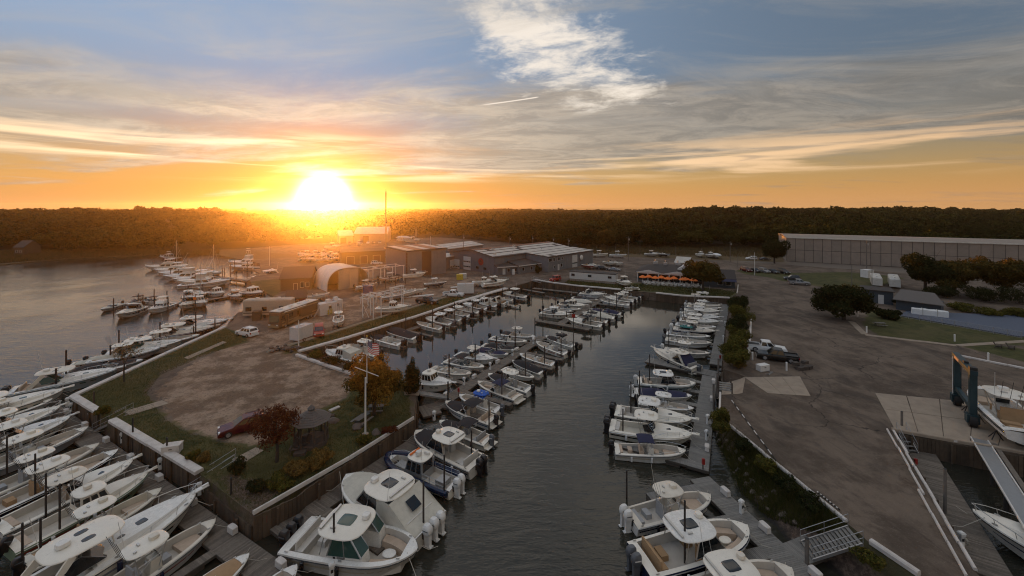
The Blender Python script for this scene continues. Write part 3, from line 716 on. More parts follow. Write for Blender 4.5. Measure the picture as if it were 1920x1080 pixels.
dock('small grey landing float at the foot of the right gangway', P(1486, 1040, DOCK), P(1535, 1020, DOCK), 2.0, m='dockgrey', name='landing_float')
dock('haul out slip dock beside the white float line', P(1722, 838, DOCK), P(1866, 1085, DOCK), 2.3, m='dockwood')
dWC = (wallC[5] - wallC[1]).normalized(); nWC = Vector((dWC.y, -dWC.x, 0))
dock('narrow dock under the long left basin bulkhead', wallC[1] + nWC * 1.6, wallC[5] + nWC * 1.6, 1.5, [(4 + i * 7.5, -1, 6.5, .8) for i in range(8)], pitch=.3)
dock('grey float in the left back corner of the basin', P(975, 541, DOCK), P(1020, 549, DOCK), 1.3)
dock('long float below the white railed quay', P(1000, 540, DOCK), P(1150, 556, DOCK), 1.6)
dock('float under the restaurant quay wall', P(1205, 553, DOCK), P(1290, 561, DOCK), 1.5)
dock('outer river dock behind the small cabin cruisers', P(232, 590, DOCK), P(275, 573, DOCK), 1.6)
dock('river dock between the cabin cruisers', P(268, 577, DOCK), P(346, 567, DOCK), 1.6)
dock('inner river dock by the pilothouse boats', P(372, 565, DOCK), P(458, 551, DOCK), 1.6, [(8, -1, 6, 1.), (16, -1, 6, 1.)])
dock('far river pier behind the sportfishing boats', P(350, 512, 1.2), P(478, 528, 1.2), 2.0, z=1.2)
dock('far river pier along the tall sportfisher', P(480, 505, 1.2), P(520, 524, 1.2), 2.2, z=1.2)
dock('curved boardwalk by the brown shed', P(505, 545, 1.6), P(512, 575, 1.6), 2.2, z=1.6)
dock('low finger under the first river cruiser', P(110, 714, DOCK), P(190, 706, DOCK), .9)
gangway('metal gangway with handrails from the footpath to the left dock', P(243, 775), P(181, 806, DOCK), 1.2)
gangway('lower metal gangway with handrails beside the white box', P(441, 866), P(356, 921, DOCK), 1.2)
gangway('white footbridge from the cedar to the middle dock', P(786, 737), P(842, 746, DOCK + .1), 1.2, rail=False)
gangway('wide metal gangway with rails at the lower right lot', P(1604, 1004), P(1512, 1034, DOCK), 1.7)
gangway('low metal gangway from the ramp to the far right dock', P(1446, 701), P(1350, 692, DOCK), 1.3, rail=False)
gangway('wooden ramp in the left back corner of the basin', P(998, 525), P(1052, 538, DOCK), 2.0)
gangway('steep dark gangway beside the hoist pad slip', P(1690, 808), P(1712, 850, DOCK), 1.0)
# lift pier in the slip
o = thing('lift_pier', 'white metal lift pier with wooden fender over the dark slip', 'pier', P(1836, 826), 0)
q0, q1 = Vector((0, 0, .1)), P(1990, 1075) - P(1836, 826) + Vector((0, 0, .1)); dn = (q1 - q0).normalized(); sn = Vector((dn.y, -dn.x, 0))
part('deck', MB().bar(q0, q1, 1.3, .12), 'alu', o); part('fender', MB().bar(q0 - sn * 1.05 + Vector((0, 0, -.15)), q1 - sn * 1.05 + Vector((0, 0, -.15)), .4, .3), 'dockwood', o)
for s in (-1, 1): part('edge', MB().bar(q0 + sn * .62 * s + Vector((0, 0, .1)), q1 + sn * .62 * s + Vector((0, 0, .1)), .08, .16), 'whitepaint', o)
for k in range(5):
    c = q0.lerp(q1, (k + .2) / 5); part('pile', MB().tube([c + Vector((0, 0, -4)), c + Vector((0, 0, -.05))], .2, 8), 'piling', o)
# pilings: (px, py of the water line), height, colour
def pilerow(where, lst, h=3.4, r=.13, m='piling'):
    for i, q in enumerate(lst):
        hh = q[2] if len(q) > 2 else h
        piling(f'{ORD[i]} {"brown" if m == "piling" else "grey"} piling from the near end {where}', P(q[0], q[1], 0), hh, r, m)
pilerow('among the sterns of the left foreground boats', [(76, 1080, 4.2), (42, 1085, 4.), (112, 1015, 4.6), (86, 986, 4.4), (66, 942, 4.4), (13, 898, 4.2)], r=.075)
pilerow('between the left foreground dock and bulkhead', [(433, 975, 3.6), (313, 892, 3.8), (249, 853, 4.), (176, 790, 3.7)], r=.085)
pilerow('along the river bulkhead boats', [(105, 738, 3.6), (124, 715, 4.8), (207, 680, 3.), (223, 672, 5.), (300, 648, 4.6), (363, 640, 3.), (367, 636, 5.6), (403, 628, 3.4)], r=.12)
pilerow('along the river cabin cruiser docks', [(213, 588, 3.8), (290, 588, 4.2), (315, 583, 3.6), (259, 572, 3.2), (289, 573, 4.4), (268, 570, 2.6), (345, 578, 3.4), (313, 568, 3.4), (349, 566, 3.), (374, 572, 3.)], r=.12)
pilerow('among the far river sportfishing boats', [(366, 538, 4.5), (380, 535, 4.2), (335, 523, 3.6), (320, 521, 3.6), (347, 520, 3.4), (421, 525, 4.4), (432, 523, 6.), (443, 530, 4.5), (417, 521, 4.), (300, 507, 3.), (308, 505, 3.), (287, 500, 3.), (334, 499, 4.), (342, 498, 4.), (352, 500, 3.2), (396, 512, 3.2), (464, 512, 4.6), (440, 508, 4.8)], r=.13)
pilerow('at the outer ends of the middle dock fingers', [(626, 1070, 4.2), (794, 1010, 4.6), (833, 940, 4.2), (884, 868, 3.4), (917, 812, 3.8), (941, 750, 4.), (985, 712, 4.2), (1021, 690, 3.6), (1052, 672, 3.6), (1075, 658, 3.4)], r=.085)
pilerow('on the left of the middle dock', [(842, 712, 4.), (891, 690, 4.), (931, 668, 3.6), (966, 652, 4.), (1003, 632, 4.), (840, 760, 3.2)], r=.11)
pilerow('along the far middle dock', [(1018, 606, 4.6), (1108, 612, 5.), (1062, 601, 2.2), (1126, 606, 4.2), (1142, 594, 4.4), (1156, 583, 4.), (1041, 576, 3.6), (1063, 568, 3.), (1156, 572, 3.), (997, 552, 3.6), (1017, 548, 3.4)], r=.11)
pilerow('in front of the left basin boats', [(811, 620, 4.6), (852, 602, 4.4), (886, 594, 4.), (917, 582, 4.2), (966, 572, 3.8), (942, 562, 3.2), (761, 634, 4.6), (700, 655, 3.)], r=.11)
pilerow('along the right dock boats', [(1284, 1065, 5.0), (1175, 935, 2.6), (1183, 780, 4.4), (1168, 822, 3.4), (1199, 752, 4.2), (1218, 722, 4.6), (1254, 652, 3.6), (1282, 604, 3.4), (1303, 573, 3.4)], r=.085)
pilerow('on the landward side of the right dock', [(1345, 745, 3.4), (1347, 712, 3.2), (1357, 697, 2.8), (1513, 1070, 2.4), (1338, 760, 2.8), (1338, 775, 2.8)], r=.15, m='piling_grey')
pilerow('beside the haul out slip dock', [(1772, 975, 4.4), (1691, 835, 3.8)], r=.12, m='piling_grey')
piling('channel piling topped with an orange square marker in the river', P(366, 600, 0), 5.6, .13, 'piling', sign='orange')
piling('thin piling with a red marker in the middle channel', P(1075, 640, 0), 5.6, .08, 'piling', sign='redpaint')
# pedestals
for i, (x, y, h) in enumerate([(126, 762, None), (133, 772, None), (169, 790, 'rope'), (229, 830, 'plastic_black'), (300, 880, 'plastic_black'), (374, 928, 'rope'), (471, 988, 'plastic_black'), (622, 1085, None)]):
    pedestal(f'{ORD[i]} white power pedestal from the river end of the left dock', P(x, y, DOCK), hose=h, rz=.6)
for i, (x, y, h) in enumerate([(604, 918, 'greenpaint'), (731, 838, None), (814, 788, None), (870, 722, None), (919, 693, None), (961, 667, None), (1000, 645, None)]):
    pedestal(f'{ORD[i]} white dock light from the near end of the middle dock', P(x, y, DOCK), hose=h, rz=-.5)
for i, (x, y, h) in enumerate([(1390, 962, 'rope'), (1325, 825, 'rope'), (1327, 795, None), (1357, 640, None), (1360, 612, None)]):
    pedestal(f'{ORD[i]} white pedestal from the near end of the right dock', P(x, y, DOCK), hose=h, rz=.5)
for i, (x, y) in enumerate([(683, 636), (735, 618), (778, 604), (845, 583), (905, 562)]):
    pedestal(f'{ORD[i]} small white dock light from the near end under the left basin bulkhead', P(x, y, DOCK))
pedestal('white power pedestal on the haul out slip dock', P(1803, 1025, DOCK), hose='rope')
for x, y, l in ((500, 990, 'red fire extinguisher post at the inner corner of the two left docks'), (860, 742, 'red fire extinguisher post beside the white footbridge'), (1318, 880, 'red fire extinguisher post with green top on the right dock'), (1715, 880, 'red fire extinguisher box on the haul out dock'), (1350, 678, 'red fire extinguisher post at the far right dock gate')):
    p = P(x, y, DOCK); o = thing('fire_extinguisher_post', l, 'fire extinguisher', p)
    part('post', MB().box((0, 0, .5), (.09, .09, 1.)), 'grimewood', o); part('cabinet', MB().box((0, -.1, .85), (.26, .18, .55)), 'redpaint', o)
# dock boxes, coiled hoses
dbm = MB().box((0, 0, .29), (.85, .42, .42), 0, .94).mesh('box'); dlm = MB().slab(0, 0, .9, .48, .5, .06, n=16, crown=.04, e=6).mesh('lid')
for i, (a, b, k, wh) in enumerate([(A_s, A_e, 8, 'on the left foreground dock'), (C_s, C_e, 5, 'on the middle dock'), (D_s, D_e, 3, 'on the slanting lower right dock'), (R_s, R_e, 4, 'on the near right dock')]):
    d = (b - a); d.z = 0; n_ = Vector((-d.y, d.x, 0)).normalized(); L_ = d.length
    for j in range(k):
        q = a + d * ((j + .6) / k) + n_ * (.68 if i != 3 else -.68); q.z = DOCK
        o = thing('dock_box', f'{ORD[j]} white dock box from the {"river" if i == 0 else "near"} end {wh}', 'dock box', q, math.atan2(d.y, d.x), 'white dock boxes'); link('box', dbm, 'cap', o); link('lid', dlm, 'cap', o)
# ------------------------------------------------------------ boats
LP = 8.0   # prototypes are 8 m long, bow along +x, water line z = 0
def hull_fn(B=2.6, fb=1.25, fs=.8, full=2.9):
    def w(t):
        if t < .5: return B / 2 * (.94 + .06 * math.sin(math.pi * t))
        s = (t - .5) / .5; return max(B / 2 * (1 - s ** full) ** .74, .03)
    def S(t): return fs + (fb - fs) * t ** 1.7
    return w, S
def hull_parts(B=2.6, fb=1.25, fs=.8, t0=.05, t1=.88, gw=.24, floor=.32, full=2.9, crown=.1, notch=False):
    w, S = hull_fn(B, fb, fs, full); X = lambda t: -LP / 2 + LP * t
    ts = sorted(set([0, t0, .12, .22, .34, .46, .56, .65, .73, .8, .86, .91, .95, .98, 1.0, t1]))
    h = MB(); rings = []
    for t in ts:
        s = max(0, (t - .5) / .5); x = X(t); W = w(t); Z = S(t)
        wc = W * (.9 - .38 * s * s); zc = .06 + Z * .55 * s ** 2.4; zk = -.35 * (1 - s ** 3) + Z * .62 * s ** 4
        xk = x - .07 * LP * s ** 2; xc = x - .03 * LP * s ** 2
        half = [(x, W, Z), (x, W + .03, Z - .10), (x - .005 * LP * s, W * .985, Z - .16), (xc, wc, zc), (xk, 0.0, zk)]
        rings.append(half + [(a, -b, c) for a, b, c in half[-2::-1]])
    h.loft(rings, cap=False, closed=False); n = len(rings[0])
    h.f.append(tuple(range(n)))
    rub = MB()
    for sg in (1, -1): rub.tube([(X(t), sg * (w(t) + .03), S(t) - .11) for t in ts], .035, 5)
    d = MB(); lin = MB(); I = []
    for t in ts:
        W = w(t); wi = max(W - gw, .02) if t <= t1 + 1e-6 else max(W - gw, .015); I.append((X(t), W, wi, S(t)))
    for i in range(len(ts) - 1):
        (xa, Wa, ia, Sa), (xb, Wb, ib, Sb) = I[i], I[i + 1]
        open_ = ts[i] >= t0 - 1e-6 and ts[i + 1] <= t1 + 1e-6
        for sg in (1, -1):
            q = [(xa, sg * Wa, Sa), (xb, sg * Wb, Sb), (xb, sg * ib, Sb + .05), (xa, sg * ia, Sa + .05)]
            d.add(q if sg < 0 else q[::-1], [(0, 1, 2, 3)])
            if open_:
                q = [(xa, sg * ia, Sa + .05), (xb, sg * ib, Sb + .05), (xb, sg * ib * .97, floor), (xa, sg * ia * .97, floor)]
                lin.add(q if sg < 0 else q[::-1], [(0, 1, 2, 3)])
        if open_:
            lin.add([(xa, -ia * .97, floor), (xb, -ib * .97, floor), (xb, ib * .97, floor), (xa, ia * .97, floor)], [(0, 1, 2, 3)])
        else:
            k = crown * min(1, (Wa + Wb) / B)
            d.add([(xa, -ia, Sa + .05), (xb, -ib, Sb + .05), (xb, 0, Sb + .05 + k), (xa, 0, Sa + .05 + k)], [(0, 1, 2, 3)])
            d.add([(xa, 0, Sa + .05 + k), (xb, 0, Sb + .05 + k), (xb, ib, Sb + .05), (xa, ia, Sa + .05)], [(0, 1, 2, 3)])
    for t in (t0, t1):
        i = ts.index(t); x, W, wi, Z = I[i]; k = crown if t == t1 else 0
        lin.add([(x, -wi, Z + .05), (x, wi, Z + .05), (x, wi * .97, floor), (x, -wi * .97, floor)], [(0, 1, 2, 3)])
    return [('hull', h, 'hull'), ('deck', d, 'deck'), ('cockpit', lin, 'liner'), ('rub_rail', rub, 'rub')], w, S, X
def console(x=0., w=.9, h=1.05, z=.32, l=.75):
    return [('console', MB().box((x, 0, z + h / 2), (l, w, h), 0, .86, .72), 'deck'), ('windscreen', MB().panel([(x + .22, -w * .4, z + h), (x + .22, w * .4, z + h), (x + .05, w * .36, z + h + .4), (x + .05, -w * .36, z + h + .4)], .03), 'glass'),
            ('wheel', MB().tube([(x - .42, .16 * math.cos(a * .785), z + h * .85 + .16 * math.sin(a * .785)) for a in range(9)], .02, 4), 'frame')]
def seatbox(x, y, w, l, z=.32, h=.45, back=True):
    p = [('seat', MB().box((x, y, z + h / 2), (l, w, h)).box((x, y, z + h + .05), (l * 1.02, w * 1.02, .1)), 'seat')]
    if back: p.append(('backrest', MB().box((x - l / 2 + .05, y, z + h + .35), (.1, w, .5)), 'seat'))
    return p
def ttop(x0, x1, w, z, deckz=.85, posts=4, dx=.25, th=.09, radar=True, rails=True):
    fr = MB(); xc = (x0 + x1) / 2
    for sx in (-1, 1):
        for sy in (-1, 1):
            fr.tube([(xc + sx * (x1 - x0) * .22, sy * w * .30, deckz), (xc + sx * (x1 - x0) * .36, sy * w * .40, z)], .032, 5)
    for sy in (-1, 1):
        fr.tube([(xc - (x1 - x0) * .27, sy * w * .33, deckz + (z - deckz) * .45), (xc + (x1 - x0) * .27, sy * w * .33, deckz + (z - deckz) * .55)], .025, 5)
        fr.tube([(xc - (x1 - x0) * .24, sy * w * .31, deckz + .2), (xc + (x1 - x0) * .33, sy * w * .39, z - .15)], .022, 5)
    p = [('hardtop', MB().slab(xc, 0, x1 - x0, w, z, th), 'top'), ('top_frame', fr, 'frame')]
    if radar:
        p.append(('radar', MB().slab(x1 - (x1 - x0) * .3, 0, .55, .55, z + th + .05, .2, crown=.06), 'deck'))
    p.append(('antenna', MB().tube([(x0 + .4, w * .38, z + th), (x0 + .1, w * .42, z + th + 2.0)], .014, 4), 'white'))
    p.append(('spotlight', MB().box((x0 + .5, -w * .2, z + th + .08), (.16, .16, .14)).box((x0 + .9, w * .1, z + th + .09), (.12, .3, .1)), 'frame'))
    return p
def bowrail(S, w, X, ta=.55, tb=.985, h=.5, n=7):
    mb = MB()
    for sg in (1, -1):
        pts = [];
        for i in range(n):
            t = ta + (tb - ta) * i / (n - 1); b = Vector((X(t), sg * max(w(t) - .08, .06), S(t) + .05)); tp = b + Vector((.06, 0, h * min(1, .25 + i * .4)))
            pts.append(tp)
            if i and i % 2 == 0: mb.tube([b, tp], .016, 4)
        mb.tube([Vector((X(ta), sg * (w(ta) - .08), S(ta) + .05))] + pts, .02, 5)
    mb.tube([Vector((X(tb) + .06, -max(w(tb) - .08, .06), S(tb) + .05 + h)), Vector((X(tb) + .16, 0, S(tb) + .05 + h)), Vector((X(tb) + .06, max(w(tb) - .08, .06), S(tb) + .05 + h))], .02, 5)
    return ('bow_rail', mb, 'rail')
def pulpit(S): return ('bow_pulpit', MB().box((LP / 2 + .22, 0, S(1.) + .03), (.85, .34, .07)).box((LP / 2 + .5, 0, S(1.) + .1), (.34, .12, .12)), 'deck')
def trunk(w, S, X, ta, tb, h=.35, k=.72, nm='cabin_trunk', mat_='deck'):
    lo, hi = [], []; N = 7
    tt = [ta + (tb - ta) * i / N for i in range(N + 1)]
    for sg, seq in ((1, tt), (-1, tt[::-1])):
        for t in seq:
            f = (t - ta) / (tb - ta); ww = w(t) * k * (1 - .25 * f ** 3); hh = h * (1 - f ** 2.2) + .07
            lo.append((X(t), sg * ww, S(t) + .03)); hi.append((X(t) - .05, sg * ww * .82, S(t) + .05 + hh))
    return (nm, MB().loft([lo, hi]), mat_)
def wshield(w, S, X, t, h=.62, k=.8, rake=.65, base=.0, wrap=.9, split=3):
    """wrap-round raked windscreen; returns panes and frame"""
    ww = w(t) * k; z0 = S(t) + .06 + base; x = X(t)
    lo = [Vector((x - wrap, ww * 1.03, z0)), Vector((x - .02, ww * .93, z0)), Vector((x + .28, ww * .34, z0 + .02)), Vector((x + .28, -ww * .34, z0 + .02)), Vector((x - .02, -ww * .93, z0)), Vector((x - wrap, -ww * 1.03, z0))]
    hi = [Vector((p.x - rake * (1 if i in (1, 2, 3, 4) else .35), p.y * .9, z0 + h * (1 if i in (1, 2, 3, 4) else .92))) for i, p in enumerate(lo)]
    out = []; fr = MB()
    for i in range(5): out.append(('windscreen', MB().panel([lo[i + 1], lo[i], hi[i], hi[i + 1]], .025), 'glass'))
    fr.tube(hi, .028, 5); fr.tube(lo, .028, 5)
    for a, b in zip(lo, hi): fr.tube([a, b], .026, 5)
    out.append(('windscreen_frame', fr, 'frame')); return out
def hatch(x, z, l=.5, w=.45): return ('hatch', MB().slab(x, 0, l, w, z, .05, n=16, crown=.01, e=6), 'glass')
def cleats(w, S, X):
    mb = MB()
    for t in (.06, .5, .9):
        for sg in (1, -1): mb.box((X(t), sg * max(w(t) - .12, .05), S(t) + .09), (.2, .05, .06))
    return ('cleat', mb, 'frame')
def ports(w, S, X, ts_, z=.45, l=.55, h=.13, nm='portlight'):
    out = []
    for t in ts_:
        for sg in (1, -1):
            a, b = t - l / LP / 2, t + l / LP / 2; f = .86
            def pt(t_, zz):
                s = max(0, (t_ - .5) / .5); W, Z = w(t_) * .985, S(t_) - .16; wc = w(t_) * (.9 - .38 * s * s); zc = .06 + S(t_) * .55 * s ** 2.4
                u = (zz - zc) / (Z - zc); return Vector((X(t_) - .02 * LP * s ** 2, sg * (wc + (W - wc) * u + .012), zz))
            zz = S(t) * .62
            q = [pt(a, zz - h / 2), pt(b, zz - h / 2), pt(b - .01, zz + h / 2), pt(a + .01, zz + h / 2)]
            out.append((nm, MB().panel(q if sg < 0 else q[::-1], .015), 'glass'))
    return out
def tarp(w, S, X, ta, tb, h=.3, k=.96, nm='boat_cover', mt='cover'):
    """fabric over an opening between two stations"""
    mb = MB(); N, K = 8, 6; rings = []
    for i in range(N + 1):
        t = ta + (tb - ta) * i / N; W = w(t) * k; r = []
        hh = h * math.sin(math.pi * min(1, max(0, i / N)) ) ** .6 + random.uniform(-.02, .02)
        for j in range(K + 1):
            u = -1 + 2 * j / K; r.append((X(t), u * W, S(t) + .07 + hh * (1 - abs(u) ** 2.2) + random.uniform(-.015, .015)))
        r += [(X(t), W * .99, S(t) + .02), (X(t), -W * .99, S(t) + .02)]
        rings.append(r)
    mb.loft(rings); return (nm, mb, mt)
def bimini(x0, x1, w, z, deckz=.85, nm='bimini_top'):
    rings = []; N = 6
    for i in range(N + 1):
        f = i / N; x = x0 + (x1 - x0) * f; zz = z + .12 * math.sin(math.pi * f)
        top = [(x, -w / 2 + w * j / 6, zz + .1 * (1 - (2 * j / 6 - 1) ** 2)) for j in range(7)]
        rings.append(top + [(a, b * .985, c - .035) for a, b, c in top[::-1]])
    fr = MB(); xc = (x0 + x1) / 2
    for sg in (1, -1):
        for xx in (x0 + .05, x1 - .05, xc): fr.tube([(xc, sg * w * .52, deckz), (xx, sg * w * .49, z)], .018, 4)
    return [(nm, MB().loft(rings), 'cover'), ('top_frame', fr, 'frame')]
def deckhouse(x0, x1, w, z0, h, rakef=.6, raker=.1, mat_='deck', sides=3, taper=.9, front=3):
    b0 = [Vector((x0, -w / 2, z0)), Vector((x1, -w / 2, z0)), Vector((x1, w / 2, z0)), Vector((x0, w / 2, z0))]
    t0 = [Vector((x0 + raker, -w / 2 * taper, z0 + h)), Vector((x1 - rakef, -w / 2 * taper, z0 + h)), Vector((x1 - rakef, w / 2 * taper, z0 + h)), Vector((x0 + raker, w / 2 * taper, z0 + h))]
    out = [('cabin', MB().loft([b0, t0]), mat_)]
    def win(i, j, n):
        for k in range(n):
            u0, u1 = (k + .1) / n, (k + .9) / n
            def q(u, v): return b0[i].lerp(b0[j], u).lerp(t0[i].lerp(t0[j], u), v)
            out.append(('window', MB().panel([q(u0 * .94 + .03, .42), q(u1 * .94 + .03, .42), q(u1 * .94 + .03, .9), q(u0 * .94 + .03, .9)], .02), 'glass'))
    win(0, 1, sides); win(2, 3, sides); win(1, 2, front); win(3, 0, 1)
    out.append(('roof', MB().slab((x0 + raker + x1 - rakef) / 2 + .05, 0, (x1 - rakef - x0 - raker) + .5, w * taper + .22, z0 + h, .08), 'top'))
    return out
def ob_parts():
    """outboard: powerhead cowl at the transom, leg reaching down; origin on the transom top"""
    cowl = []
    for z, l, w_, ox in ((.12, .42, .34, -.34), (.25, .60, .44, -.36), (.5, .66, .46, -.38), (.72, .58, .42, -.37), (.84, .36, .28, -.36)):
        cowl.append([(ox + l / 2 * math.cos(a) * (abs(math.cos(a)) ** -.35 if abs(math.cos(a)) > .01 else 1), w_ / 2 * math.sin(a) * (abs(math.sin(a)) ** -.35 if abs(math.sin(a)) > .01 else 1), z) for a in [2 * math.pi * (j + .5) / 12 for j in range(12)]])
    leg = MB().box((-.34, 0, -.25), (.36, .2, .8), 0, 1.25).box((-.36, 0, -.62), (.6, .26, .05)).box((-.36, 0, -.78), (.26, .1, .4)).tube([(-.1, 0, -.85), (-.72, 0, -.85)], .07, 6, .05)
    br = MB().box((-.06, 0, .02), (.16, .3, .4))
    stripe = MB().box((-.37, .222, .52), (.4, .02, .06)).box((-.37, -.222, .52), (.4, .02, .06))
    return MB().loft(cowl), leg, br, stripe
PROTO = {}
def proto(kind):
    if kind in PROTO: return PROTO[kind]
    random.seed(hash(kind) % 1000 if False else sum(map(ord, kind)))
    p = []; base = kind.split('+')[0]; ex = kind.split('+')[1:]
    eng = (.85, -3.95)      # z, x of transom mount
    if base in ('cc', 'cclow'):
        hp, w, S, X = hull_parts(2.5, 1.2, .78, .07, .9, .22); p += hp
        p += console(.1, .85, 1.0) + seatbox(-.95, 0, 1.0, .5, h=.6) + seatbox(.75, 0, .7, .5, h=.4, back=False)
        p.append(('bow_cushion', MB().prism([(X(t), w(t) - .3) for t in (.7, .76, .82, .87)] + [(X(t), -(w(t) - .3)) for t in (.87, .82, .76, .7)], .32, .62), 'cushion'))
        p.append(('transom_seat', MB().box((-3.35, 0, .6), (.5, 1.5, .5)), 'seat')); p.append(cleats(w, S, X))
        if base == 'cc': p += ttop(-1.55, .85, 1.95, 2.45)
        if 'rail' in ex: p.append(bowrail(S, w, X, .5, .985, .32))
        if 'bim' in ex: p += bimini(-1.4, .4, 1.9, 2.15)
        if 'bowcover' in ex: p.append(tarp(w, S, X, .62, .92, .12, nm='bow_cover'))
        if 'cover' in ex: p.append(tarp(w, S, X, .08, .95, .75))
    elif base == 'wa':
        hp, w, S, X = hull_parts(2.75, 1.4, .85, .07, .52, .26, .35); p += hp
        p.append(trunk(w, S, X, .53, .9, .36)); p.append(hatch(X(.72), S(.72) + .27))
        p += wshield(w, S, X, .55, .7, .76, .6, .2); p += seatbox(.0, .5, .6, .5, z=.35, h=.6) + seatbox(.0, -.5, .6, .5, z=.35, h=.6)
        p.append(('transom_seat', MB().box((-3.3, 0, .62), (.55, 1.7, .55)), 'seat')); p.append(cleats(w, S, X))
        p += ttop(-1.55, .8, 2.2, 2.55, .9); p.append(bowrail(S, w, X, .56)); p.append(pulpit(S)); p += ports(w, S, X, (.64, .74))
        if 'bim' in ex: pass
    elif base == 'dc':
        hp, w, S, X = hull_parts(2.85, 1.4, .9, .07, .91, .24, .35, 3.2, .05); p += hp
        for sg in (1, -1):
            p.append(('console', MB().box((.75, sg * .83, .85), (1.3, .72, 1.15), 0, .85, .8), 'deck'))
            q = [Vector((1.25, sg * .5, 1.42)), Vector((1.2, sg * 1.17, 1.42)), Vector((.55, sg * 1.08, 2.28)), Vector((.6, sg * .48, 2.28))]
            p.append(('windscreen', MB().panel(q if sg > 0 else q[::-1], .03), 'glass'))
            q = [Vector((1.2, sg * 1.19, 1.4)), Vector((-.9, sg * 1.2, 1.25)), Vector((-.6, sg * 1.12, 2.28)), Vector((.55, sg * 1.1, 2.28))]
            p.append(('side_window', MB().panel(q if sg > 0 else q[::-1], .025), 'glass'))
            fr = MB().tube([(1.22, sg * 1.18, 1.4), (.57, sg * 1.1, 2.3)], .05, 5).tube([(-.9, sg * 1.2, 1.2), (-.6, sg * 1.12, 2.3)], .05, 5).tube([(.2, sg * 1.2, 1.35), (.05, sg * 1.12, 2.3)], .03, 5).tube([(1.25, sg * .5, 1.42), (.6, sg * .48, 2.3)], .035, 5).tube([(1.25, sg * .5, 1.42), (1.22, sg * 1.18, 1.4), (-.9, sg * 1.2, 1.22)], .03, 5)
            fr.tube([(-1.5, sg * 1.05, 1.0), (-1.2, sg * 1.0, 2.3)], .03, 5); p.append(('window_frame', fr, 'frame'))
        p.append(('hardtop', MB().slab(-.45, 0, 2.9, 2.55, 2.3, .12), 'top')); p.append(('sunroof', MB().slab(-.45, 0, .95, .8, 2.47, .03, n=16, crown=.005, e=7), 'glass'))
        p.append(('radar', MB().slab(.55, .35, .45, .45, 2.5, .2, crown=.05), 'deck')); p.append(('antenna', MB().tube([(-1.5, 1.05, 2.4), (-1.8, 1.1, 4.6)], .014, 4), 'white'))
        p.append(('rod_rack', MB().bar((-1.55, -.9, 2.52), (-1.55, .9, 2.52), .12, .1).box((-.9, -.7, 2.52), (.3, .1, .08)), 'frame'))
        bc = [(X(t), w(t) - .3) for t in (.68, .74, .8, .85, .9)]; inn = [(a, max(b - .5, .0)) for a, b in bc]
        for sg in (1, -1):
            q = [(a, sg * b) for a, b in bc] + [(a, sg * b) for a, b in inn[::-1]]
            p.append(('bow_seat', MB().prism(q if sg < 0 else q[::-1], .35, .85), 'cushion'))
        p.append(('bow_table', MB().slab(X(.78), 0, .8, .6, .75, .05, n=16, crown=.01, e=2.2), 'deck'))
        p += seatbox(-.1, .75, .6, .55, z=.35, h=.55) + seatbox(-.1, -.75, .6, .55, z=.35, h=.55) + seatbox(-2.9, 0, 2.0, .5, z=.35, h=.45); p.append(cleats(w, S, X))
        if 'tent' in ex:
            r0 = [(-1.85, -1.15, 2.32), (-1.85, 1.15, 2.32)]; mb = MB()
            top = [(-1.8, 1.2 - 2.4 * j / 6, 2.34) for j in range(7)]; bot = [(-3.9, 1.28 - 2.56 * j / 6, 1.0) for j in range(7)]
            mid = [((a[0] + b[0]) / 2 + .1, (a[1] + b[1]) / 2 * 1.02, (a[2] + b[2]) / 2 - .12) for a, b in zip(top, bot)]
            skirt = lambda sg: [Vector((-1.8, sg * 1.2, 2.34)), Vector((-3.9, sg * 1.28, 1.0)), Vector((-3.9, sg * 1.3, .95)), Vector((-.7, sg * 1.32, 1.05)), Vector((-.7, sg * 1.15, 2.3))]
            mb.loft([[(a, b, c) for a, b, c in r] + [(a, b * .98, c - .03) for a, b, c in r[::-1]] for r in (top, mid, bot)])
            for sg in (1, -1): mb.add(skirt(sg) if sg < 0 else skirt(sg)[::-1], [(0, 1, 2, 3, 4)])
            p.append(('enclosure', mb, 'canvas')); p.append(('enclosure_window', MB().panel([(-2.9, .35, 1.66), (-2.9, -.35, 1.66), (-2.25, -.35, 2.08), (-2.25, .35, 2.08)], .02), 'glass'))
            p.append(tarp(w, S, X, .6, .95, .2, .9, nm='bow_cover', mt='canvas'))
        if 'bowcover' in ex: p.append(tarp(w, S, X, .6, .93, .12, .9, nm='bow_cover'))
        if 'rail' in ex: p.append(bowrail(S, w, X, .55, .98, .3))
    elif base == 'ex':
        hp, w, S, X = hull_parts(2.7, 1.5, .95, .06, .40, .26, .4, 2.7); p += hp
        p.append(trunk(w, S, X, .42, .93, .32, .78)); p.append(hatch(X(.68), S(.68) + .27)); p.append(hatch(X(.56), S(.56) + .33, .4, .9))
        p += wshield(w, S, X, .46, .72, .82, .85, .22, 1.3)
        p += seatbox(-.75, .55, .7, .55, z=.4, h=.55) + seatbox(-.75, -.55, .7, .55, z=.4, h=.55) + seatbox(-2.9, 0, 2., .6, z=.4, h=.4)
        if 'arch' in ex:
            mb = MB()
            for sg in (1, -1): mb.bar((-2.2, sg * 1.2, .95), (-1.5, sg * 1.05, 2.25), .16, .4)
            mb.box((-1.45, 0, 2.28), (.5, 2.2, .12)); p.append(('radar_arch', mb, 'top')); p += bimini(-1.3, .2, 2.2, 2.15, .95, 'canvas_top')
        else:
            p.append(('hardtop', MB().slab(-.85, 0, 2.9, 2.25, 2.38, .12), 'top')); p.append(('roof_hatch', MB().slab(-.75, .4, .5, .35, 2.53, .03, n=12, crown=.01, e=6), 'glass')); p.append(('roof_hatch', MB().slab(-.75, -.4, .5, .35, 2.53, .03, n=12, crown=.01, e=6), 'glass'))
            mb = MB()
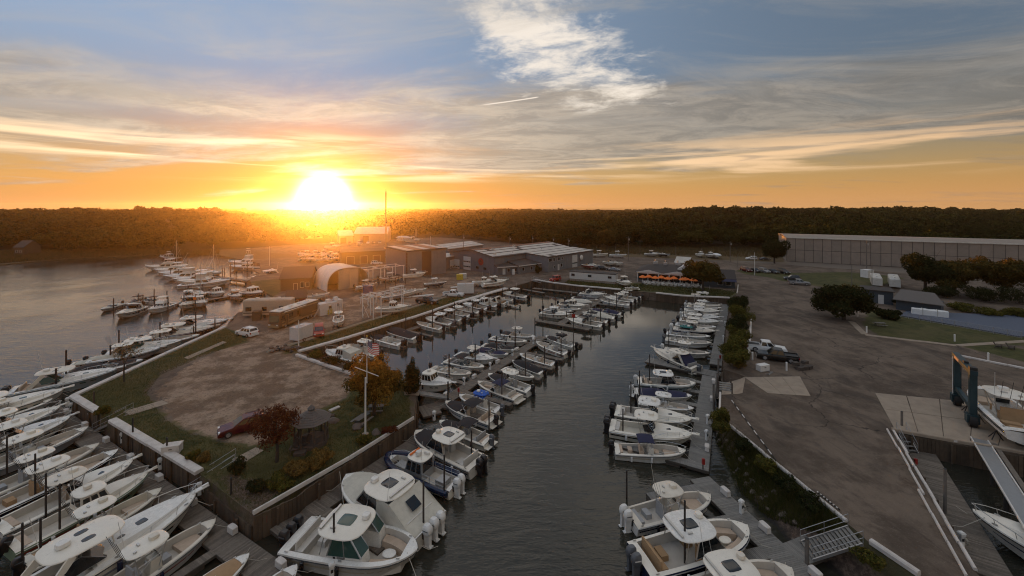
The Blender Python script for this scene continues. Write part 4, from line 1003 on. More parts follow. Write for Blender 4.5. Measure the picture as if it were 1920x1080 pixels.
            for sg in (1, -1):
                mb.bar((-2.6, sg * 1.18, .95), (-1.5, sg * 1.0, 2.4), .09, .35); mb.tube([(.0, sg * .9, 1.9), (-.1, sg * .95, 2.4)], .03, 5)
            p.append(('top_support', mb, 'top')); p.append(('radar', MB().slab(-1.5, 0, .5, .5, 2.58, .2, crown=.05), 'deck')); p.append(('antenna', MB().tube([(-2., .9, 2.5), (-2.3, .95, 4.5)], .014, 4), 'white'))
        p.append(bowrail(S, w, X, .5, .985, .5)); p += ports(w, S, X, (.58, .68, .78)); p.append(cleats(w, S, X)); p.append(pulpit(S))
        p.append(('swim_platform', MB().box((-4.25, 0, .35), (.6, 2.2, .08)), 'deck'))
        if 'canopy' in ex: p.append(('rear_canopy', MB().loft([[(-1.9, -1.05, 2.38), (-1.9, 1.05, 2.38), (-1.9, 1.05, 2.33), (-1.9, -1.05, 2.33)], [(-3., -1.25, 1.0), (-3., 1.25, 1.0), (-3., 1.25, .95), (-3., -1.25, .95)]]), 'cover'))
    elif base == 'br':
        hp, w, S, X = hull_parts(2.5, 1.1, .8, .07, .9, .22, .32, 2.6); p += hp; p.append(cleats(w, S, X))
        if 'cover' in ex:
            p.append(tarp(w, S, X, .1, .56, .55)); p.append(tarp(w, S, X, .6, .92, .25, nm='bow_cover')); p.append(('swim_platform', MB().box((-4.2, 0, .35), (.5, 2.1, .07)), 'deck'))
            p += wshield(w, S, X, .56, .4, .86, .4, 0)
        else:
            p += wshield(w, S, X, .58, .45, .9, .45, 0)
            for sg in (1, -1):
                p += seatbox(-.2, sg * .6, .6, .5, h=.45); p.append(('console', MB().box((.45, sg * .72, .75), (.5, .6, .85), 0, .85, .8), 'deck'))
                q = [(X(t), sg * (w(t) - .25)) for t in (.64, .72, .8, .87)] + [(X(t), sg * max(w(t) - .75, .05)) for t in (.87, .8, .72, .64)]; p.append(('bow_seat', MB().prism(q if sg < 0 else q[::-1], .32, .66), 'cushion'))
            p += seatbox(-2.5, 0, 1.9, .6, h=.45); p.append(('sun_pad', MB().box((-3.4, 0, .78), (.8, 1.8, .16)), 'cushion')); p.append(('swim_platform', MB().box((-4.25, 0, .35), (.6, 2.1, .07)), 'deck'))
            if 'bowcover' in ex: p.append(tarp(w, S, X, .62, .92, .12, nm='bow_cover'))
            if 'bim' in ex: p += bimini(-1.6, .3, 2.2, 2.1)
            if 'tan' in ex: p.append(tarp(w, S, X, .08, .9, .45, .86))
    elif base == 'ph':
        hp, w, S, X = hull_parts(2.7, 1.45, .85, .06, .42, .24, .38, 2.9); p += hp
        p.append(trunk(w, S, X, .6, .92, .30, .74)); p += deckhouse(-.6, 1.35, 1.95, .85, 1.45, .55, .05)
        p.append(hatch(X(.76), S(.76) + .22)); p.append(bowrail(S, w, X, .55)); p.append(pulpit(S)); p.append(cleats(w, S, X)); p += ports(w, S, X, (.66, .76))
        p.append(('radar', MB().slab(.1, 0, .5, .5, 2.5, .2, crown=.05), 'deck')); p.append(('antenna', MB().tube([(-.4, .7, 2.4), (-.6, .75, 4.6)], .014, 4), 'white')); p.append(('transom_seat', MB().box((-3.3, 0, .6), (.5, 1.7, .5)), 'seat'))
        if 'tent' in ex: p.append(('enclosure', MB().loft([[(-.55, -.95, 2.3), (-.55, .95, 2.3), (-.55, .95, .95), (-.55, -.95, .95)], [(-2.2, -1.1, 1.95), (-2.2, 1.1, 1.95), (-2.4, 1.15, .95), (-2.4, -1.15, .95)]]), 'canvas'))
    elif base == 'sf':
        hp, w, S, X = hull_parts(2.45, 1.45, .75, .05, .30, .2, .35, 2.2); p += hp
        p += deckhouse(-1.4, 1.3, 1.9, .78, 1.0, .8, .0, sides=2); p.append(trunk(w, S, X, .6, .93, .2, .7)); p.append(bowrail(S, w, X, .5, .985, .3))
        p.append(('flybridge', MB().loft([[(-1.2, -.85, 1.86), (.4, -.8, 1.86), (.4, .8, 1.86), (-1.2, .85, 1.86)], [(-1.3, -.9, 2.3), (.2, -.8, 2.3), (.2, .8, 2.3), (-1.3, .9, 2.3)]]), 'deck'))
        p.append(('bridge_top', MB().slab(-.7, 0, 1.7, 1.7, 3.05, .06), 'top')); fr = MB()
        for sx in (-1.3, .0):
            for sg in (1, -1): fr.tube([(sx, sg * .78, 2.25), (sx + .05, sg * .72, 3.06)], .022, 4)
        p.append(('top_frame', fr, 'frame'))
        if 'tower' in ex:
            fr = MB()
            for sx in (-1.2, .3):
                for sg in (1, -1): fr.tube([(sx, sg * .9, 1.0), (-.45 + sx * .2, sg * .35, 4.6)], .025, 4)
            fr.box((-.5, 0, 4.6), (.8, .9, .05)).box((-.5, 0, 5.2), (.7, .8, .04)); p.append(('tuna_tower', fr, 'frame'))
        if 'rig' in ex:
            for sg in (1, -1): p.append(('outrigger', MB().tube([(-.6, sg * .95, 1.4), (-1.9, sg * 1.9, 5.6)], .02, 4), 'frame'))
        if 'wrap' in ex: p.append(('enclosure', MB().loft([[(-1.25, -.8, 2.28), (.1, -.75, 2.28), (.1, .75, 2.28), (-1.25, .8, 2.28)], [(-1.2, -.74, 3.04), (-.05, -.7, 3.04), (-.05, .7, 3.04), (-1.2, .74, 3.04)]]), 'canvas'))
    elif base == 'sail':
        hp, w, S, X = hull_parts(2.3, 1.15, .85, .1, .36, .3, .5, 2.0); p += hp
        p.append(trunk(w, S, X, .38, .8, .35, .6)); p.append(bowrail(S, w, X, .6, .985, .5))
        p.append(('mast', MB().tube([(.6, 0, 1.2), (.6, 0, 10.5)], .07, 6, .05), 'frame')); p.append(('boom', MB().tube([(.6, 0, 2.1), (-2.6, 0, 2.15)], .05, 6), 'frame')); p.append(('furled_sail', MB().tube([(.5, 0, 2.25), (-1., 0, 2.32), (-2.5, 0, 2.25)], .13, 6), 'canvas'))
        st = MB().tube([(.6, 0, 10.4), (3.9, 0, 1.2)], .012, 3).tube([(.6, 0, 10.4), (-3.9, 0, .9)], .012, 3)
        for sg in (1, -1): st.tube([(.6, 0, 10.2), (.5, sg * 1.1, .95)], .012, 3)
        p.append(('rigging', st, 'frame'))
    elif base == 'rib':
        hp, w, S, X = hull_parts(2.3, 1.0, .7, .05, .9, .2, .4, 2.6); p += hp
        tb = MB()
        for sg in (1, -1): tb.tube([(X(t), sg * (w(t) + .14), S(t) + .02) for t in (0, .15, .3, .45, .6, .72, .82, .9, .96)] + [(X(1.), 0, S(1.) + .05)], .27, 10)
        p.append(('collar', tb, 'collar')); p += deckhouse(-.9, 1.2, 1.75, .4, 1.75, .45, .05, 'cabin', 3, .92)
        mb = MB().slab(.0, .2, .5, .5, 2.4, .25, crown=.08).box((-.5, -.3, 2.4), (.6, .12, .2)).tube([(-.7, .6, 2.3), (-.7, .6, 3.4)], .02, 4).tube([(.3, -.6, 2.3), (.3, -.6, 3.1)], .02, 4)
        p.append(('radar', mb, 'white')); p.append(('light_bar', MB().box((.65, 0, 2.36), (.14, 1.2, .1)), 'orangelight'))
        rl = MB()
        for sg in (1, -1):
            for z in (1.0, 1.35): rl.tube([(-3.7, sg * .95, z), (-1., sg * .95, z)], .022, 4)
            for xx in (-3.7, -2.8, -1.9, -1.): rl.tube([(xx, sg * .95, .7), (xx, sg * .95, 1.35)], .022, 4)
            rl.tube([(1.4, sg * .9, 1.4), (2.6, sg * .75, 1.5), (3.4, sg * .2, 1.5)], .022, 4)
        p.append(('rail', rl, 'frame')); p.append(('deck_locker', MB().box((-2.6, 0, .65), (.9, 1., .5)), 'cabin')); p.append(('bow_pad', MB().box((2.1, 0, .55), (1.2, .9, .3)), 'cabin'))
    elif base == 'lob':
        hp, w, S, X = hull_parts(2.6, 1.5, .75, .04, .42, .16, .3, 2.3, .12); p += hp
        p += deckhouse(-.6, 1.4, 2.0, .85, 1.35, .5, -.1, sides=2); p.append(trunk(w, S, X, .66, .9, .28, .62)); p.append(('radar', MB().slab(.2, 0, .5, .5, 2.4, .2, crown=.05), 'deck')); p.append(cleats(w, S, X))
        p.append(('door', MB().box((-.52, -.55, 1.3), (.06, .6, 1.2)), 'dark')); p.append(('engine_box', MB().box((-1.7, 0, .5), (1.2, .9, .4)), 'seat')); p.append(bowrail(S, w, X, .72, .985, .35))
    if base != 'rib':
        for sg in (1, -1):
            p.append(('mooring_line', MB().tube([(3.55, sg * .35, S(.94) + .08), (4.3, sg * .8, .62), (4.75, sg * 1.15, .6)], .018, 4), 'rope'))
            st = MB(); tt = [.02 + .9 * i / 14 for i in range(15)]
            def hp_(t_, u):
                s = max(0, (t_ - .5) / .5); Wt, Zt = w(t_) * .985, S(t_) - .16; wc = w(t_) * (.9 - .38 * s * s); zc = .06 + S(t_) * .55 * s ** 2.4
                xa = X(t_) - .005 * LP * s; xb = X(t_) - .03 * LP * s * s
                return Vector((xb + (xa - xb) * u, sg * (wc + (Wt - wc) * u + .008), zc + (Zt - zc) * u))
            a_ = [hp_(t_, .55) for t_ in tt]; b_ = [hp_(t_, .78 - .15 * i / 14) for i, t_ in enumerate(tt)]
            for i in range(14):
                q = [a_[i], a_[i + 1], b_[i + 1], b_[i]]; st.add(q if sg < 0 else q[::-1], [(0, 1, 2, 3)])
            p.append(('hull_stripe', st, 'stripe'))
    if base not in ('rib', 'sail'):
        for t in (.22, .5):
            for sg in (1, -1): p.append(('fender', MB().tube([(X(t), sg * (w(t) + .13), S(t) - .62), (X(t), sg * (w(t) + .14), S(t) - .56), (X(t), sg * (w(t) + .13), S(t) - .18), (X(t), sg * (w(t) + .12), S(t) - .12)], .11, 8), 'fender'))
    if base in ('cc', 'wa') and 'bim' not in ex:
        for q in range(4): p.append(('fishing_rod', MB().tube([(-1.55, -.6 + q * .4, 2.45), (-2.1, -.66 + q * .44, 4.1)], .012, 4), 'rod'))
    if base in ('cc', 'cclow', 'br', 'dc'): p.append(('cooler', MB().box((-2.2, .35, .52), (.5, .8, .4)), 'seat'))
    meshes = [(n, mb.mesh(n, 32), k) for n, mb, k in p]
    PROTO[kind] = meshes; return meshes
_ob = None
def boat(kind, bow, stern=None, label='', L=None, head=None, z=.9, hull='gel', top='gel', deck='gel', seat='cushion_white', cover='cover_dark', eng=1, ecol='engine_black', liner='liner', group=None, name=None, base=0., tilt=False, stands=False, cat='boat', cushion='cushion', glass='glass', widen=1., engx=0.):
    global _ob
    g_ = random.Random(label); wv = ['gel', 'gel', 'gel_b', 'gel_c', 'gel_d']
    hull = g_.choice(wv) if hull == 'gel' else hull; deck = g_.choice(wv[:4]) if deck == 'gel' else deck; top = g_.choice(wv[:4]) if top == 'gel' else top
    if seat == 'cushion_white': seat = g_.choice(['cushion_white', 'cushion_white', 'cushion', 'gel_grey', 'cover_tan'])
    b = P(bow[0], bow[1], z + base) if len(bow) == 2 else Vector(bow)
    if stern is not None:
        s = P(stern[0], stern[1], z + base); d = Vector((b.x - s.x, b.y - s.y, 0)); Lx = d.length; d.normalize()
        if L is None: L = min(max(Lx, 5.), 16.)
    else: d = Vector((head[0], head[1], 0)).normalized()
    sc_ = L / LP; c = Vector((b.x, b.y, 0)) - d * L / 2; c.z = base
    NM = {'cc': 'center_console_boat', 'cclow': 'open_boat', 'wa': 'cabin_boat', 'dc': 'dual_console_boat', 'ex': 'express_cruiser', 'br': 'bowrider', 'ph': 'pilothouse_boat', 'sf': 'sportfishing_boat', 'sail': 'sailboat', 'rib': 'patrol_boat', 'lob': 'lobster_boat'}
    k0 = kind.split('+')[0]
    root = thing(name or NM[k0], label, cat, c, math.atan2(d.y, d.x) + random.uniform(-.02, .02), group)
    root.scale = (sc_, sc_ * widen, sc_ * (.55 + .45 / max(sc_, .8) if sc_ > 1 else 1))
    MM = dict(hull=hull, deck=deck, liner=liner, fender=g_.choice(['lamp_white', 'gel_navy', 'gel_black']), rod='plastic_black', rub='plastic_black' if hull.startswith('gel') and hull in wv else 'steel', top=top, frame='steel', rail='steel', glass=glass, seat=seat, cushion=cushion, cover=cover, canvas='canvas', white='whitepaint', collar='gel_navy', cabin='alu', orangelight='orange', dark='plastic_black')
    if k0 == 'rib': MM['frame'] = 'alu'
    MM['rope'] = 'rope'; MM['stripe'] = g_.choice([None, None, 'gel_navy', 'gel_black', 'gel_red', 'gel_grey', 'gel_blue', 'gel_tan'])
    for n, me, k in proto(kind):
        if MM[k] is None or (k == 'rope' and base > 0) or (n == 'fender' and base > 0): continue
        link(n, me, MM[k], root)
    if eng:
        if _ob is None: _ob = [q.mesh('outboard') for q in ob_parts()]
        es = min(1.25, 1.0 / sc_ * (.8 + .25 * sc_)) * (1.12 if eng > 1 else 1.)
        for i in range(eng):
            y = (i - (eng - 1) / 2) * .56 * es
            e = link('outboard', _ob[0], ecol, root, (-3.98 + engx, y, .72 if k0 != 'rib' else .7)); e.scale = (es, es, es)
            e.rotation_euler = (0, (R(28) if tilt else R(4)) , 0)
            link('lower_unit', _ob[1], ecol, e); link('bracket', _ob[2], 'plastic_black', e); link('decal', _ob[3], 'engine_grey' if ecol != 'engine_grey' else 'lamp_white', e)
    if stands:
        for sx in (-2.4, .3, 2.2):
            for sg in (1, -1):
                h = base - LAND + .05
                part('jack_stand', MB().tube([(sx, sg * .9, .0), (sx, sg * 1.05, -.2)], .05, 5).tube([(sx, sg * 1.05, -.15), (sx - .25, sg * 1.3, -h / sc_)], .03, 4).tube([(sx, sg * 1.05, -.15), (sx + .25, sg * 1.3, -h / sc_)], .03, 4).tube([(sx, sg * 1.05, -.15), (sx, sg * .75, -h / sc_)], .03, 4), 'plastic_black', root)
        for sx in (-2.5, 1.2): part('keel_block', MB().box((sx, 0, -.35 - (base - LAND - .35) / 2 / sc_ + .0), (.35, .5, max(.05, (base - LAND - .35 * sc_)) / sc_)), 'grimewood', root)
    return root
# ------------------------------------------------------------ the boats, row by row
W_, N_, G_ = 'engine_white', 'cover_navy', 'engine_grey'
# left foreground dock, bows towards the dock
gL = 'boats on the left foreground dock'; hL = (.40, .916)
boat('cc', (557, 1064), None, 'white open boat cut off at the bottom edge beside the corner pedestal', 7.5, (.4, .916), group=gL)
boat('br+tan', (466, 1040), None, 'white boat with tan canvas deck cover at the bottom of the left dock', 7.5, (.45, .893), cover='cover_tan', group=gL)
boat('cc', (403, 980), None, 'white center console with pink-tan bow seating nearest the camera on the left dock', 8.6, (.42, .907), cushion='cushion', group=gL)
boat('ex', (367, 935), None, 'large white express cruiser with long hardtop on the left foreground dock', 12.0, (.43, .903), group=gL, eng=2, z=1.3)
boat('cc', (302, 921), None, 'cream center console with oval hardtop squeezed beside the large left cruiser', 8.4, hL, deck='gel_cream', liner='gel_cream', group=gL)
boat('ph', (277, 890), None, 'pilothouse boat with pale green hull on the left foreground dock', 8.8, hL, hull='gel_green', group=gL, eng=1, tilt=True, z=1.2)
boat('wa', (250, 868), None, 'cabin boat with black tilted outboard and bow rail beside the green hulled boat', 9.0, hL, group=gL, tilt=True, z=1.1)
boat('cc', (222, 850), None, 'black hulled center console with twin white outboards on the left dock', 9.6, hL, hull='gel_black', ecol=W_, eng=2, group=gL)
boat('cc', (186, 837), None, 'cream center console with wide hardtop beyond the black hulled boat on the left dock', 8.8, hL, hull='gel_cream', deck='gel_cream', ecol=W_, group=gL)
boat('cc+rail', (166, 806), None, 'long grey hulled center console with brown bow cushions on the left dock', 9.4, hL, hull='gel_grey', group=gL)
boat('wa', (133, 785), None, 'white cabin boat with rails, fourth from the river end of the left dock', 9.2, hL, group=gL, z=1.1)
boat('wa+bim', (114, 766), None, 'white cabin boat with dark hatch, third from the river end of the left dock', 9.4, hL, group=gL, hull='gel_grey', z=1.1)
boat('cc', (98, 752), None, 'white open boat second from the river end of the left dock', 8.8, (.5, .866), group=gL)
boat('ex', (121, 737), None, 'white hardtop cruiser at the river end of the left dock', 11.5, (.62, .785), group=gL, glass='glass_green', z=1.2)
# river bulkhead
gM = 'cruisers along the river bulkhead'; hM = (.86, .51)
boat('ex', (221, 697), (86, 720), 'grey sided hardtop cruiser with green windscreen at the near end of the river bulkhead', group=gM, hull='gel_sage', glass='glass_green', eng=2, L=11, z=1.2)
boat('br+cover', (268, 677), None, 'dark covered low boat second along the river bulkhead', 9.5, hM, hull='gel_grey', cover='cover_dark', group=gM)
boat('cclow+cover', (232, 666), None, 'small white covered boat behind the dark covered river boat', 6.5, hM, cover='canvas', group=gM)
boat('wa', (302, 657), None, 'white cabin boat behind the bare tree on the river bulkhead', 9.5, hM, group=gM, hull='gel_grey')
boat('ex', (342, 643), None, 'white cruiser with bright green windscreen in mid row of the river bulkhead', 10.5, hM, glass='glass_green', group=gM, z=1.1)
boat('cc', (374, 630), None, 'white hulled center console with black enclosure on the river bulkhead', 11., hM, group=gM, eng=3, hull='gel_sage', z=1.1)
boat('ex', (403, 617), None, 'dark hulled express cruiser second from the far end of the river bulkhead', 11.5, hM, hull='gel_navy', group=gM, z=1.1)
boat('ex', (428, 604), None, 'dark hulled express cruiser at the far end of the river bulkhead', 11., (.9, .43), hull='gel_grey', group=gM, z=1.1)
# river cruisers
gN = 'boats on the river finger docks'
boat('ex+arch', (222, 594), None, 'white express cruiser outermost on the river docks, bow to the camera', 9.5, (.30, -.954), group=gN, eng=0, cover='cover_dark')
boat('br+cover', (190, 580), None, 'low grey runabout behind the outermost river cruiser', 7., (.2, -.98), group=gN, hull='gel_grey', cover='canvas')
boat('br+bim', (238, 571), None, 'white runabout with dark bimini arch behind the flybridge boat', 8., (.25, -.968), group=gN, eng=0)
boat('sf', (279, 584), None, 'white flybridge cruiser on the river docks with bow to the camera', 10., (.25, -.968), group=gN, eng=0, z=1.1)
boat('br+bim', (300, 566), None, 'low runabout with black bimini frame beside the bare river dock', 7., (.9, -.43), group=gN)
boat('ex+arch', (341, 577), None, 'white cruiser with grey canvas at the middle river dock', 9., (.35, -.936), group=gN, eng=0)
boat('wa', (352, 562), None, 'white hardtop boat behind the middle river cruiser', 8.5, (.6, -.8), group=gN)
boat('ph', (384, 570), None, 'pilothouse boat with a row of windows beside the orange marker', 9.5, (.82, -.57), group=gN, eng=0, z=1.1)
boat('sail', (384, 553), None, 'white sailboat with bare mast on the river docks', 9., (.8, -.6), group=gN, eng=0)
boat('ph', (419, 552), None, 'white pilothouse boat left of the small grey cabin boat', 8.5, (.85, -.52), group=gN)
boat('wa', (449, 557), None, 'small grey cabin boat in front of the dark river floats', 7.5, (.75, -.66), group=gN, hull='gel_grey')
boat('lob', (494, 551), None, 'big dark hulled pilothouse boat nearest the brown shed', 11., (.88, -.47), group=gN, eng=0, hull='gel_navy', z=1.2)
# far river piers
gO = 'sportfishing boats on the far river pier'
for i, (x, y, L, k) in enumerate([(272, 501, 15, 'sf+tower+rig'), (288, 507, 14, 'sf+rig'), (296, 513, 14, 'sf'), (306, 519, 14, 'sf+wrap'), (323, 525, 15, 'sf+rig'), (332, 529, 15, 'sf+wrap')]):
    boat(k, (x, y), None, f'white sportfishing boat pointing left, {ORD[i]} from the far end of the river pier', L, (-.97, -.24), group=gO, eng=0, z=1.4, top='gel')
boat('sf+wrap', (433, 527), (358, 531), 'long white sportfishing yacht lying along the near side of the river pier', group=gO, eng=0, z=1.4, L=14.5)
boat('sail', (415, 512), None, 'sailboat with tall mast behind the sportfishing boats', 10., (.9, -.3), group=gO, eng=0)
boat('sail', (345, 503), None, 'sailboat with the tallest mast among the far sportfishing boats', 11., (.9, -.3), group=gO, eng=0)
boat('sf+tower+wrap', (428, 492), None, 'tall sportfisher with white canvas enclosure by the river bank', 15., (-.98, -.15), group=gO, eng=0, z=1.4)
boat('sf', (430, 500), None, 'grey sportfisher lying in front of the tall canvas enclosed one', 13., (-.98, -.15), group=gO, eng=0, z=1.4, hull='gel_grey')
boat('ex', (470, 523), (523, 513), 'long dark hulled motor yacht beside the far river boardwalk', group=gO, eng=0, hull='gel_black', L=13., z=1.4)
boat('lob', (300, 483), None, 'dark work barge moored near the far river shore', 12., (-.95, .2), group=gO, eng=0, hull='gel_black', deck='gel_grey', top='gel_grey')
# small boats stored beyond the arched tent
for i in range(16):
    x = 560 + (i % 8) * 10.5 + random.uniform(-2, 2); y = 478 + (i // 8) * 8 + random.uniform(-1.5, 1.5)
    boat(random.choice(['cc', 'cc', 'wa', 'ex+arch', 'cc+bim']), (x, y), None, f'small boat {ORD[i % 8]} from the left in the hazy {"back" if i < 8 else "front"} storage row', 7.5, (random.uniform(-.3, .3), -.9), group='boats stored in the hazy far rows', base=LAND + .7, z=.9, eng=1)
# left basin bulkhead
gQ = 'boats under the left basin bulkhead'; hQ = (-.86, .51)
boat('ph+tent', (612, 660), (682, 674), 'white pilothouse boat with bow rail nearest the shrubs on the left basin bulkhead', group=gQ, L=8.8, z=1.0)
boat('cc', (652, 648), None, 'white hardtop center console half hidden behind the flag', 8.4, hQ, group=gQ, eng=2)
boat('cclow+bowcover', (694, 630), None, 'long open boat with dark bow cover below the first basin dock light', 9.0, hQ, group=gQ, eng=2)
boat('cclow+cover', (722, 619), None, 'big boat fully wrapped in dark brown cover on the left basin bulkhead', 9.4, hQ, group=gQ, cover='cover_dark', eng=2)
boat('cclow', (781, 605), None, 'white open boat with wide rounded bow on the left basin bulkhead', 7.6, hQ, group=gQ, eng=1)
boat('wa', (797, 597), None, 'cream boat with dark windscreen tent behind the rounded open boat', 8.2, hQ, group=gQ, hull='gel_cream', eng=2, ecol=G_)
boat('wa', (814, 590), None, 'white cabin boat with radar just beyond the cream basin boat', 8.6, hQ, group=gQ, eng=2)
boat('cc', (832, 583), None, 'white hardtop center console sixth from the near end under the left basin wall', 8.4, hQ, group=gQ, eng=2)
boat('cc+rail', (851, 577), None, 'white center console with bow rail below the end of the grass strip', 8.2, hQ, group=gQ, eng=2)
boat('wa', (866, 571), None, 'white cabin boat below the gap in the left basin wall', 8.4, hQ, group=gQ, eng=2)
boat('ph', (884, 566), None, 'white pilothouse boat below the log capped bulkhead', 8.6, hQ, group=gQ, eng=2)
boat('ex+arch', (899, 562), None, 'low white cruiser with slanting radar arch on the left basin wall', 8.8, hQ, group=gQ, ecol=W_, eng=1)
boat('cclow', (928, 556), None, 'small white skiff on the left basin wall before the last cabin boat', 6.2, hQ, group=gQ)
boat('wa', (938, 550), None, 'white hardtop cabin boat at the back end of the left basin wall', 9.4, hQ, group=gQ, eng=2)
boat('cclow', (952, 568), (968, 571), 'tiny grey tender floating off the left basin boats', group=gQ, L=4., name='tender')
# middle dock, left side
gR = 'boats on the left side of the middle dock'; hR = (.87, -.49)
boat('ph', (849, 721), (786, 710), 'white pilothouse boat beside the white footbridge', group=gR, L=8.2, eng=0, z=1.1)
boat('cclow+rail', (884, 702), (822, 690), 'white open boat with tan bow cushions left of the middle dock', group=gR, L=7.4)
boat('br+bim', (908, 689), (850, 676), 'white bowrider with black bimini left of the middle dock', group=gR, L=7.6, ecol=G_)
boat('wa', (927, 676), (868, 664), 'white hardtop boat with tan bow seat left of the middle dock', group=gR, L=7.6)
boat('br+cover', (953, 665), (898, 655), 'navy covered bowrider left of the middle dock', group=gR, L=7.4, cover='cover_navy', eng=0)
boat('br+cover', (971, 655), (915, 646), 'black covered bowrider left of the middle dock', group=gR, L=7.2, cover='cover_dark')
boat('cclow+bim', (988, 642), (930, 633), 'white open boat with folded dark top near the far end of the middle dock', group=gR, L=7.8)
boat('cc', (1003, 632), (955, 625), 'small white center console with tall T-top at the far end of the middle dock', group=gR, L=7.2)
# middle dock, right side and the big boats by the lawn
gS = 'boats on the right side of the middle dock'
boat('dc', (783, 1037), (540, 992), 'large white dual console boat with tan bow lounge and black sunroof, bottom centre', group=gS, L=10.4, eng=3, ecol='engine_black', z=1.3, glass='glass_green', cushion='cushion', widen=1.08)
boat('dc+tent', (648, 897), (828, 990), 'large white boat with canvas enclosure and three white outboards', group=gS, L=10.6, eng=3, ecol=W_, z=1.3, widen=1.1)
boat('rib', (727, 856), (862, 910), 'grey aluminium patrol boat with dark blue inflatable collar', group=gS, L=8.8, eng=2, ecol=W_, z=.9)
boat('dc+bowcover', (779, 812), (905, 868), 'white hardtop boat with black bow cover beyond the patrol boat', group=gS, L=9.2, eng=2, z=1.2)
boat('br+bim+bowcover', (824, 790), (918, 824), 'white bowrider with black bimini and bow cover, next to the white hardtop boat', group=gS, L=7.4, ecol=G_)
boat('br+bim+bowcover', (836, 754), (934, 790), 'white bowrider with large black bimini and pinkish seats', group=gS, L=8.0, seat='cushion')
boat('cc+bim', (861, 741), (930, 762), 'white boat with bright blue bimini and clear enclosure', group=gS, L=6.8, cover='cover_blue', top='cover_blue', ecol=G_)
boat('br+bim', (896, 716), (975, 744), 'white jet boat with navy bimini on the middle dock', group=gS, L=7.6, cover='cover_navy', eng=0)
boat('cc+bowcover', (916, 702), (995, 728), 'white hardtop center console with dark bow cover on the middle dock', group=gS, L=8., z=1.0)
boat('br', (1001, 707), (955, 690), 'white bowrider turned with its bow to the channel', group=gS, L=6.2, eng=0)
boat('cclow+cover', (961, 676), (1020, 696), 'half covered black and white boat on the middle dock', group=gS, L=6.6, cover='cover_dark')
boat('cclow', (975, 664), (1030, 678), 'white open boat with beige seats beyond the half covered boat', group=gS, L=7.0, seat='cushion')
boat('cclow+rail', (1006, 642), (1058, 659), 'white open boat second from the far end right of the middle dock', group=gS, L=7.6)
boat('cc+bim+bowcover', (1023, 631), (1076, 646), 'white boat with black canvas top at the far right end of the middle dock', group=gS, L=7.2, top='cover_dark')
# far middle dock
gT = 'boats on the far middle dock'
for i, (k, x, y, l, kw) in enumerate([
    ('wa', 1069, 592, 'white hardtop boat nearest on the left of the far middle dock', {}),
    ('cclow', 1073, 585, 'low black hulled boat on the left of the far middle dock', dict(hull='gel_black')),
    ('br+bim', 1089, 580, 'cream boat with black bimini left of the far middle dock', dict(hull='gel_cream')),
    ('ph', 1099, 575, 'white pilothouse boat left of the far middle dock', {}),
    ('cclow+cover', 1111, 568, 'long low covered white boat left of the far middle dock', dict(cover='canvas')),
    ('br+cover', 1121, 562, 'black and white covered boat left of the far middle dock', {}),
    ('ex+arch', 1134, 554, 'white cruiser at the head of the far middle dock left side', {})]):
    boat(k, (x, y), None, l, 7.6, (.87, -.49), group=gT, **kw)
for i, (k, x, y, l, kw) in enumerate([
    ('wa', 1065, 601, 'white boat with black bow cover nearest on the right of the far middle dock', dict(top='cover_dark')),
    ('cc', 1077, 594, 'white boat with black T-top on the right of the far middle dock', dict(top='cover_dark')),
    ('cclow+cover', 1092, 587, 'white boat with pale cover on the right of the far middle dock', dict(cover='canvas')),
    ('br+cover', 1106, 580, 'navy covered boat right of the far middle dock', dict(cover='cover_navy')),
    ('cclow+rail', 1126, 564, 'tan trimmed white open boat right of the far middle dock', {}),
    ('wa', 1135, 559, 'white cabin boat just beyond the tan trimmed boat on the far dock', {}),
    ('cc', 1143, 555, 'white T-top boat third from the quay on the far middle dock', {}),
    ('cc', 1151, 551, 'white T-top boat second from the quay on the far middle dock', {}),
    ('cc', 1165, 549, 'white center console with dark outboards closest to the white quay', dict(eng=2))]):
    boat(k, (x, y), None, l, 8., (-.87, .49), group=gT, **{'eng': 1, **kw})
boat('cclow', P(1171, 540, LAND + 1.0), None, 'small white skiff lying on the white quay', 4.5, (-.9, -.3), base=LAND + .45, eng=0, name='skiff')
# right dock
gU = 'boats on the right hand dock'; hU = (.90, -.44)
boat('ex', (1279, 558), None, 'white cruiser at the back right corner with bow to the left', 9., (-.95, .2), group=gU, eng=1)
rt = [('cc', 1338, 566, {}), ('cclow+rail', 1353, 574, {}), ('cc', 1353, 579, dict(hull='gel_navy')), ('wa', 1350, 586, {}), ('cc', 1349, 591, dict(hull='gel_cream')), ('wa', 1351, 598, {}), ('ex', 1349, 607, dict(eng=2)), ('cc', 1343, 615, dict(eng=2)), ('wa', 1342, 624, dict(hull='gel_black', eng=2)), ('cc+bim', 1332, 633, dict(top='cover_teal')), ('cclow+rail', 1334, 645, dict(deck='gel_cream'))]
desc = ['white T-top boat', 'low white open boat', 'navy hulled T-top boat', 'white cabin boat', 'cream T-top boat', 'white cabin boat with rails', 'white express boat', 'twin outboard T-top boat', 'black hulled cabin boat', 'white boat with teal canvas top', 'cream decked open boat']
for i, (k, x, y, kw) in enumerate(rt):
    boat(k, (x, y), None, f'{desc[i]}, {ORD[i]} from the back corner on the far right dock', 8.2, hU, group=gU, ecol=['engine_black', G_, W_][i % 3] if i != 9 else 'engine_black', **{'eng': 1, **kw})
boat('cc', (1331, 664), None, 'white center console hidden behind the navy canopy cruiser', 7.6, hU, group=gU, ecol=W_)
boat('ex+canopy', (1226, 657), (1308, 688), 'white sport cruiser with navy canopy on the wide finger float', L=8.8, group=gU, cover='cover_navy', top='gel', ecol=G_, z=1.1)
boat('dc+rail', (1304, 721), (1212, 712), 'white dual console with white outboard nearest the boat ramp', L=8.0, group=gU, ecol=W_, hull='gel_sage', z=1.1)
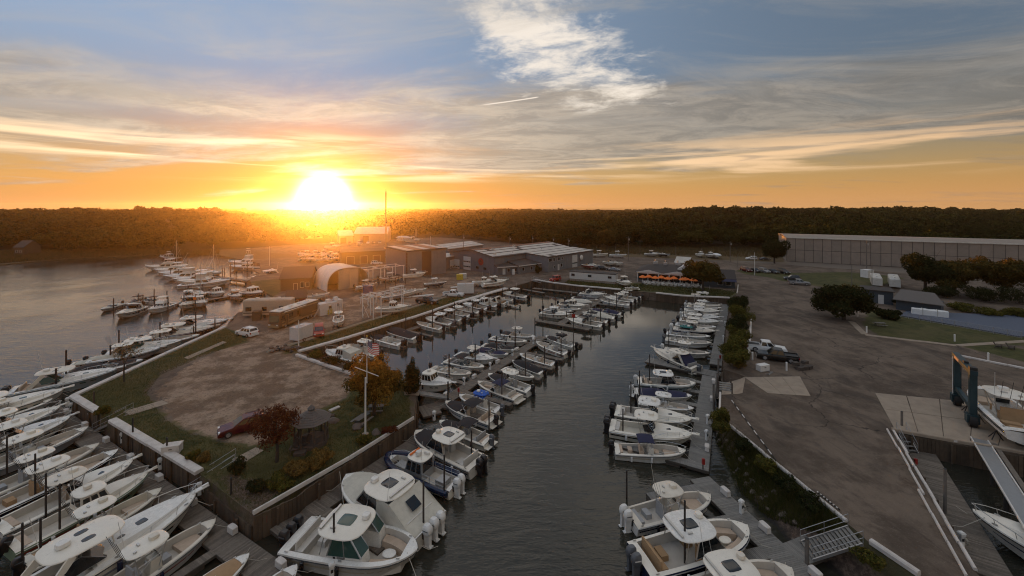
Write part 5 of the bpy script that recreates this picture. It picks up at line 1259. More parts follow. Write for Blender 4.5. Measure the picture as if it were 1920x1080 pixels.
boat('br+cover', (1297, 743), (1206, 733), 'white boat with oval cream cover and navy bow canvas on the right dock', L=7.6, group=gU, cover='cover_navy', ecol=W_)
boat('cc', (1301, 767), (1220, 752), 'white center console with black outboard between covered boat and cabin boat', L=6.8, group=gU)
boat('wa', (1298, 789), (1166, 766), 'white cabin boat with grey cockpit and tall pulpit on the right dock', L=9.0, group=gU, eng=2, z=1.2)
boat('wa', (1298, 818), (1172, 796), 'cream cabin boat with yellow tinted cockpit on the right dock', L=9.0, group=gU, eng=2, z=1.2, hull='gel_cream', liner='gel_cream')
boat('cclow+bim+rail', (1286, 848), (1167, 838), 'white skiff with dark blue square top beside the near finger float', L=7.4, group=gU, cover='cover_navy')
boat('cc', (1331, 930), (1206, 962), 'white center console with pinkish deck and white outboards on the lower right dock', L=8.2, group=gU, eng=2, ecol=W_, z=1.0)
boat('dc', (1400, 992), (1238, 1035), 'navy hulled boat with white hardtop and twin dark outboards, lower right', L=9.8, group=gU, eng=2, hull='gel_navy', ecol=G_, z=1.2)
boat('dc', (1486, 1074), (1330, 1110), 'white hardtop boat cut off at the bottom right of the channel', L=9.0, group=gU, eng=2, z=1.2)
boat('lob', (1824, 968), None, 'white lobster boat in the haul out slip at the bottom right', 12.5, (-.58, .81), eng=0, hull='gel', z=1.4, name='lobster_boat')
boat('cc', (57.6, 50.5, 0), None, 'large white center console with twin white outboards on stands beside the hoist', L=11.5, head=(.52, .855), base=LAND + 1.2, eng=2, ecol=W_, stands=True, widen=1.2)
# boats standing on land
gV = 'boats stored in the yard'
for k, b_, s_, l, kw in [
    ('cc', (633, 606), None, 'white catamaran style boat standing in the dirt yard beside the red van', dict(head=(.35, -.93), L=7., ecol=W_, stands=True)),
    ('ph', (766, 576), (718, 576), 'white pilothouse boat on stands near the white steel frame', dict(L=7.4, eng=0, stands=True)),
    ('cc', (755, 519), (721, 520), 'white open boat on the steel rack by the tall grey shed', dict(L=7.4, stands=True)),
    ('wa', (798, 512), (764, 514), 'white boat raised on a stand in front of the tall grey shed', dict(L=7., base=LAND + 2.6, eng=0)),
    ('cc', (838, 528), (807, 530), 'white T-top boat with navy bottom standing in the yard', dict(L=7., hull='gel_navy', stands=True, eng=0)),
    ('ph', (928, 527), (906, 527), 'white pilothouse boat parked in front of the red disc wall', dict(L=7., eng=0, stands=True)),
    ('wa', (950, 527), (918, 530), 'larger white cabin boat parked nearest the quay corner', dict(L=8.2, eng=0, stands=True)),
    ('wa', (1182, 532), (1172, 518), 'white cabin boat parked between the white trailer and the restaurant', dict(head=(.2, -.98), L=7.5, eng=0, stands=True)),
    ('cclow', (800, 541), (782, 542), 'small white hull in the boat rack row, nearest the white pickup', dict(L=6.5, eng=0, stands=True)),
    ('cclow', (780, 545), (762, 547), 'small white hull in the middle of the boat rack row', dict(L=6.5, eng=0, stands=True)),
    ('cclow', (760, 550), (742, 552), 'small grey hull at the left of the boat rack row', dict(L=6.5, eng=0, stands=True, hull='gel_grey')),
    ('cc', (706, 530), (688, 533), 'white T-top boat by the mouth of the arched tent', dict(L=7., stands=True)),
    ('cclow', (618, 549), (592, 552), 'low white hull lying in front of the arched tent', dict(L=6.5, eng=0, stands=True)),
    ('cc', (1140, 476), (1117, 476), 'white center console on the grass right of the grey building, left one', dict(L=8., stands=True)),
    ('cc', (1175, 478), (1152, 477), 'white center console on the grass right of the grey building, right one', dict(L=8., stands=True)),
    ('wa', (1236, 476), (1220, 475), 'white boat stored by the reed field left of the dark hull', dict(L=7., stands=True, eng=0)),
    ('cclow', (1257, 477), (1239, 475), 'dark hulled boat stored by the reed field', dict(L=7., stands=True, hull='gel_black')),
    ('ph', (1320, 478), (1318, 471), 'white boat in the row behind the restaurant tree, left one', dict(head=(.0, -1), L=7., stands=True, eng=0)),
    ('ph', (1339, 479), (1337, 472), 'white boat in the row behind the restaurant tree, middle one', dict(head=(.0, -1), L=7., stands=True, eng=0)),
    ('cclow+cover', (1352, 480), (1350, 472), 'white shrink wrapped boat behind the restaurant tree', dict(head=(.1, -1), L=8.5, stands=True, eng=0, cover='shrink', hull='shrink')),
    ('cclow', (1113, 499), (1104, 490), 'red bottomed white boat parked at the grey building corner', dict(L=7., head=(.4, -.9), stands=True, eng=0, hull='gel_red')),
    ('cclow', (1125, 498), (1117, 489), 'white boat parked second from the grey building corner', dict(L=7., head=(.4, -.9), stands=True, eng=0)),
    ('cclow', (1155, 493), (1146, 484), 'white boat on trailer left of the pair in the car park', dict(L=7.4, head=(.45, -.9), stands=True, eng=0)),
    ('cclow', (1168, 494), (1160, 486), 'white boat on trailer right of the pair in the car park', dict(L=7.4, head=(.45, -.9), stands=True, eng=0)),
    ('cclow+cover', (742, 446), (752, 445), 'large white shrink wrapped boat behind the tall mast', dict(L=11., head=(-.9, -.3), base=LAND + 2.2, cover='shrink', hull='shrink', eng=0)),
    ('wa', (790, 450), (778, 449), 'white yacht beyond the tall grey shed roof', dict(L=10., head=(.9, .1), base=LAND + 2., eng=0)),
    ('cc', (766, 449), (757, 449), 'small white boat between the wrapped boat and the far yacht', dict(L=8., head=(.9, -.1), base=LAND + 1.2, eng=0)),
    ('wa', (672, 457), (676, 452), 'white boat in front of the far tan warehouse', dict(L=8., head=(.2, -.98), base=LAND + 1.2, eng=0)),
    ('wa', (637, 462), (628, 460), 'white boat on the hazy lot left of the far tan warehouse', dict(L=9., head=(.9, -.2), base=LAND + 1.2, eng=0)),
    ]:
    kw = dict(kw); kw.setdefault('base', LAND + .75); hd = kw.pop('head', None)
    if hd: boat(k, b_, None, l, head=hd, group=gV, **kw)
    else: boat(k, b_, s_, l, group=gV, **kw)
# ------------------------------------------------------------ buildings
def frame_of(p, q):
    p, q = Vector(p), Vector(q); d = q - p; return p, math.atan2(d.y, d.x), math.hypot(d.x, d.y)
def win(parent, x, z, w, h, face='f', y=0., fm='door_white', pm='glass', nm='window', nx=1):
    """framed window or door: f front wall (y), l left wall (x=y), r right wall, b back"""
    fr = MB(); pn = []; t_ = .07
    for a, b, c, d in ((0, -h / 2, w, t_), (0, h / 2, w, t_)): fr.box((a, -.05, b), (c + t_, .1, d))
    for a in (-w / 2, w / 2): fr.box((a, -.048, 0), (t_, .1, h))
    for k in range(1, nx): fr.box((-w / 2 + w * k / nx, -.045, 0), (t_, .08, h - t_))
    rz = {'f': 0, 'l': -math.pi / 2, 'r': math.pi / 2, 'b': math.pi}[face]
    loc = {'f': (x, y, z), 'l': (y, x, z), 'r': (y, x, z), 'b': (x, y, z)}[face]
    f = part(nm, fr, fm, parent, loc, rz, 0)
    for k in range(nx): part('pane', MB().box((-w / 2 + w * (k + .5) / nx, -.02, 0), (w / nx - t_ * .6, .05, h - t_ * .8)), pm, f, ang=0)
    return f
def rolldoor(parent, x, z0, w, h, face='f', y=0., m='door_white', strip=None):
    rz = {'f': 0, 'l': -math.pi / 2, 'r': math.pi / 2}[face]; loc = (x, y, z0) if face == 'f' else (y, x, z0)
    n = max(3, int(h / .7)); mb = MB()
    for k in range(n): mb.box((0, -.03, h * (k + .5) / n), (w, .06, h / n * .96))
    d = part('roll_door', mb, m, parent, loc, rz, 0)
    for s in (strip or ()):
        for k in range(4): part('pane', MB().box((-w / 2 + w * (k + .5) / 4, -.08, h * s), (w / 4 * .82, .05, h / n * .6)), 'glass', d, ang=0)
    return d
def gable(L, D, z, rise, ov=.4, th=.18, y0=0., x0=0.):
    mb = MB()
    for sg in (0, 1):
        ya, yb = (y0 - ov, y0 + D / 2) if sg == 0 else (y0 + D + ov, y0 + D / 2)
        sl = rise / (D / 2); za = z - ov * sl
        q = [Vector((x0 - ov, ya, za)), Vector((x0 + L + ov, ya, za)), Vector((x0 + L + ov, yb, z + rise)), Vector((x0 - ov, yb, z + rise))]
        mb.loft([q, [p + Vector((0, 0, th)) for p in q]])
    return mb
def walls(L, D, H, rise=0., x0=0., y0=0., z0=-.3):
    mb = MB(); a = [(x0, y0), (x0 + L, y0), (x0 + L, y0 + D), (x0, y0 + D)]
    mb.loft([[(p[0], p[1], z0) for p in a], [(p[0], p[1], H) for p in a]])
    if rise:
        for xx in (x0, x0 + L): 
            q = [(xx - .01, y0, H), (xx - .01, y0 + D, H), (xx - .01, y0 + D / 2, H + rise)]; mb.loft([q, [(p[0] + .02, p[1], p[2]) for p in q]])
    return mb
def siding(parent, L, H, m, y=-.03, face='f', pitch=1.2, z0=0., x0=0., D=0):
    mb = MB(); n = int(L / pitch)
    for k in range(n):
        if face == 'f': mb.box((x0 + (k + .5) * L / n, y, z0 + H / 2), (L / n * .965, .05, H))
        else: mb.box((y, x0 + (k + .5) * L / n, z0 + H / 2), (.05, L / n * .965, H))
    return stuff(part('siding', mb, m, parent, ang=0))
# main grey building
uM = Vector((.68, .733, 0)); c0 = Vector((-6.4, 150.4, LAND))
o = thing('boat_hall', 'long grey metal boat hall with pale striped roof and red disc on its end wall', 'building', c0, math.atan2(uM.y, uM.x))
part('wall', walls(48.4, 26, 6.05, 1.9), 'grey_siding', o); part('wall', walls(31.4, 11.55, 5.9, 0, 17., -11.6), 'grey_siding2', o)
siding(o, 26, 5.9, 'grey_siding', -.03, 'l', 1.3); siding(o, 17, 5.9, 'grey_siding2', -.03, 'f', 1.3); siding(o, 31.4, 5.8, 'grey_siding2', -11.63, 'f', 1.3, 0, 17.); siding(o, 11.4, 5.8, 'grey_siding2', 16.97, 'l', 1.3, 0, -11.55)
part('roof', gable(48.4, 26, 6.1, 1.9, .5), 'roof_dark', o)
part('roof', MB().loft([[(16.6, -12.1, 5.62), (48.9, -12.1, 5.62), (48.9, .0, 6.3), (16.6, .0, 6.3)], [(16.6, -12.1, 5.85), (48.9, -12.1, 5.85), (48.9, .0, 6.5), (16.6, .0, 6.5)]]), 'roof_dark', o)
# roofing sheets, in rows along the hall
for r, (v0, v1, xa, xb, mt) in enumerate([(-11.9, -9.4, 16.6, 48.8, 'roof_light'), (-8.6, -5.2, 16.6, 48.8, 'roof_light'), (-4.4, -.9, 16.6, 48.8, 'roof_light'), (.6, 4.0, -.4, 48.8, 'roof_light'), (4.9, 7.6, -.4, 48.8, 'roof_light'), (8.4, 10.4, -.4, 48.8, 'roof_light'), (11., 12.7, -.4, 48.8, 'roof_rust')]):
    n = int((xb - xa) / 2.4)
    for k in range(n):
        if random.random() < .12 and r in (0, 1, 4, 5): continue
        x0, x1 = xa + (xb - xa) * k / n + .04, xa + (xb - xa) * (k + 1) / n - .04
        zf = (lambda v: 5.87 + (v + 12.1) * .0545) if v1 < 0 else (lambda v: 6.31 + v * 1.9 / 13)
        part('roof_sheet', MB().loft([[(x0, v0, zf(v0)), (x1, v0, zf(v0)), (x1, v1, zf(v1)), (x0, v1, zf(v1))], [(x0, v0, zf(v0) + .05), (x1, v0, zf(v0) + .05), (x1, v1, zf(v1) + .05), (x0, v1, zf(v1) + .05)]]), mt, o, ang=0)
part('sign_disc', MB().tube([(-.05, 7.2, 3.9), (-.22, 7.2, 3.9)], 1.35, 28), 'redpaint', o)
part('disc_emblem', MB().box((-.24, 7.2, 3.9), (.04, 1.3, .22)).box((-.24, 7.2, 4.3), (.04, .5, .3)).box((-.24, 7.2, 3.4), (.04, .8, .14)), 'doorbrown', o)
rolldoor(o, 15.2, 0, 4.2, 5.2, 'l', -.06, strip=(.25, .62)); rolldoor(o, 22.3, 0, 5., 3.6, 'l', -.06, strip=(.2,))
for y in (5.0, 9.2): win(o, y, 1.5, 1.7, 1., 'l', -.06, fm='grey_siding2')
rolldoor(o, 34.5, 0, 3.6, 5.0, 'f', -11.68, strip=(.35,))
for x, z, w in ((18.2, 4.4, 2.0), (20.6, 4.4, 1.4), (23.6, 4.4, 1.3), (25.8, 4.4, .9), (20.6, 1.6, .8), (25.3, 1.8, 1.2)): win(o, x, z, w, 1.3 if w > 1 else 1., 'f', -11.66)
win(o, 23.4, 1.15, 1., 2.3, 'f', -11.66, pm='door_white', nm='door')
part('satellite_dish', MB().blob((38.5, -12.3, 3.6), (1.1, .35, 1.1), 12, 5), 'lamp_white', o)
for x, y in ((8, 9), (22, 10.5), (3, 3)): part('roof_vent', MB().box((x, y, 6.3 + y * .146 + .35), (.9, .9, .7)), 'roof_light', o)
for x in (12, 30): part('vent_pipe', MB().tube([(x, 2, 6.4), (x, 2, 7.5)], .1, 6), 'alu', o)
# low offices in front of it
p, rz, L = frame_of(P(933, 516), P(972, 513)); o = thing('office_annex', 'small dark office annex with white trim under the grey boat hall wall', 'building', p, rz)
part('wall', walls(L, 6, 2.9), 'grey_siding', o); part('roof', MB().loft([[(-.4, -.6, 2.7), (L + .4, -.6, 2.7), (L + .2, 6.2, 3.6), (-.2, 6.2, 3.6)], [(-.4, -.6, 2.95), (L + .4, -.6, 2.95), (L + .2, 6.2, 3.8), (-.2, 6.2, 3.8)]]), 'roof_dark', o)
part('fascia', MB().box((L / 2, -.65, 2.82), (L + .9, .08, .3)), 'door_white', o); win(o, L * .3, 1.15, 1., 2.1, 'f', -.03, pm='door_white', nm='door')
for x in (L * .52, L * .85): win(o, x, 1.5, 1.1, 1.2, 'f', -.03)
part('vending_machine', MB().box((L * .7, -.9, .9), (.9, .8, 1.8)).box((L * .7, -1.32, 1.2), (.7, .03, .9)), 'lamp_white', o)
p, rz, L = frame_of(P(972, 514), P(1028, 506)); o = thing('shop_annex', 'low brown roofed shop annex with white windows below the grey hall', 'building', p, rz)
part('wall', walls(L, 9, 3.0), 'grey_siding2', o); part('roof', MB().loft([[(-.5, -.7, 2.9), (L + .5, -.7, 2.9), (L, 9, 4.3), (0, 9, 4.3)], [(-.5, -.7, 3.15), (L + .5, -.7, 3.15), (L, 9, 4.5), (0, 9, 4.5)]]), 'roof_dark', o)
part('fascia', MB().box((L / 2, -.75, 3.0), (L + 1, .08, .3)), 'door_white', o)
for k, x in enumerate((.15, .42, .6, .75, .9)): win(o, L * x, 1.6 if k != 2 else 1.15, 1.1, 1.3 if k != 2 else 2.2, 'f', -.03, nm='window' if k != 2 else 'door')
# tall grey shed
p = Vector((-37.1, 143.6, LAND)); rz = math.atan2(.593, .805)
o = thing('tall_shed', 'tall windowless grey shed with rust brown door strips', 'building', p, rz)
part('wall', walls(15.6, 20, 8.9), 'grey_siding', o)
for x0, x1 in ((.4, 5.9), (9.7, 15.6)): siding(o, x1 - x0, 8.7, 'grey_siding2', -.04, 'f', 1.1, 0, x0)
siding(o, 20, 8.6, 'grey_siding', -.04, 'l', 1.1); part('door_strip', MB().box((7.8, -.05, 4.3), (3.6, .08, 8.6)), 'doorbrown', o)
for k in range(9): part('door_strip', MB().box((.25, -.06, .5 + k * .95), (.55, .08, .85)), 'doorbrown', o)
part('roof', MB().loft([[(-.4, -.4, 8.9), (16., -.4, 9.1), (16., 20.4, 9.1), (-.4, 20.4, 8.9)], [(-.4, -.4, 9.15), (16., -.4, 9.35), (16., 20.4, 9.35), (-.4, 20.4, 9.15)]]), 'roof_dark', o)
for k in range(5): part('roof_sheet', MB().box((1.8 + k * 3.1, 10, 9.3 + k * .04), (2.7, 19.5, .06)), 'roof_rust' if k % 2 else 'roof_light', o)
p, rz, L = frame_of(P(837, 505), P(868, 498)); o = thing('link_building', 'low grey link building with white roller door between the two grey sheds', 'building', p, rz)
part('wall', walls(L, 14, 4.6), 'grey_siding', o); rolldoor(o, L * .5, 0, L * .6, 3.4, 'f', -.03, strip=(.15,)); part('roof', MB().box((L / 2, 7, 4.72), (L + .5, 14.6, .24)), 'roof_light', o)
p, rz, L = frame_of(P(842, 488), P(905, 478)); o = thing('rear_hall', 'pale roofed rear hall behind the grey boat hall', 'building', p, rz)
part('wall', walls(L, 16, 5.2), 'grey_siding2', o); part('roof', gable(L, 16, 5.2, 1.4), 'roof_light', o)
for k in range(6): part('skylight', MB().box((L * (k + .5) / 6, 3.5, 5.98), (L / 6 * .7, 3., .1)), 'lamp_white', o)
# white office trailer
p, rz, L = frame_of(P(1068, 526), P(1154, 533)); o = thing('office_trailer', 'long white office trailer with three small windows behind the quay', 'trailer', p, rz)
part('wall', walls(L, 3.6, 3.0, z0=.7), 'door_white', o); part('roof', MB().box((L / 2, 1.8, 3.08), (L + .3, 3.9, .16)), 'roof_dark', o)
mb = MB(); n = 22
for k in range(n): mb.box((L * (k + .5) / n, .02, .34), (L / n * .9, .06, .68))
stuff(part('skirting', mb, 'tanpanel', o, ang=0))
for k in range(12): part('wall_panel', MB().box((L * (k + .5) / 12, -.02, 1.85), (L / 12 * .97, .05, 2.25)), 'door_white', o, ang=0)
for x in (.08, .45, .88): win(o, L * x, 2.05, 1.1, .7, 'f', -.05, fm='grey_siding')
# restaurant with terrace
p, rz, L = frame_of(P(1196, 527), P(1318, 536)); o = thing('restaurant', 'low dark roofed restaurant with white framed open porch', 'building', p, rz)
part('wall', walls(L, 13, 3.2), 'grey_siding', o); part('roof', MB().loft([[(-.8, -1.2, 3.2), (L + .8, -1.2, 3.2), (L + .8, 13.8, 3.2), (-.8, 13.8, 3.2)], [(4, 5, 5.2), (L - 4, 5, 5.2), (L - 4, 8, 5.2), (4, 8, 5.2)]]), 'roof_dark', o)
n = 6
for k in range(n + 1): part('porch_post', MB().box((L * k / n, -1.0, 1.6), (.22, .22, 3.2)), 'door_white', o)
part('porch_beam', MB().box((L / 2, -1.0, 3.05), (L, .2, .35)), 'door_white', o)
for k in range(n): part('porch_opening', MB().box((L * (k + .5) / n, -.04, 1.7), (L / n * .86, .06, 2.2)), 'glass', o, ang=0)
for a, b in ((.18, 3.1), (.62, 3.1)):
    part('porch_gable', MB().loft([[(L * a - 4, -1.25, 3.2), (L * a + 4, -1.25, 3.2), (L * a, -1.25, 4.1)], [(L * a - 4, -1.1, 3.2), (L * a + 4, -1.1, 3.2), (L * a, -1.1, 4.1)]]), 'door_white', o)
part('dormer', MB().loft([[(L * .62, 2, 3.6), (L * .62 + 5, 2, 3.6), (L * .62 + 5, 2, 4.6), (L * .62 + 2.5, 2, 5.9), (L * .62, 2, 4.6)], [(L * .62, 7, 3.6), (L * .62 + 5, 7, 3.6), (L * .62 + 5, 7, 4.6), (L * .62 + 2.5, 7, 5.9), (L * .62, 7, 4.6)]]), 'door_white', o); win(o, L * .62 + 2.5, 4.4, .9, .9, 'f', 1.97)
for x, y, s in ((5, 6, 1.4), (8.2, 5.4, 1.1), (12, 6.5, 1.6)): part('roof_unit', MB().box((x, y, 5.4), (s, s, 1.1)).tube([(x, y, 5.9), (x, y, 6.7)], .18, 8), 'alu', o)
p, rz, L = frame_of(P(1318, 537), P(1378, 541)); o = thing('bar_hut', 'dark blue roofed bar hut right of the restaurant tree', 'building', p, rz)
part('wall', walls(L, 9, 2.8, 2.0), 'bluewall', o); part('roof', gable(L, 9, 2.8, 2.0), 'roof_dark', o)
for x in (.55, .8): win(o, L * x, 1.5, 1.4, 1.3, 'f', -.03)
part('awning', MB().loft([[(L * .5, -2, 2.2), (L + .3, -2, 2.2), (L + .3, 0, 2.8), (L * .5, 0, 2.8)], [(L * .5, -2, 2.26), (L + .3, -2, 2.26), (L + .3, 0, 2.86), (L * .5, 0, 2.86)]]), 'cover_navy', o)
t0, t1 = P(1204, 531.5), P(1312, 539)
umb = []
for i in range(9):
    f = (i + .3) / 9; q = t0.lerp(t1, f) + Vector((random.uniform(-.4, .4), (1.6 if i % 2 else .2), 0))
    o = thing('patio_umbrella', f'orange patio umbrella, {ORD[i]} from the left on the restaurant terrace', 'umbrella', q, random.uniform(0, 1), 'orange umbrellas on the restaurant terrace')
    ring = lambda r, z: [(r * math.cos(a * math.pi / 4), r * math.sin(a * math.pi / 4), z) for a in range(8)]
    part('canopy', MB().loft([ring(1.25, 1.95), ring(1.22, 2.05), ring(.65, 2.42), ring(.06, 2.72)]), 'orange', o, ang=20); part('pole', MB().tube([(0, 0, 0), (0, 0, 2.7)], .03, 6), 'whitepaint', o); part('base', MB().tube([(0, 0, 0), (0, 0, .1)], .3, 10), 'plastic_black', o)
tm = MB().slab(0, 0, .95, .95, .70, .04, n=12, crown=.0, e=2).mesh('table_top'); tl = MB().tube([(0, 0, 0), (0, 0, .72)], .04, 6).box((0, 0, .03), (.5, .5, .04)).mesh('leg')
cs = MB().box((0, 0, .44), (.46, .46, .05)).mesh('seat'); cb = MB().box((-.22, 0, .72), (.05, .46, .52)).mesh('backrest'); cl = MB().box((0, 0, .22), (.04, .04, .44)).mesh('leg')
ci = 0
for i in range(10):
    for j in range(2):
        q = t0.lerp(t1, (i + .5) / 10) + Vector((random.uniform(-.3, .3), -1.4 + j * 2.2, 0))
        o = thing('terrace_table', f'white round terrace table, {ORD[i]} from the left in the {"front" if j == 0 else "rear"} row', 'table', q, 0, 'white tables on the restaurant terrace')
        link('table_top', tm, 'whitepaint', o); link('leg', tl, 'whitepaint', o)
        for k in range(4):
            a = k * math.pi / 2 + random.uniform(-.3, .3) + .4; cq = q + Vector((math.cos(a) * .8, math.sin(a) * .8, 0))
            c = thing('terrace_chair', f'white chair on the {["right", "far", "left", "near"][k]} side of the {ORD[i]} {"front" if j == 0 else "rear"} row terrace table', 'chair', cq, a + math.pi, 'white chairs on the restaurant terrace')
            link('seat', cs, 'whitepaint', c); link('backrest', cb, 'whitepaint', c)
            for lx, ly in ((-.2, -.2), (.2, -.2), (.2, .2), (-.2, .2)): link('leg', cl, 'whitepaint', c, (lx, ly, 0))
# long tan storage building on the right
p, rz, L = frame_of(Vector((124, 185.4, LAND)), Vector((124 + 34.6 * 2.6, 185.4 - 17.9 * 2.6, LAND)))
o = thing('rack_storage_building', 'very long tan panelled boat storage building at the right edge', 'building', p, rz)
part('wall', walls(L, 30, 10.6), 'roof_dark', o); n = 31
for k in range(n):
    for j in range(2): part('wall_panel', MB().box((L * (k + .5) / n, -.04, 2.7 + j * 5.25), (L / n * .95, .08, 5.1)), 'tanpanel' if (k + j) % 3 else 'tanpanel2', o, ang=0)
part('fascia', MB().box((L / 2, -.2, 10.75), (L + .8, .5, .45)), 'gel_d', o); part('roof', gable(L, 30, 10.7, .5, .3), 'tanpanel', o)
for k in range(8): part('wall_panel', MB().box((-.04, 30 * (k + .5) / 8, 5.3), (.08, 30 / 8 * .95, 10.4)), 'tanpanel2', o, ang=0)
# pool house
p, rz, L = frame_of(P(1618, 566), P(1675, 572)); o = thing('pool_house', 'dark blue pool house with a small white door', 'building', p, rz)
part('wall', walls(L, 6, 3.2), 'bluewall', o); part('roof', MB().box((L / 2, 3, 3.3), (L + .6, 6.8, .2)), 'roof_dark', o); win(o, L * .6, 1.15, 1., 2.2, 'f', -.03, pm='door_white', nm='door')
p, rz, L = frame_of(P(1680, 580), P(1764, 592)); o = thing('pool_shelter', 'grey sloping roofed shelter beside the pool house', 'building', p, rz)
part('wall', walls(L, 6, 2.4), 'bluewall', o); part('roof', MB().loft([[(-.5, -1, 2.4), (L + .8, -1, 2.4), (L - 1.5, 6.5, 3.9), (0, 6.5, 3.9)], [(-.5, -1, 2.55), (L + .8, -1, 2.55), (L - 1.5, 6.5, 4.05), (0, 6.5, 4.05)]]), 'shingle', o)
p, rz, L = frame_of(P(1709, 588), P(1778, 596)); o = thing('wrapped_stack', 'long white wrapped stack under the pool shelter eaves', 'stack', p, rz)
mb = MB(); mb.loft([[(L * i / 8, -.8 + random.uniform(-.06, .06), 0), (L * i / 8, .8, 0), (L * i / 8, .72, 1.3 + random.uniform(-.08, .08)), (L * i / 8, 0, 1.5 + random.uniform(-.08, .08)), (L * i / 8, -.75, 1.3 + random.uniform(-.08, .08))] for i in range(9)])
part('wrap', mb, 'shrink', o); part('strap', MB().box((L * .3, 0, .76), (.08, 1.75, 1.55)).box((L * .7, 0, .76), (.08, 1.75, 1.55)), 'rope', o)
pts = [P(1700, 584), P(1686, 592), P(1910, 632), P(2050, 628), P(1990, 596)]
o = link('pool_cover', MB().loft([[(q.x, q.y, LAND + .05) for q in pts], [(q.x, q.y, LAND + .14) for q in pts]]).mesh('pool_cover'), 'poolcover'); tag(o, 'flat blue grey cover over the swimming pool', 'pool cover')
a, b = P(1684, 594), P(1916, 635); o = thing('pool_fence', 'low chain link fence along the near side of the pool', 'fence', a); n = 10
for k in range(n + 1):
    q = a.lerp(b, k / n) - a; part('post', MB().tube([(q.x, q.y, 0), (q.x, q.y, 1.3)], .04, 6), 'alu', o)
e = b - a; part('rail', MB().tube([(0, 0, 1.28), (e.x, e.y, 1.28)], .03, 5).tube([(0, 0, .15), (e.x, e.y, .15)], .02, 5), 'alu', o)
mb = MB(); m_ = 90
for k in range(m_):
    q = e * (k / m_); q2 = e * ((k + 1.6) / m_)
    mb.bar((q.x, q.y, .1), (q2.x, q2.y, 1.25), .012, .012); mb.bar((q2.x, q2.y, .1), (q.x, q.y, 1.25), .012, .012)
stuff(part('mesh', mb, 'alu', o, ang=0))
# arched tent
p, rz, L = frame_of(P(613, 547), P(692, 536)); D = 11.5
o = thing('arched_tent', 'white arched fabric boat tent with beige half closed front', 'tent', p, rz)
def arc(y, r=0., n=16, H=6.4): return [(L / 2 - (L / 2 - r) * math.cos(math.pi * j / n) * abs(math.cos(math.pi * j / n)) ** -.25 if abs(math.cos(math.pi * j / n)) > .01 else L / 2, y, (H - r) * math.sin(math.pi * j / n) ** .7) for j in range(n + 1)]
for k in range(5):
    y0, y1 = D * k / 5 + .03, D * (k + 1) / 5 - .03
    mb = MB(); mb.loft([arc(y0), arc((y0 + y1) / 2, -.06), arc(y1), arc(y1, .12), arc(y0, .12)], cap=False, closed=False); part('cover_panel', mb, 'tentwhite', o)
for k in range(6): part('hoop', MB().tube([(a, D * k / 5, c) for a, b, c in arc(0, -.03)], .07, 6), 'whitepaint', o)
A = arc(0, .1); xs = [q for q in A if L * .26 < q[0] < L * .78]
poly_ = [(xs[0][0], .15, 0)] + [(q[0], .15, q[2] - .1) for q in xs] + [(xs[-1][0], .15, 0)]
part('front_curtain', MB().loft([poly_, [(q[0], .2, q[2]) for q in poly_]]), 'tentbeige', o, ang=0)
for k in range(3): part('curtain_pole', MB().tube([(L * (.28 + .24 * k), .08, 0), (L * (.28 + .24 * k), .08, 5.6)], .05, 6), 'tentbeige', o)
part('back_wall', MB().loft([[(q[0], D - .1, q[2]) for q in A], [(q[0], D - .05, q[2]) for q in A]]), 'tentbeige', o, ang=0)
# brown shed and others around
def shed(label, a, b, D, H, rise, wm, rm, nm='shed', wins=(), doors=(), cat='building', trim=None):
    p, rz, L = frame_of(a, b); o = thing(nm, label, cat, p, rz)
    part('wall', walls(L, D, H, rise), wm, o); part('roof', gable(L, D, H, rise), rm, o)
    for x, z, w, h in wins: win(o, L * x, z, w, h, 'f', -.03)
    for x, w, h in doors: win(o, L * x, h / 2, w, h, 'f', -.03, pm='doorbrown', nm='door')
    if trim: part('trim', MB().box((L / 2, -.06, H - .1), (L, .06, .18)), trim, o)
    return o
shed('brown boarded shed with white windows left of the arched tent', P(526, 546), P(582, 543), 11, 3.6, 2.6, 'brownwall', 'roof_dark', wins=((.72, 1.6, 1., 1.6), (.9, 1.6, .9, 1.4)), doors=((.5, 1., 2.1),))
shed('small red hut with white gable trim behind the motorhome', P(538, 577), P(572, 574), 4, 2.3, 1.4, 'redwall', 'roof_dark', nm='hut', wins=((.5, 1.2, .9, 1.),), trim='door_white')
shed('long low dark shed in the sun haze behind the yard', P(640, 497), P(722, 492), 14, 5.2, .6, 'brownwall', 'roof_dark', doors=((.2, 3, 3.4), (.5, 3, 3.4), (.8, 3, 3.4)))
shed('far tan warehouse with grey gable roof in the sun haze', P(664, 456), P(726, 455), 26, 6.2, 4., 'tanpanel', 'roof_light', nm='warehouse', doors=((.35, 4, 5.),))
shed('far lean-to hall on the left of the tan warehouse', P(636, 457), P(662, 456), 20, 5.2, 3., 'tanpanel', 'roof_light', nm='warehouse', doors=((.3, 4, 4.2),))
shed('distant pale gabled barn beneath the setting sun', P(550, 448), P(592, 448), 16, 6.5, 4.5, 'tanpanel2', 'roof_light', nm='barn')
shed('house half hidden in the trees on the far left shore', P(26, 478, 2), P(44, 478, 2), 8, 4, 3, 'brownwall', 'roof_dark', nm='house', wins=((.3, 1.8, 1, 1.2), (.7, 1.8, 1, 1.2)))
shed('white gabled shed beyond the restaurant roof', P(1266, 503), P(1290, 505), 8, 2.4, 1.8, 'tanpanel2', 'roof_light')
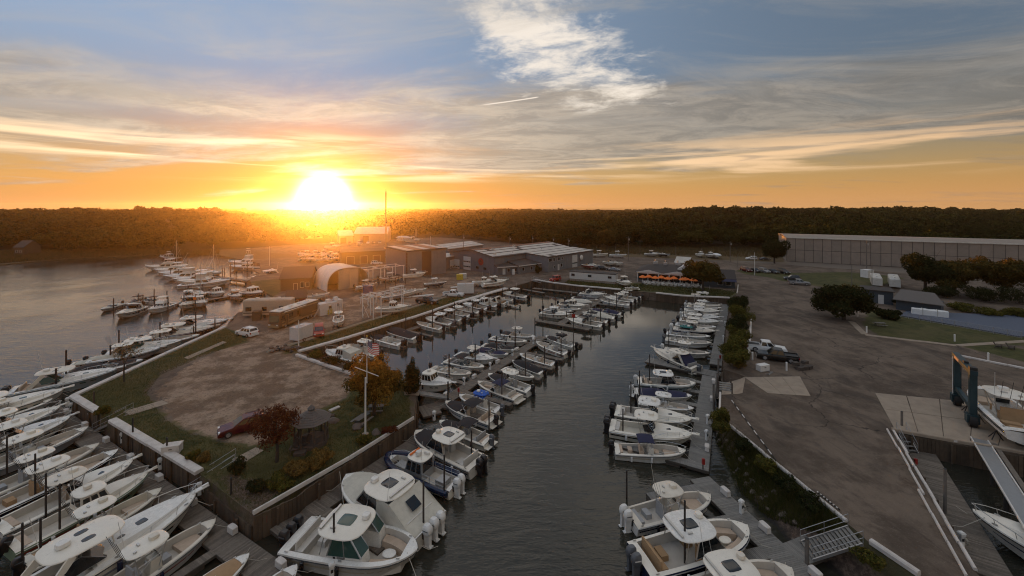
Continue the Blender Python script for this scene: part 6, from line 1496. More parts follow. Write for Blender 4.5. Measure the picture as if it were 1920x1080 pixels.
for i, (x, y, s) in enumerate([(612, 588, 3.2), (626, 583, 2.6)]):
    o = thing('white_container', ['white boxy container office inside the yellow fence', 'white tank box behind the yellow fence'][i], 'container', P(x, y), .9)
    part('box', MB().box((0, 0, 1.3), (s * 1.3, s * .7, 2.6)), 'door_white', o); part('roof_unit', MB().box((.4, 0, 2.95), (.9, .8, .65)), 'lamp_white', o)
    part('stair_rail', MB().tube([(-s * .66, -s * .4, 2.5), (-s * 1.1, -s * .4, .2)], .04, 5).tube([(-s * .66, -s * .5, 2.5), (-s * 1.1, -s * .5, .2)], .04, 5), 'whitepaint', o); win(o, .3, 1.6, .7, .8, 'f', -s * .35 - .02)
fa = [P(596, 591), P(620, 590), P(642, 577)]; o = thing('yellow_fence', 'yellow wooden picket fence around the white containers', 'fence', fa[0])
for q in resample(fa, .55): part('picket', MB().box((q.x - fa[0].x, q.y - fa[0].y, .6), (.12, .12, 1.2)), 'yellow', o)
for zz in (.35, .85):
    for i in range(2): part('rail', MB().bar(fa[i] - fa[0] + Vector((0, 0, zz)), fa[i + 1] - fa[0] + Vector((0, 0, zz)), .05, .12), 'yellow', o)
# white steel frames and racks
def steelframe(label, a, b, H, depth=3., n=3, m='whitepaint', r=.09, legs=True, nm='steel_rack'):
    p, rz, L = frame_of(a, b); o = thing(nm, label, 'rack', p, rz)
    for k in range(n):
        for y in (0, depth): part('post', MB().box((L * k / (n - 1), y, H / 2), (.16, .16, H)), m, o)
    for y in (0, depth): part('beam', MB().box((L / 2, y, H + .09), (L + .6, .18, .18)), m, o)
    for k in range(n): part('cross_beam', MB().box((L * k / (n - 1), depth / 2, H - .12), (.14, depth - .2, .16)), m, o)
    return o
steelframe('white steel boat gantry in front of the tall grey shed', P(691, 536), P(757, 526), 5.0, 5., 4)
o = steelframe('open white steel frame standing alone in the dirt yard', P(680, 596), P(700, 600), 5.2, 2.2, 2)
part('brace', MB().tube([(0, 0, .3), (2., 0, 3.2)], .04, 5).tube([(2., 0, .3), (0, 0, 3.2)], .04, 5), 'whitepaint', o)
steelframe('low white boat rack beams left of the black pickup', P(690, 572), P(760, 553), 1.6, 2.6, 6)
steelframe('thin white goal shaped frame behind the pilothouse boat', P(735, 578), P(756, 572), 4.8, .6, 2)
steelframe('brown steel rack in front of the arched tent', P(703, 545), P(760, 533), 2.6, 3., 4, m='doorbrown')
o = thing('pipe_bundle', 'bundle of white pipes lying behind the black pickup', 'pipes', P(752, 560), .45)
for k in range(4): part('pipe', MB().tube([(0, k * .3, .16), (9, k * .3, .16)], .13, 8), 'whitepaint', o)
o = thing('boat_trailer_rack', 'row of white rollers behind the white pickup', 'pipes', P(846, 541), .5)
for k in range(3): part('pipe', MB().tube([(0, k * .35, .2), (6, k * .35, .2)], .16, 8), 'whitepaint', o)
for i, (x, y, s, m_, l, nm) in enumerate([(868, 522, (2.2, 1.6, 1.6), 'door_white', 'white cabinet pair in the yard left of the red disc', 'storage_cabinet'), (862, 524, (2., 1.6, 1.7), 'yellow', 'yellow brown crate beside the white cabinets', 'crate'), (556, 563, (3.2, 1.6, 2.), 'rv_beige', 'pale utility box near the river boardwalk', 'utility_box'), (541, 566, (1.6, 1.4, 1.5), 'grey_siding', 'grey bin beside the pale utility box', 'bin'), (323, 848, (1.5, .9, .75), 'cap', 'white storage box behind the long capped bulkhead', 'storage_box'), (482, 600, (1.6, 1.3, 1.9), 'brownwall', 'brown cabinet in front of the beige camper', 'cabinet'), (1430, 694, (1.7, .9, .8), 'lamp_white', 'white dock box at the landward end of the ramp gangway', 'dock_box'), (690, 549, (2.6, 1.4, 2.), 'gel_blue', 'dark blue machine parked by the brown steel rack', 'machine'), (1626, 520, (3, 2.4, 2.6), 'lamp_white', 'small white shed beside the two parked campers', 'garden_shed')]):
    o = thing(nm, l, 'box', P(x, y), .3); part('body', MB().box((0, 0, s[2] / 2), s), m_, o, ang=0); part('lid', MB().box((0, 0, s[2] + .04), (s[0] * 1.05, s[1] * 1.05, .08)), m_, o, ang=0); part('handle', MB().box((0, -s[1] / 2 - .03, s[2] * .7), (.3, .05, .06)), 'plastic_black', o)
# ------------------------------------------------------------ vehicles
def wheels(o, xs, w, r=.34):
    ty = wheels.c.setdefault(('t', r), MB().tube([(0, -.11, 0), (0, .11, 0)], r, 18).mesh('wheel')); ri = wheels.c.setdefault(('r', r), MB().tube([(0, -.12, 0), (0, .12, 0)], r * .62, 12).mesh('rim'))
    for x in xs:
        for s in (-1, 1):
            t_ = link('wheel', ty, 'rubber', o, (x, s * (w / 2 - .1), r)); link('rim', ri, 'alu', t_)
wheels.c = {}
def car(kind, label, p, head, m, scale=1., cat=None, name=None):
    d = Vector(head); o = thing(name or {'suv': 'parked_suv', 'wagon': 'parked_car', 'sedan': 'parked_car', 'pickup': 'pickup_truck', 'van': 'minivan', 'jeep': 'off_road_car'}[kind], label, cat or ('pickup' if kind == 'pickup' else 'van' if kind == 'van' else 'car'), p, math.atan2(d.y, d.x))
    o.scale = (scale,) * 3
    T = {  # length, width, body profile (x, top z), cabin bottom x0,x1, top x0,x1, z belt, z roof
     'suv': (4.7, 1.86, [(-2.3, .95), (-2.2, 1.02), (.75, 1.02), (1.0, 1.0), (2.1, .88), (2.32, .7)], -2.2, 1.05, -1.85, .15, 1.0, 1.68),
     'wagon': (4.8, 1.84, [(-2.38, .9), (-2.25, .98), (.75, .98), (1.0, .97), (2.15, .84), (2.38, .66)], -2.25, 1.1, -1.8, .1, .96, 1.58),
     'sedan': (4.6, 1.8, [(-2.28, .85), (-2.1, .98), (-1.3, 1.0), (.75, .96), (1.0, .94), (2.1, .8), (2.28, .62)], -1.7, 1.0, -.95, .1, .95, 1.42),
     'pickup': (5.8, 1.98, [(-2.85, 1.0), (-2.8, 1.05), (-.9, 1.05), (1.1, 1.08), (1.3, 1.08), (2.75, 1.0), (2.9, .8)], -.95, 1.35, -.75, .55, 1.05, 1.85),
     'van': (4.9, 1.95, [(-2.4, .95), (-2.3, 1.02), (1.0, 1.02), (1.3, .98), (2.2, .82), (2.42, .62)], -2.3, 1.5, -2.1, .35, 1.0, 1.74),
     'jeep': (4.2, 1.85, [(-2.0, 1.0), (-1.95, 1.05), (.5, 1.05), (.7, 1.05), (1.95, 1.0), (2.05, .75)], -1.95, .7, -1.9, .5, 1.04, 1.82)}
    Lc, w, prof, b0, b1, t0_, t1_, zb, zr = T[kind]
    key = ('car', kind)
    if key not in wheels.c:
        rings = []
        for x, z in prof:
            k = .93 if abs(x) > Lc / 2 * .93 else 1.; hw = w / 2 * k
            rings.append([(x, -hw * .94, .26), (x, -hw, .45), (x, -hw, z - .16), (x, -hw * .93, z), (x, hw * .93, z), (x, hw, z - .16), (x, hw, .45), (x, hw * .94, .26)])
        body = MB().loft(rings)
        if kind == 'pickup':
            body.box((-1.9, -.93, 1.12), (1.85, .09, .16)).box((-1.9, .93, 1.12), (1.85, .09, .16)).box((-2.85, 0, 1.08), (.09, 1.8, .2))
        B = [Vector((b0, -w * .465, zb)), Vector((b1, -w * .455, zb)), Vector((b1, w * .455, zb)), Vector((b0, w * .465, zb))]; Tt = [Vector((t0_, -w * .385, zr)), Vector((t1_, -w * .38, zr)), Vector((t1_, w * .38, zr)), Vector((t0_, w * .385, zr))]
        mid = [p_.lerp(q, .93) for p_, q in zip(B, Tt)]
        cab = MB().loft([B, mid, [Vector((q.x * .97 + .0, q.y * .93, zr + .02)) for q in Tt]])
        wn = []
        def wq(i, j, u0, u1, v0=.12, v1=.86):
            f = lambda u, v: B[i].lerp(B[j], u).lerp(Tt[i].lerp(Tt[j], u), v); return MB().panel([f(u0, v0), f(u1, v0), f(u1, v1), f(u0, v1)], .012)
        wn.append(('windscreen', wq(1, 2, .06, .94))); wn.append(('rear_window', wq(3, 0, .08, .92, .25)))
        ns = {'suv': 3, 'wagon': 3, 'van': 3, 'sedan': 2, 'pickup': 2, 'jeep': 2}[kind]
        for k in range(ns):
            wn.append(('side_window', wq(0, 1, (k + .08) / ns * .94 + .02, (k + .92) / ns * .94 + .02))); wn.append(('side_window', wq(2, 3, 1 - ((k + .92) / ns * .94 + .02), 1 - ((k + .08) / ns * .94 + .02))))
        hl = [MB().box((Lc / 2 - .12, s * w * .36, .72), (.2, .36, .16)).mesh('headlight') for s in (-1, 1)]; tl_ = [MB().box((-Lc / 2 + .06, s * w * .43, .85), (.12, .2, .3)).mesh('taillight') for s in (-1, 1)]
        bp = [MB().box((s * (Lc / 2 - .08), 0, .42), (.22, w * .88, .24)).mesh('bumper') for s in (-1, 1)]
        gr = MB().box((Lc / 2 - .05, 0, .62), (.08, w * .45, .16)).mesh('grille'); mr = [MB().box((b1 - .55, s * (w / 2 + .08), zb + .08), (.12, .2, .15)).mesh('mirror') for s in (-1, 1)]
        ex = []
        if kind == 'pickup': ex.append(('truck_bed', MB().box((-1.88, 0, 1.053), (1.75, 1.7, .01)).mesh('truck_bed'), 'plastic_black'))
        if kind in ('suv', 'wagon'): ex += [('roof_rail', MB().tube([(t0_ + .2, s * w * .34, zr + .06), (t1_ - .2, s * w * .34, zr + .06)], .025, 5).mesh('roof_rail'), 'plastic_black') for s in (-1, 1)]
        wheels.c[key] = (body.mesh('body', 40), cab.mesh('cabin', 40), [(n, q.mesh(n)) for n, q in wn], hl, tl_, bp, gr, mr, ex)
    body, cab, wn, hl, tl_, bp, gr, mr, ex = wheels.c[key]
    link('body', body, m, o); link('cabin', cab, m, o)
    for n, q in wn: link(n, q, 'glass', o)
    for q in hl: link('headlight', q, 'headlight', o)
    for q in tl_: link('taillight', q, 'taillight', o)
    for q in bp: link('bumper', q, m if kind != 'pickup' else 'steel', o)
    link('grille', gr, 'plastic_black', o)
    for q in mr: link('mirror', q, m, o)
    for n, q, k in ex: link(n, q, k, o)
    wheels(o, (Lc * .31, -Lc * .30), w, .42 if kind in ('pickup', 'jeep') else .35); return o
car('wagon', 'dark red station wagon parked on the dirt beside the red tree', P(458, 807), (-.80, -.60, 0), 'car_red')
car('suv', 'white SUV parked on the dirt in front of the brown motorhome', P(463, 629), (-.90, .42, 0), 'car_white')
car('van', 'red minivan facing the camera beside the small white box trailer', P(598, 627), (.42, -.91, 0), 'car_red2')
car('pickup', 'black pickup truck in the yard left of the white pickup', P(801, 569), (.96, -.28, 0), 'car_black')
car('pickup', 'white pickup truck parked beside the white cargo trailer in the yard', P(850, 556), (.99, -.1, 0), 'car_white')
car('jeep', 'red off-road car parked above the back quay corner', P(1041, 527), (-.72, -.69, 0), 'car_red2')
car('suv', 'black SUV parked behind the white office trailer', P(1131, 506), (.9, -.42, 0), 'car_black')
car('sedan', 'silver car parked right behind the black SUV', P(1152, 508), (.9, -.42, 0), 'car_silver')
car('pickup', 'white pickup truck parked beside the shrubs on the right lot', P(1437, 659), (.91, -.41, 0), 'car_white')
car('pickup', 'dark green pickup truck parked in front of the white one on the right', P(1457, 675), (-.91, .41, 0), 'car_black')
car('pickup', 'grey pickup truck at the edge of the far right grass', P(1498, 534), (.93, -.37, 0), 'car_silver')
car('suv', 'dark SUV parked just behind the grey pickup', P(1485, 525), (-.8, .3, 0), 'car_dark')
for i, (x, y, m_, k, c_) in enumerate([(1399, 509, 'car_red', 'suv', 'dark red SUV'), (1416, 510, 'car_black', 'sedan', 'black sedan'), (1433, 511, 'car_silver', 'suv', 'silver SUV'), (1450, 512, 'car_dark', 'sedan', 'charcoal sedan'), (1469, 513, 'car_black', 'suv', 'black SUV')]): car(k, f'{c_}, {ORD[i]} from the left in the five below the long tan building', P(x, y), (.12, -.99, 0), m_)
car('suv', 'white SUV on the far road left of the long tan building', P(1409, 487), (-.95, .1, 0), 'car_white')
car('sedan', 'dark car on the far road beside the long tan building corner', P(1434, 488), (.95, .1, 0), 'car_dark')
car('suv', 'white car in front of the dark shed in the sun haze', P(706, 496), (.98, .1, 0), 'car_white')
for i, (x, y) in enumerate([(690, 457), (700, 457), (712, 457), (655, 459)]): car('suv', f'car parked by the far tan warehouse, {ORD[i]} of the hazy row', P(x, y), (.3, -.95, 0), ['car_white', 'car_dark', 'car_silver', 'car_red'][i])
def boxtrailer(label, p, rz, L, w, h, m='door_white'):
    o = thing('cargo_trailer', label, 'trailer', p, rz)
    part('box', MB().box((0, 0, .5 + h / 2), (L, w, h)), m, o, ang=0)
    for k in range(5): part('side_panel', MB().box((-L / 2 + L * (k + .5) / 5, -w / 2 - .01, .5 + h / 2), (L / 5 * .95, .03, h * .94)), m, o, ang=0)
    part('door', MB().box((-L / 2 - .01, 0, .5 + h / 2), (.04, w * .92, h * .94)), m, o, ang=0); part('vent', MB().slab(0, 0, .5, .5, .5 + h + .02, .18, n=12), 'lamp_white', o)
    part('drawbar', MB().box((L / 2 + .6, 0, .45), (1.3, .12, .12)), 'plastic_black', o); part('roof_edge', MB().box((0, 0, .5 + h + .02), (L * 1.02, w * 1.02, .05)), 'alu', o, ang=0)
    wheels(o, (-.35,), w + .15, .32)
boxtrailer('small white box trailer beside the red minivan', P(565, 638), 1.25, 3.4, 2.0, 2.2); boxtrailer('tall white cargo trailer behind the white pickup', P(873, 552), .1, 4.6, 2.3, 2.5)
# motorhome
p, rz, L = frame_of(P(524, 619), P(594, 592)); L = 11.6; o = thing('motorhome', 'long brown and gold motorhome with white roof in the dirt yard', 'motorhome', p, rz); Wd = 2.6
part('body', MB().loft([[(-.1, 0, .45), (-.1, Wd, .45), (.15, Wd, 3.3), (.15, 0, 3.3)], [(.3, 0, .45), (.3, Wd, .45), (.4, Wd, 3.5), (.4, 0, 3.5)], [(L, 0, .45), (L, Wd, .45), (L, Wd, 3.5), (L, 0, 3.5)]]), 'rv_brown', o)
for z0, h, m_ in ((.75, .35, 'rv_gold'), (1.35, .22, 'rv_gold'), (3.1, .3, 'rv_gold')): part('stripe', MB().box((L / 2 + .3, -.01, z0), (L - .8, .03, h)), m_, o, ang=0)
part('stripe', MB().loft([[(3, -.02, .9), (6, -.02, .9), (8.5, -.02, 2.2), (7.4, -.02, 2.2)], [(3, 0, .9), (6, 0, .9), (8.5, 0, 2.2), (7.4, 0, 2.2)]]), 'rv_gold', o)
part('windscreen', MB().panel([(-.06, Wd - .15, 1.5), (-.06, .15, 1.5), (.1, .2, 2.75), (.1, Wd - .2, 2.75)], .03), 'glass_green', o)
for x, w in ((.9, .7), (3.0, 1.2), (5.5, 1.2), (8.6, 1.0)): win(o, x, 2.3, w, .8, 'f', -.02, fm='plastic_black')
win(o, 2.0, 1.6, .75, 2., 'f', -.02, fm='rv_gold', pm='rv_brown', nm='door'); part('slide_out', MB().box((7.2, -.2, 2.2), (3.6, .4, 1.7)), 'rv_brown', o, ang=0)
part('roof', MB().box((L / 2 + .1, Wd / 2, 3.55), (L - .2, Wd * .98, .14)), 'tentwhite', o)
for x in (1.8, 4.6, 7.0, 9.6): part('roof_unit', MB().slab(x, Wd / 2, .95, .7, 3.63, .28, n=14), 'lamp_white', o)
part('awning', MB().tube([(1.2, -.1, 3.3), (7.5, -.1, 3.3)], .09, 8), 'lamp_white', o); part('bumper', MB().box((-.1, Wd / 2, .65), (.25, Wd * .96, .45)), 'rv_gold', o)
for s in (.4, Wd - .4): part('headlight', MB().box((-.2, s, .95), (.1, .4, .22)), 'headlight', o)
for x in (1.7, 8.2, 9.3):
    for y in (.1, Wd - .1): t_ = part('wheel', MB().tube([(x, y - .12, .46), (x, y + .12, .46)], .46, 16), 'rubber', o); part('rim', MB().tube([(x, y - .14, .46), (x, y + .14, .46)], .27, 12), 'alu', t_)
def camper(label, a, b, h=3.2, D=2.5, m='rv_beige'):
    p, rz, L = frame_of(a, b); o = thing('camper_trailer', label, 'camper', p, rz)
    part('body', MB().loft([[(0, 0, .6), (L, 0, .6), (L, D, .6), (0, D, .6)], [(0, 0, h - .25), (L, 0, h - .25), (L, D, h - .25), (0, D, h - .25)], [(.2, .2, h), (L - .4, .2, h), (L - .4, D - .2, h), (.2, D - .2, h)]]), m, o)
    for x, w in ((.12, 1.1), (.45, .9), (.8, .8)): win(o, L * x, 2., min(w, L * .2), .8, 'f', -.02, fm='plastic_black')
    win(o, L * .62, 1.6, .7, 1.8, 'f', -.02, fm='alu', pm=m, nm='door'); part('stripe', MB().box((L / 2, -.01, 1.1), (L * .98, .03, .2)), 'rv_brown', o, ang=0)
    for x in (.25, .7): part('roof_unit', MB().slab(L * x, D / 2, .8, .6, h, .26, n=12), 'lamp_white', o)
    for x in (.45, .58):
        for y in (.1, D - .1): part('wheel', MB().tube([(L * x, y - .1, .34), (L * x, y + .1, .34)], .34, 14), 'rubber', o)
    part('hitch', MB().box((L + .5, D / 2, .55), (1.2, .12, .12)), 'plastic_black', o)
camper('beige camper trailer at the river edge left of the motorhome', P(455, 597), P(545, 594), 4.0)
camper('white camper on the right grass, left of the pair', P(1655, 540) , P(1650, 530), 3., 2.5, 'gel_d'); camper('white camper on the right grass, right of the pair', P(1689, 543), P(1684, 532), 3., 2.5, 'gel_d')
# boat hoist
pf, pn = P(1794, 760), P(1823, 800); p, rz, L = frame_of(pf, pn); o = thing('boat_hoist', 'dark teal travelling boat hoist frame on big black tyres', 'boat hoist', p, rz)
for x in (0, L):
    part('leg', MB().box((x, 0, 3.55), (.5, .55, 4.9)).box((x, .33, 3.5), (.16, .12, 4.6)), 'teal', o); part('wheel_carrier', MB().box((x, 0, 1.15), (.95, .8, .55)).box((x, .45, .95), (.9, .14, .9)).box((x, -.45, .95), (.9, .14, .9)), 'teal', o)
    t_ = part('wheel', MB().tube([(x, -.3, .72), (x, .3, .72)], .72, 22), 'rubber', o); part('rim', MB().tube([(x, -.33, .72), (x, .33, .72)], .36, 14), 'plastic_black', t_)
part('top_beam', MB().box((L / 2, 0, 6.2), (L + 1.3, .62, .5)), 'teal', o); part('beam_plate', MB().box((L * .25, -.33, 6.2), (1.8, .04, .34)), 'tanpanel', o); part('lower_beam', MB().box((L / 2, 0, 2.15), (L - .6, .4, .45)), 'teal', o)
part('winch', MB().box((L + .2, 0, 6.62), (.7, .6, .35)).box((L * .6, 0, 6.55), (.5, .4, .25)), 'plastic_black', o); part('hydraulic_line', MB().tube([(0, -.36, 1.3), (0, -.36, 6.)], .05, 6), 'whitepaint', o)
part('sling', MB().box((L * .2, .1, 5.3), (.3, .03, 1.4)), 'cover_dark', o)
# flagpole and flag
p = P(685, 815); o = thing('flagpole', 'white flagpole with a crossarm on the lawn point', 'flagpole', p)
part('pole', MB().tube([(0, 0, 0), (.02, 0, 6.2)], .11, 10, .085), 'whitepaint', o); part('topmast', MB().tube([(.17, 0, 5.6), (.17, 0, 10.6)], .06, 8, .035), 'whitepaint', o); part('crossarm', MB().tube([(-1.15, .0, 7.35), (1.45, 0, 6.35)], .045, 6), 'whitepaint', o); part('base', MB().tube([(0, 0, 0), (0, 0, .14)], .34, 12), 'concrete', o); part('truck_ball', MB().blob((.17, 0, 10.7), (.09, .09, .09), 8, 5), 'yellow', o)
fl = thing('flag', 'red and white striped flag with blue canton drooping from the flagpole', 'flag', p + Vector((.26, 0, 9.1)))
def fpt(u, v): return Vector((u * 1.2 , .16 * math.sin(u * 7 + v * 2) * u, v * 1.2 - .65 * u - .1 * math.sin(u * 5)))
for k in range(13):
    v0, v1 = 1 - (k + 1) / 13, 1 - k / 13; us = 0.0 if k >= 7 else .42; vs = []; N = 9
    for i in range(N + 1):
        u = us + (1 - us) * i / N; vs.append([fpt(u, v0), fpt(u, v1), fpt(u, v1) + Vector((0, .012, 0)), fpt(u, v0) + Vector((0, .012, 0))])
    part('stripe', MB().loft(vs), 'fabric_red' if k % 2 == 0 else 'fabric_white', fl)
vs = [[fpt(.42 * i / 5, 6 / 13), fpt(.42 * i / 5, 1), fpt(.42 * i / 5, 1) + Vector((0, .012, 0)), fpt(.42 * i / 5, 6 / 13) + Vector((0, .012, 0))] for i in range(6)]; part('canton', MB().loft(vs), 'fabric_blue', fl)
mb = MB()
for r in range(5):
    for c in range(6):
        q = fpt(.04 + .063 * c, 6 / 13 + (r + .5) / 9.5); mb.box((q.x, q.y - .01, q.z), (.035, .012, .035))
stuff(part('star', mb, 'fabric_white', fl, ang=0))
# gazebo
p = P(584, 830); o = thing('gazebo', 'weathered octagonal wooden gazebo with shingled roof on the lawn', 'gazebo', p, .2)
oc = lambda r, z, k=8: [(r * math.cos(math.pi / 8 + j * 2 * math.pi / k), r * math.sin(math.pi / 8 + j * 2 * math.pi / k), z) for j in range(k)]
part('floor', MB().loft([oc(1.7, .0), oc(1.7, .35)]), 'grimewood', o, ang=0)
for q in oc(1.58, 0): part('post', MB().box((q[0], q[1], 1.4), (.13, .13, 2.2)), 'grimewood', o)
e = oc(1.58, 0)
for j in range(8):
    if j == 5: continue
    a, b = Vector(e[j]), Vector(e[(j + 1) % 8]); part('railing', MB().bar(a + Vector((0, 0, 1.15)), b + Vector((0, 0, 1.15)), .07, .07).bar(a + Vector((0, 0, .5)), b + Vector((0, 0, .5)), .06, .06), 'grimewood', o)
    mb = MB()
    for k in range(1, 9): q = a.lerp(b, k / 9); mb.box((q.x, q.y, .82), (.04, .04, .64))
    part('baluster', mb, 'grimewood', o, ang=0)
for j in range(8):
    r0, r1 = oc(1.98, 2.42), oc(.32, 3.38); rows = 7
    for k in range(rows):
        f0, f1 = k / rows, (k + 1) / rows + .03
        a, b, c, d = [Vector(r0[j]).lerp(Vector(r1[j]), f0), Vector(r0[(j + 1) % 8]).lerp(Vector(r1[(j + 1) % 8]), f0), Vector(r0[(j + 1) % 8]).lerp(Vector(r1[(j + 1) % 8]), f1), Vector(r0[j]).lerp(Vector(r1[j]), f1)]
        up = Vector((0, 0, .05)); part('shingle_course', MB().loft([[a + up, b + up, c, d], [a + up * 1.8, b + up * 1.8, c + up * .8, d + up * .8]]), 'shingle', o, ang=0)
part('cupola', MB().loft([oc(.34, 3.38), oc(.32, 3.62), oc(.42, 3.63), oc(.05, 4.0)]), 'shingle', o, ang=0); part('step', MB().box((-.55, -2.0, .14), (1.1, .7, .28), 0), 'grimewood', o)
# picnic tables, chairs
def picnic(label, p, rz):
    o = thing('picnic_table', label, 'picnic table', p, rz)
    for k in range(5): part('table_plank', MB().box((0, -.3 + k * .15, .76), (1.9, .135, .045)), 'dockgrey', o, ang=0)
    for s in (-1, 1):
        for k in range(2): part('bench_plank', MB().box((0, s * (.68 + k * .14), .45), (1.9, .125, .045)), 'dockgrey', o, ang=0)
        part('leg', MB().bar((s * .65, -.62, 0), (s * .65, -.12, .73), .09, .05).bar((s * .65, .62, 0), (s * .65, .12, .73), .09, .05).bar((s * .65, -.8, .41), (s * .65, .8, .41), .09, .05), 'grimewood', o)
picnic('grey picnic table on the lawn left of the flagpole', P(679, 793), 1.2); picnic('grey picnic table under the orange tree', P(705, 772), .1); picnic('grey picnic table on the pool lawn', P(1650, 612), -.2)
def adirondack(label, p, rz, m='grimewood'):
    o = thing('garden_chair', label, 'chair', p, rz); part('seat', MB().loft([[(.35, -.3, .38), (.35, .3, .38), (.35, .3, .42), (.35, -.3, .42)], [(-.3, -.3, .24), (-.3, .3, .24), (-.3, .3, .28), (-.3, -.3, .28)]]), m, o)
    for k in range(5): part('back_slat', MB().bar((-.25, -.24 + k * .12, .25), (-.62, -.26 + k * .13, 1.0), .1, .03), m, o)
    for s in (-1, 1): part('armrest', MB().box((.05, s * .4, .56), (.75, .14, .04)), m, o); part('leg', MB().box((.35, s * .36, .28), (.08, .06, .56)).bar((-.45, s * .34, 0), (.35, s * .34, .4), .06, .08), m, o)
for i, (x, y, r) in enumerate([(562, 842, -1.8), (553, 848, -1.3), (572, 838, -2.)]): adirondack(f'brown garden chair at the gazebo steps, {ORD[i]} one', P(x, y), r)
for i, (x, y, r) in enumerate([(1872, 652, -1.), (1896, 655, -1.)]): adirondack(f'dark garden chair on the far right patio, {["left", "right"][i]} one', P(x, y), r)
for x, y, l in ((1625, 624, 'white bollard light at the corner of the pool lawn path'), (1790, 640, 'white bollard light beside the pool lawn path bend'), (1853, 676, 'white pedestal by the small triangular lawn'), (1608, 594, 'white bollard light below the big evergreen'), (1411, 675, 'white post in front of the pickup trucks'), (1475, 695, 'white post behind the boat ramp apron')):
    o = thing('bollard_light', l, 'bollard', P(x, y)); part('post', MB().tube([(0, 0, 0), (0, 0, 1.15)], .12, 10), 'lamp_white', o); part('cap', MB().tube([(0, 0, 1.17), (0, 0, 1.3)], .16, 10, .08), 'lamp_white', o)
# poles
def upole(label, x, y0, y1, m='piling_grey', arm=True, r=.16, name='utility_pole'):
    p = P(x, y0); h = (y0 - y1) / (y0 - HY) * (CAMZ - LAND); o = thing(name, label, 'pole', p)
    part('pole', MB().tube([(0, 0, -.3), (0, 0, h)], r, 8, r * .7), m, o)
    if arm:
        part('crossarm', MB().box((0, 0, h - .6), (2.2, .1, .12)), 'grimewood', o); part('transformer', MB().tube([(.3, -.3, h - 1.8), (.3, -.3, h - 1.0)], .22, 8), 'alu', o)
for i, (x, y0, y1, a, l) in enumerate([(1178, 489, 443, 1, 'tall utility pole right of the grey hall corner'), (1200, 482, 450, 0, 'slim pole between the boats and the reed field'), (1267, 485, 461, 0, 'slim pole rising behind the restaurant roof'), (1369, 491, 452, 1, 'utility pole right of the restaurant tree'), (1383, 500, 478, 0, 'dark lamp pole right of the restaurant tree'), (1415, 516, 473, 0, 'white pole beside the row of five cars'), (1625, 508, 451, 1, 'utility pole in front of the long tan building'), (1635, 541, 493, 0, 'pale pole beside the parked campers'), (1597, 536, 497, 0, 'slim dark pole on the right grass field'), (869, 484, 440, 1, 'utility pole left behind the grey hall roof'), (956, 478, 443, 1, 'second utility pole behind the grey hall roof'), (998, 474, 442, 1, 'third utility pole behind the grey hall roof'), (1037, 472, 445, 1, 'utility pole with boxes at the grey hall ridge'), (1066, 470, 447, 1, 'rightmost utility pole behind the grey hall roof'), (560, 655, 600, 0, 'dark light pole beside the small white box trailer'), (505, 498, 462, 0, 'thin flag mast by the far river bank'), (780, 490, 427, 0, 'thin white mast above the tall grey shed'), (807, 484, 443, 0, 'shorter thin mast right above the tall grey shed')]):
    upole(l, x, y0, y1, 'whitepaint' if 'white' in l or 'thin' in l else 'piling_grey', bool(a), .16 if a else .1, 'utility_pole' if a else 'pole')
o = thing('radio_mast', 'very tall pale steel mast rising above the horizon right of the sun', 'mast', P(723.5, 466)); part('shaft', MB().tube([(0, 0, 0), (0, 0, 33.2)], .55, 10, .4), 'piling_grey', o); part('tip', MB().tube([(0, 0, 33.2), (0, 0, 35.)], .2, 8, .05), 'doorbrown', o); part('base', MB().box((0, 0, .3), (2, 2, .6)), 'concrete', o)
# mooring lines, floats by the ramp
o = thing('ramp_platform', 'weathered timber steps and posts beside the boat ramp', 'platform', P(1360, 735), -.4)
for k in range(4): part('step', MB().box((0, k * .45, .3 + k * .12), (1.6, .4, .08)), 'dockgrey', o)
for x, y in ((-.8, 0), (.8, 0), (-.8, 1.6), (.8, 1.6)): part('post', MB().box((x, y, .5), (.16, .16, 1.6)), 'grimewood', o)
o = thing('crab_trap_stack', 'heap of wire traps beside the dark green pickup', 'traps', P(1500, 694), .3)
for k in range(6): part('trap', MB().box(((k % 3) * .95, (k // 3) * .7, .25 + .5 * (k % 2) * (k // 3)), (.9, .6, .45), random.uniform(-.2, .2)), 'grimewood', o, ang=0)
# striped wheel stops along the right kerb
for i, (f0, f1) in enumerate(((.05, .38), (.74, .93))):
    a, b = timber[1].lerp(timber[3], f0) + Vector((.55, .45, 0)), timber[1].lerp(timber[3], f1) + Vector((.55, .45, 0))
    if i == 0: a, b = P(1372, 752), P(1455, 865)
    o = thing('striped_hose', ['black and white striped hose along the upper right kerb', 'black and white striped hose at the lower end of the right kerb'][i], 'hose', a); n = 14
    for k in range(n): q0, q1 = (b - a) * (k / n), (b - a) * ((k + .96) / n); part('segment', MB().tube([q0 + Vector((0, 0, .1)), q1 + Vector((0, 0, .1))], .06, 6), 'rubber' if k % 2 else 'cap', o)
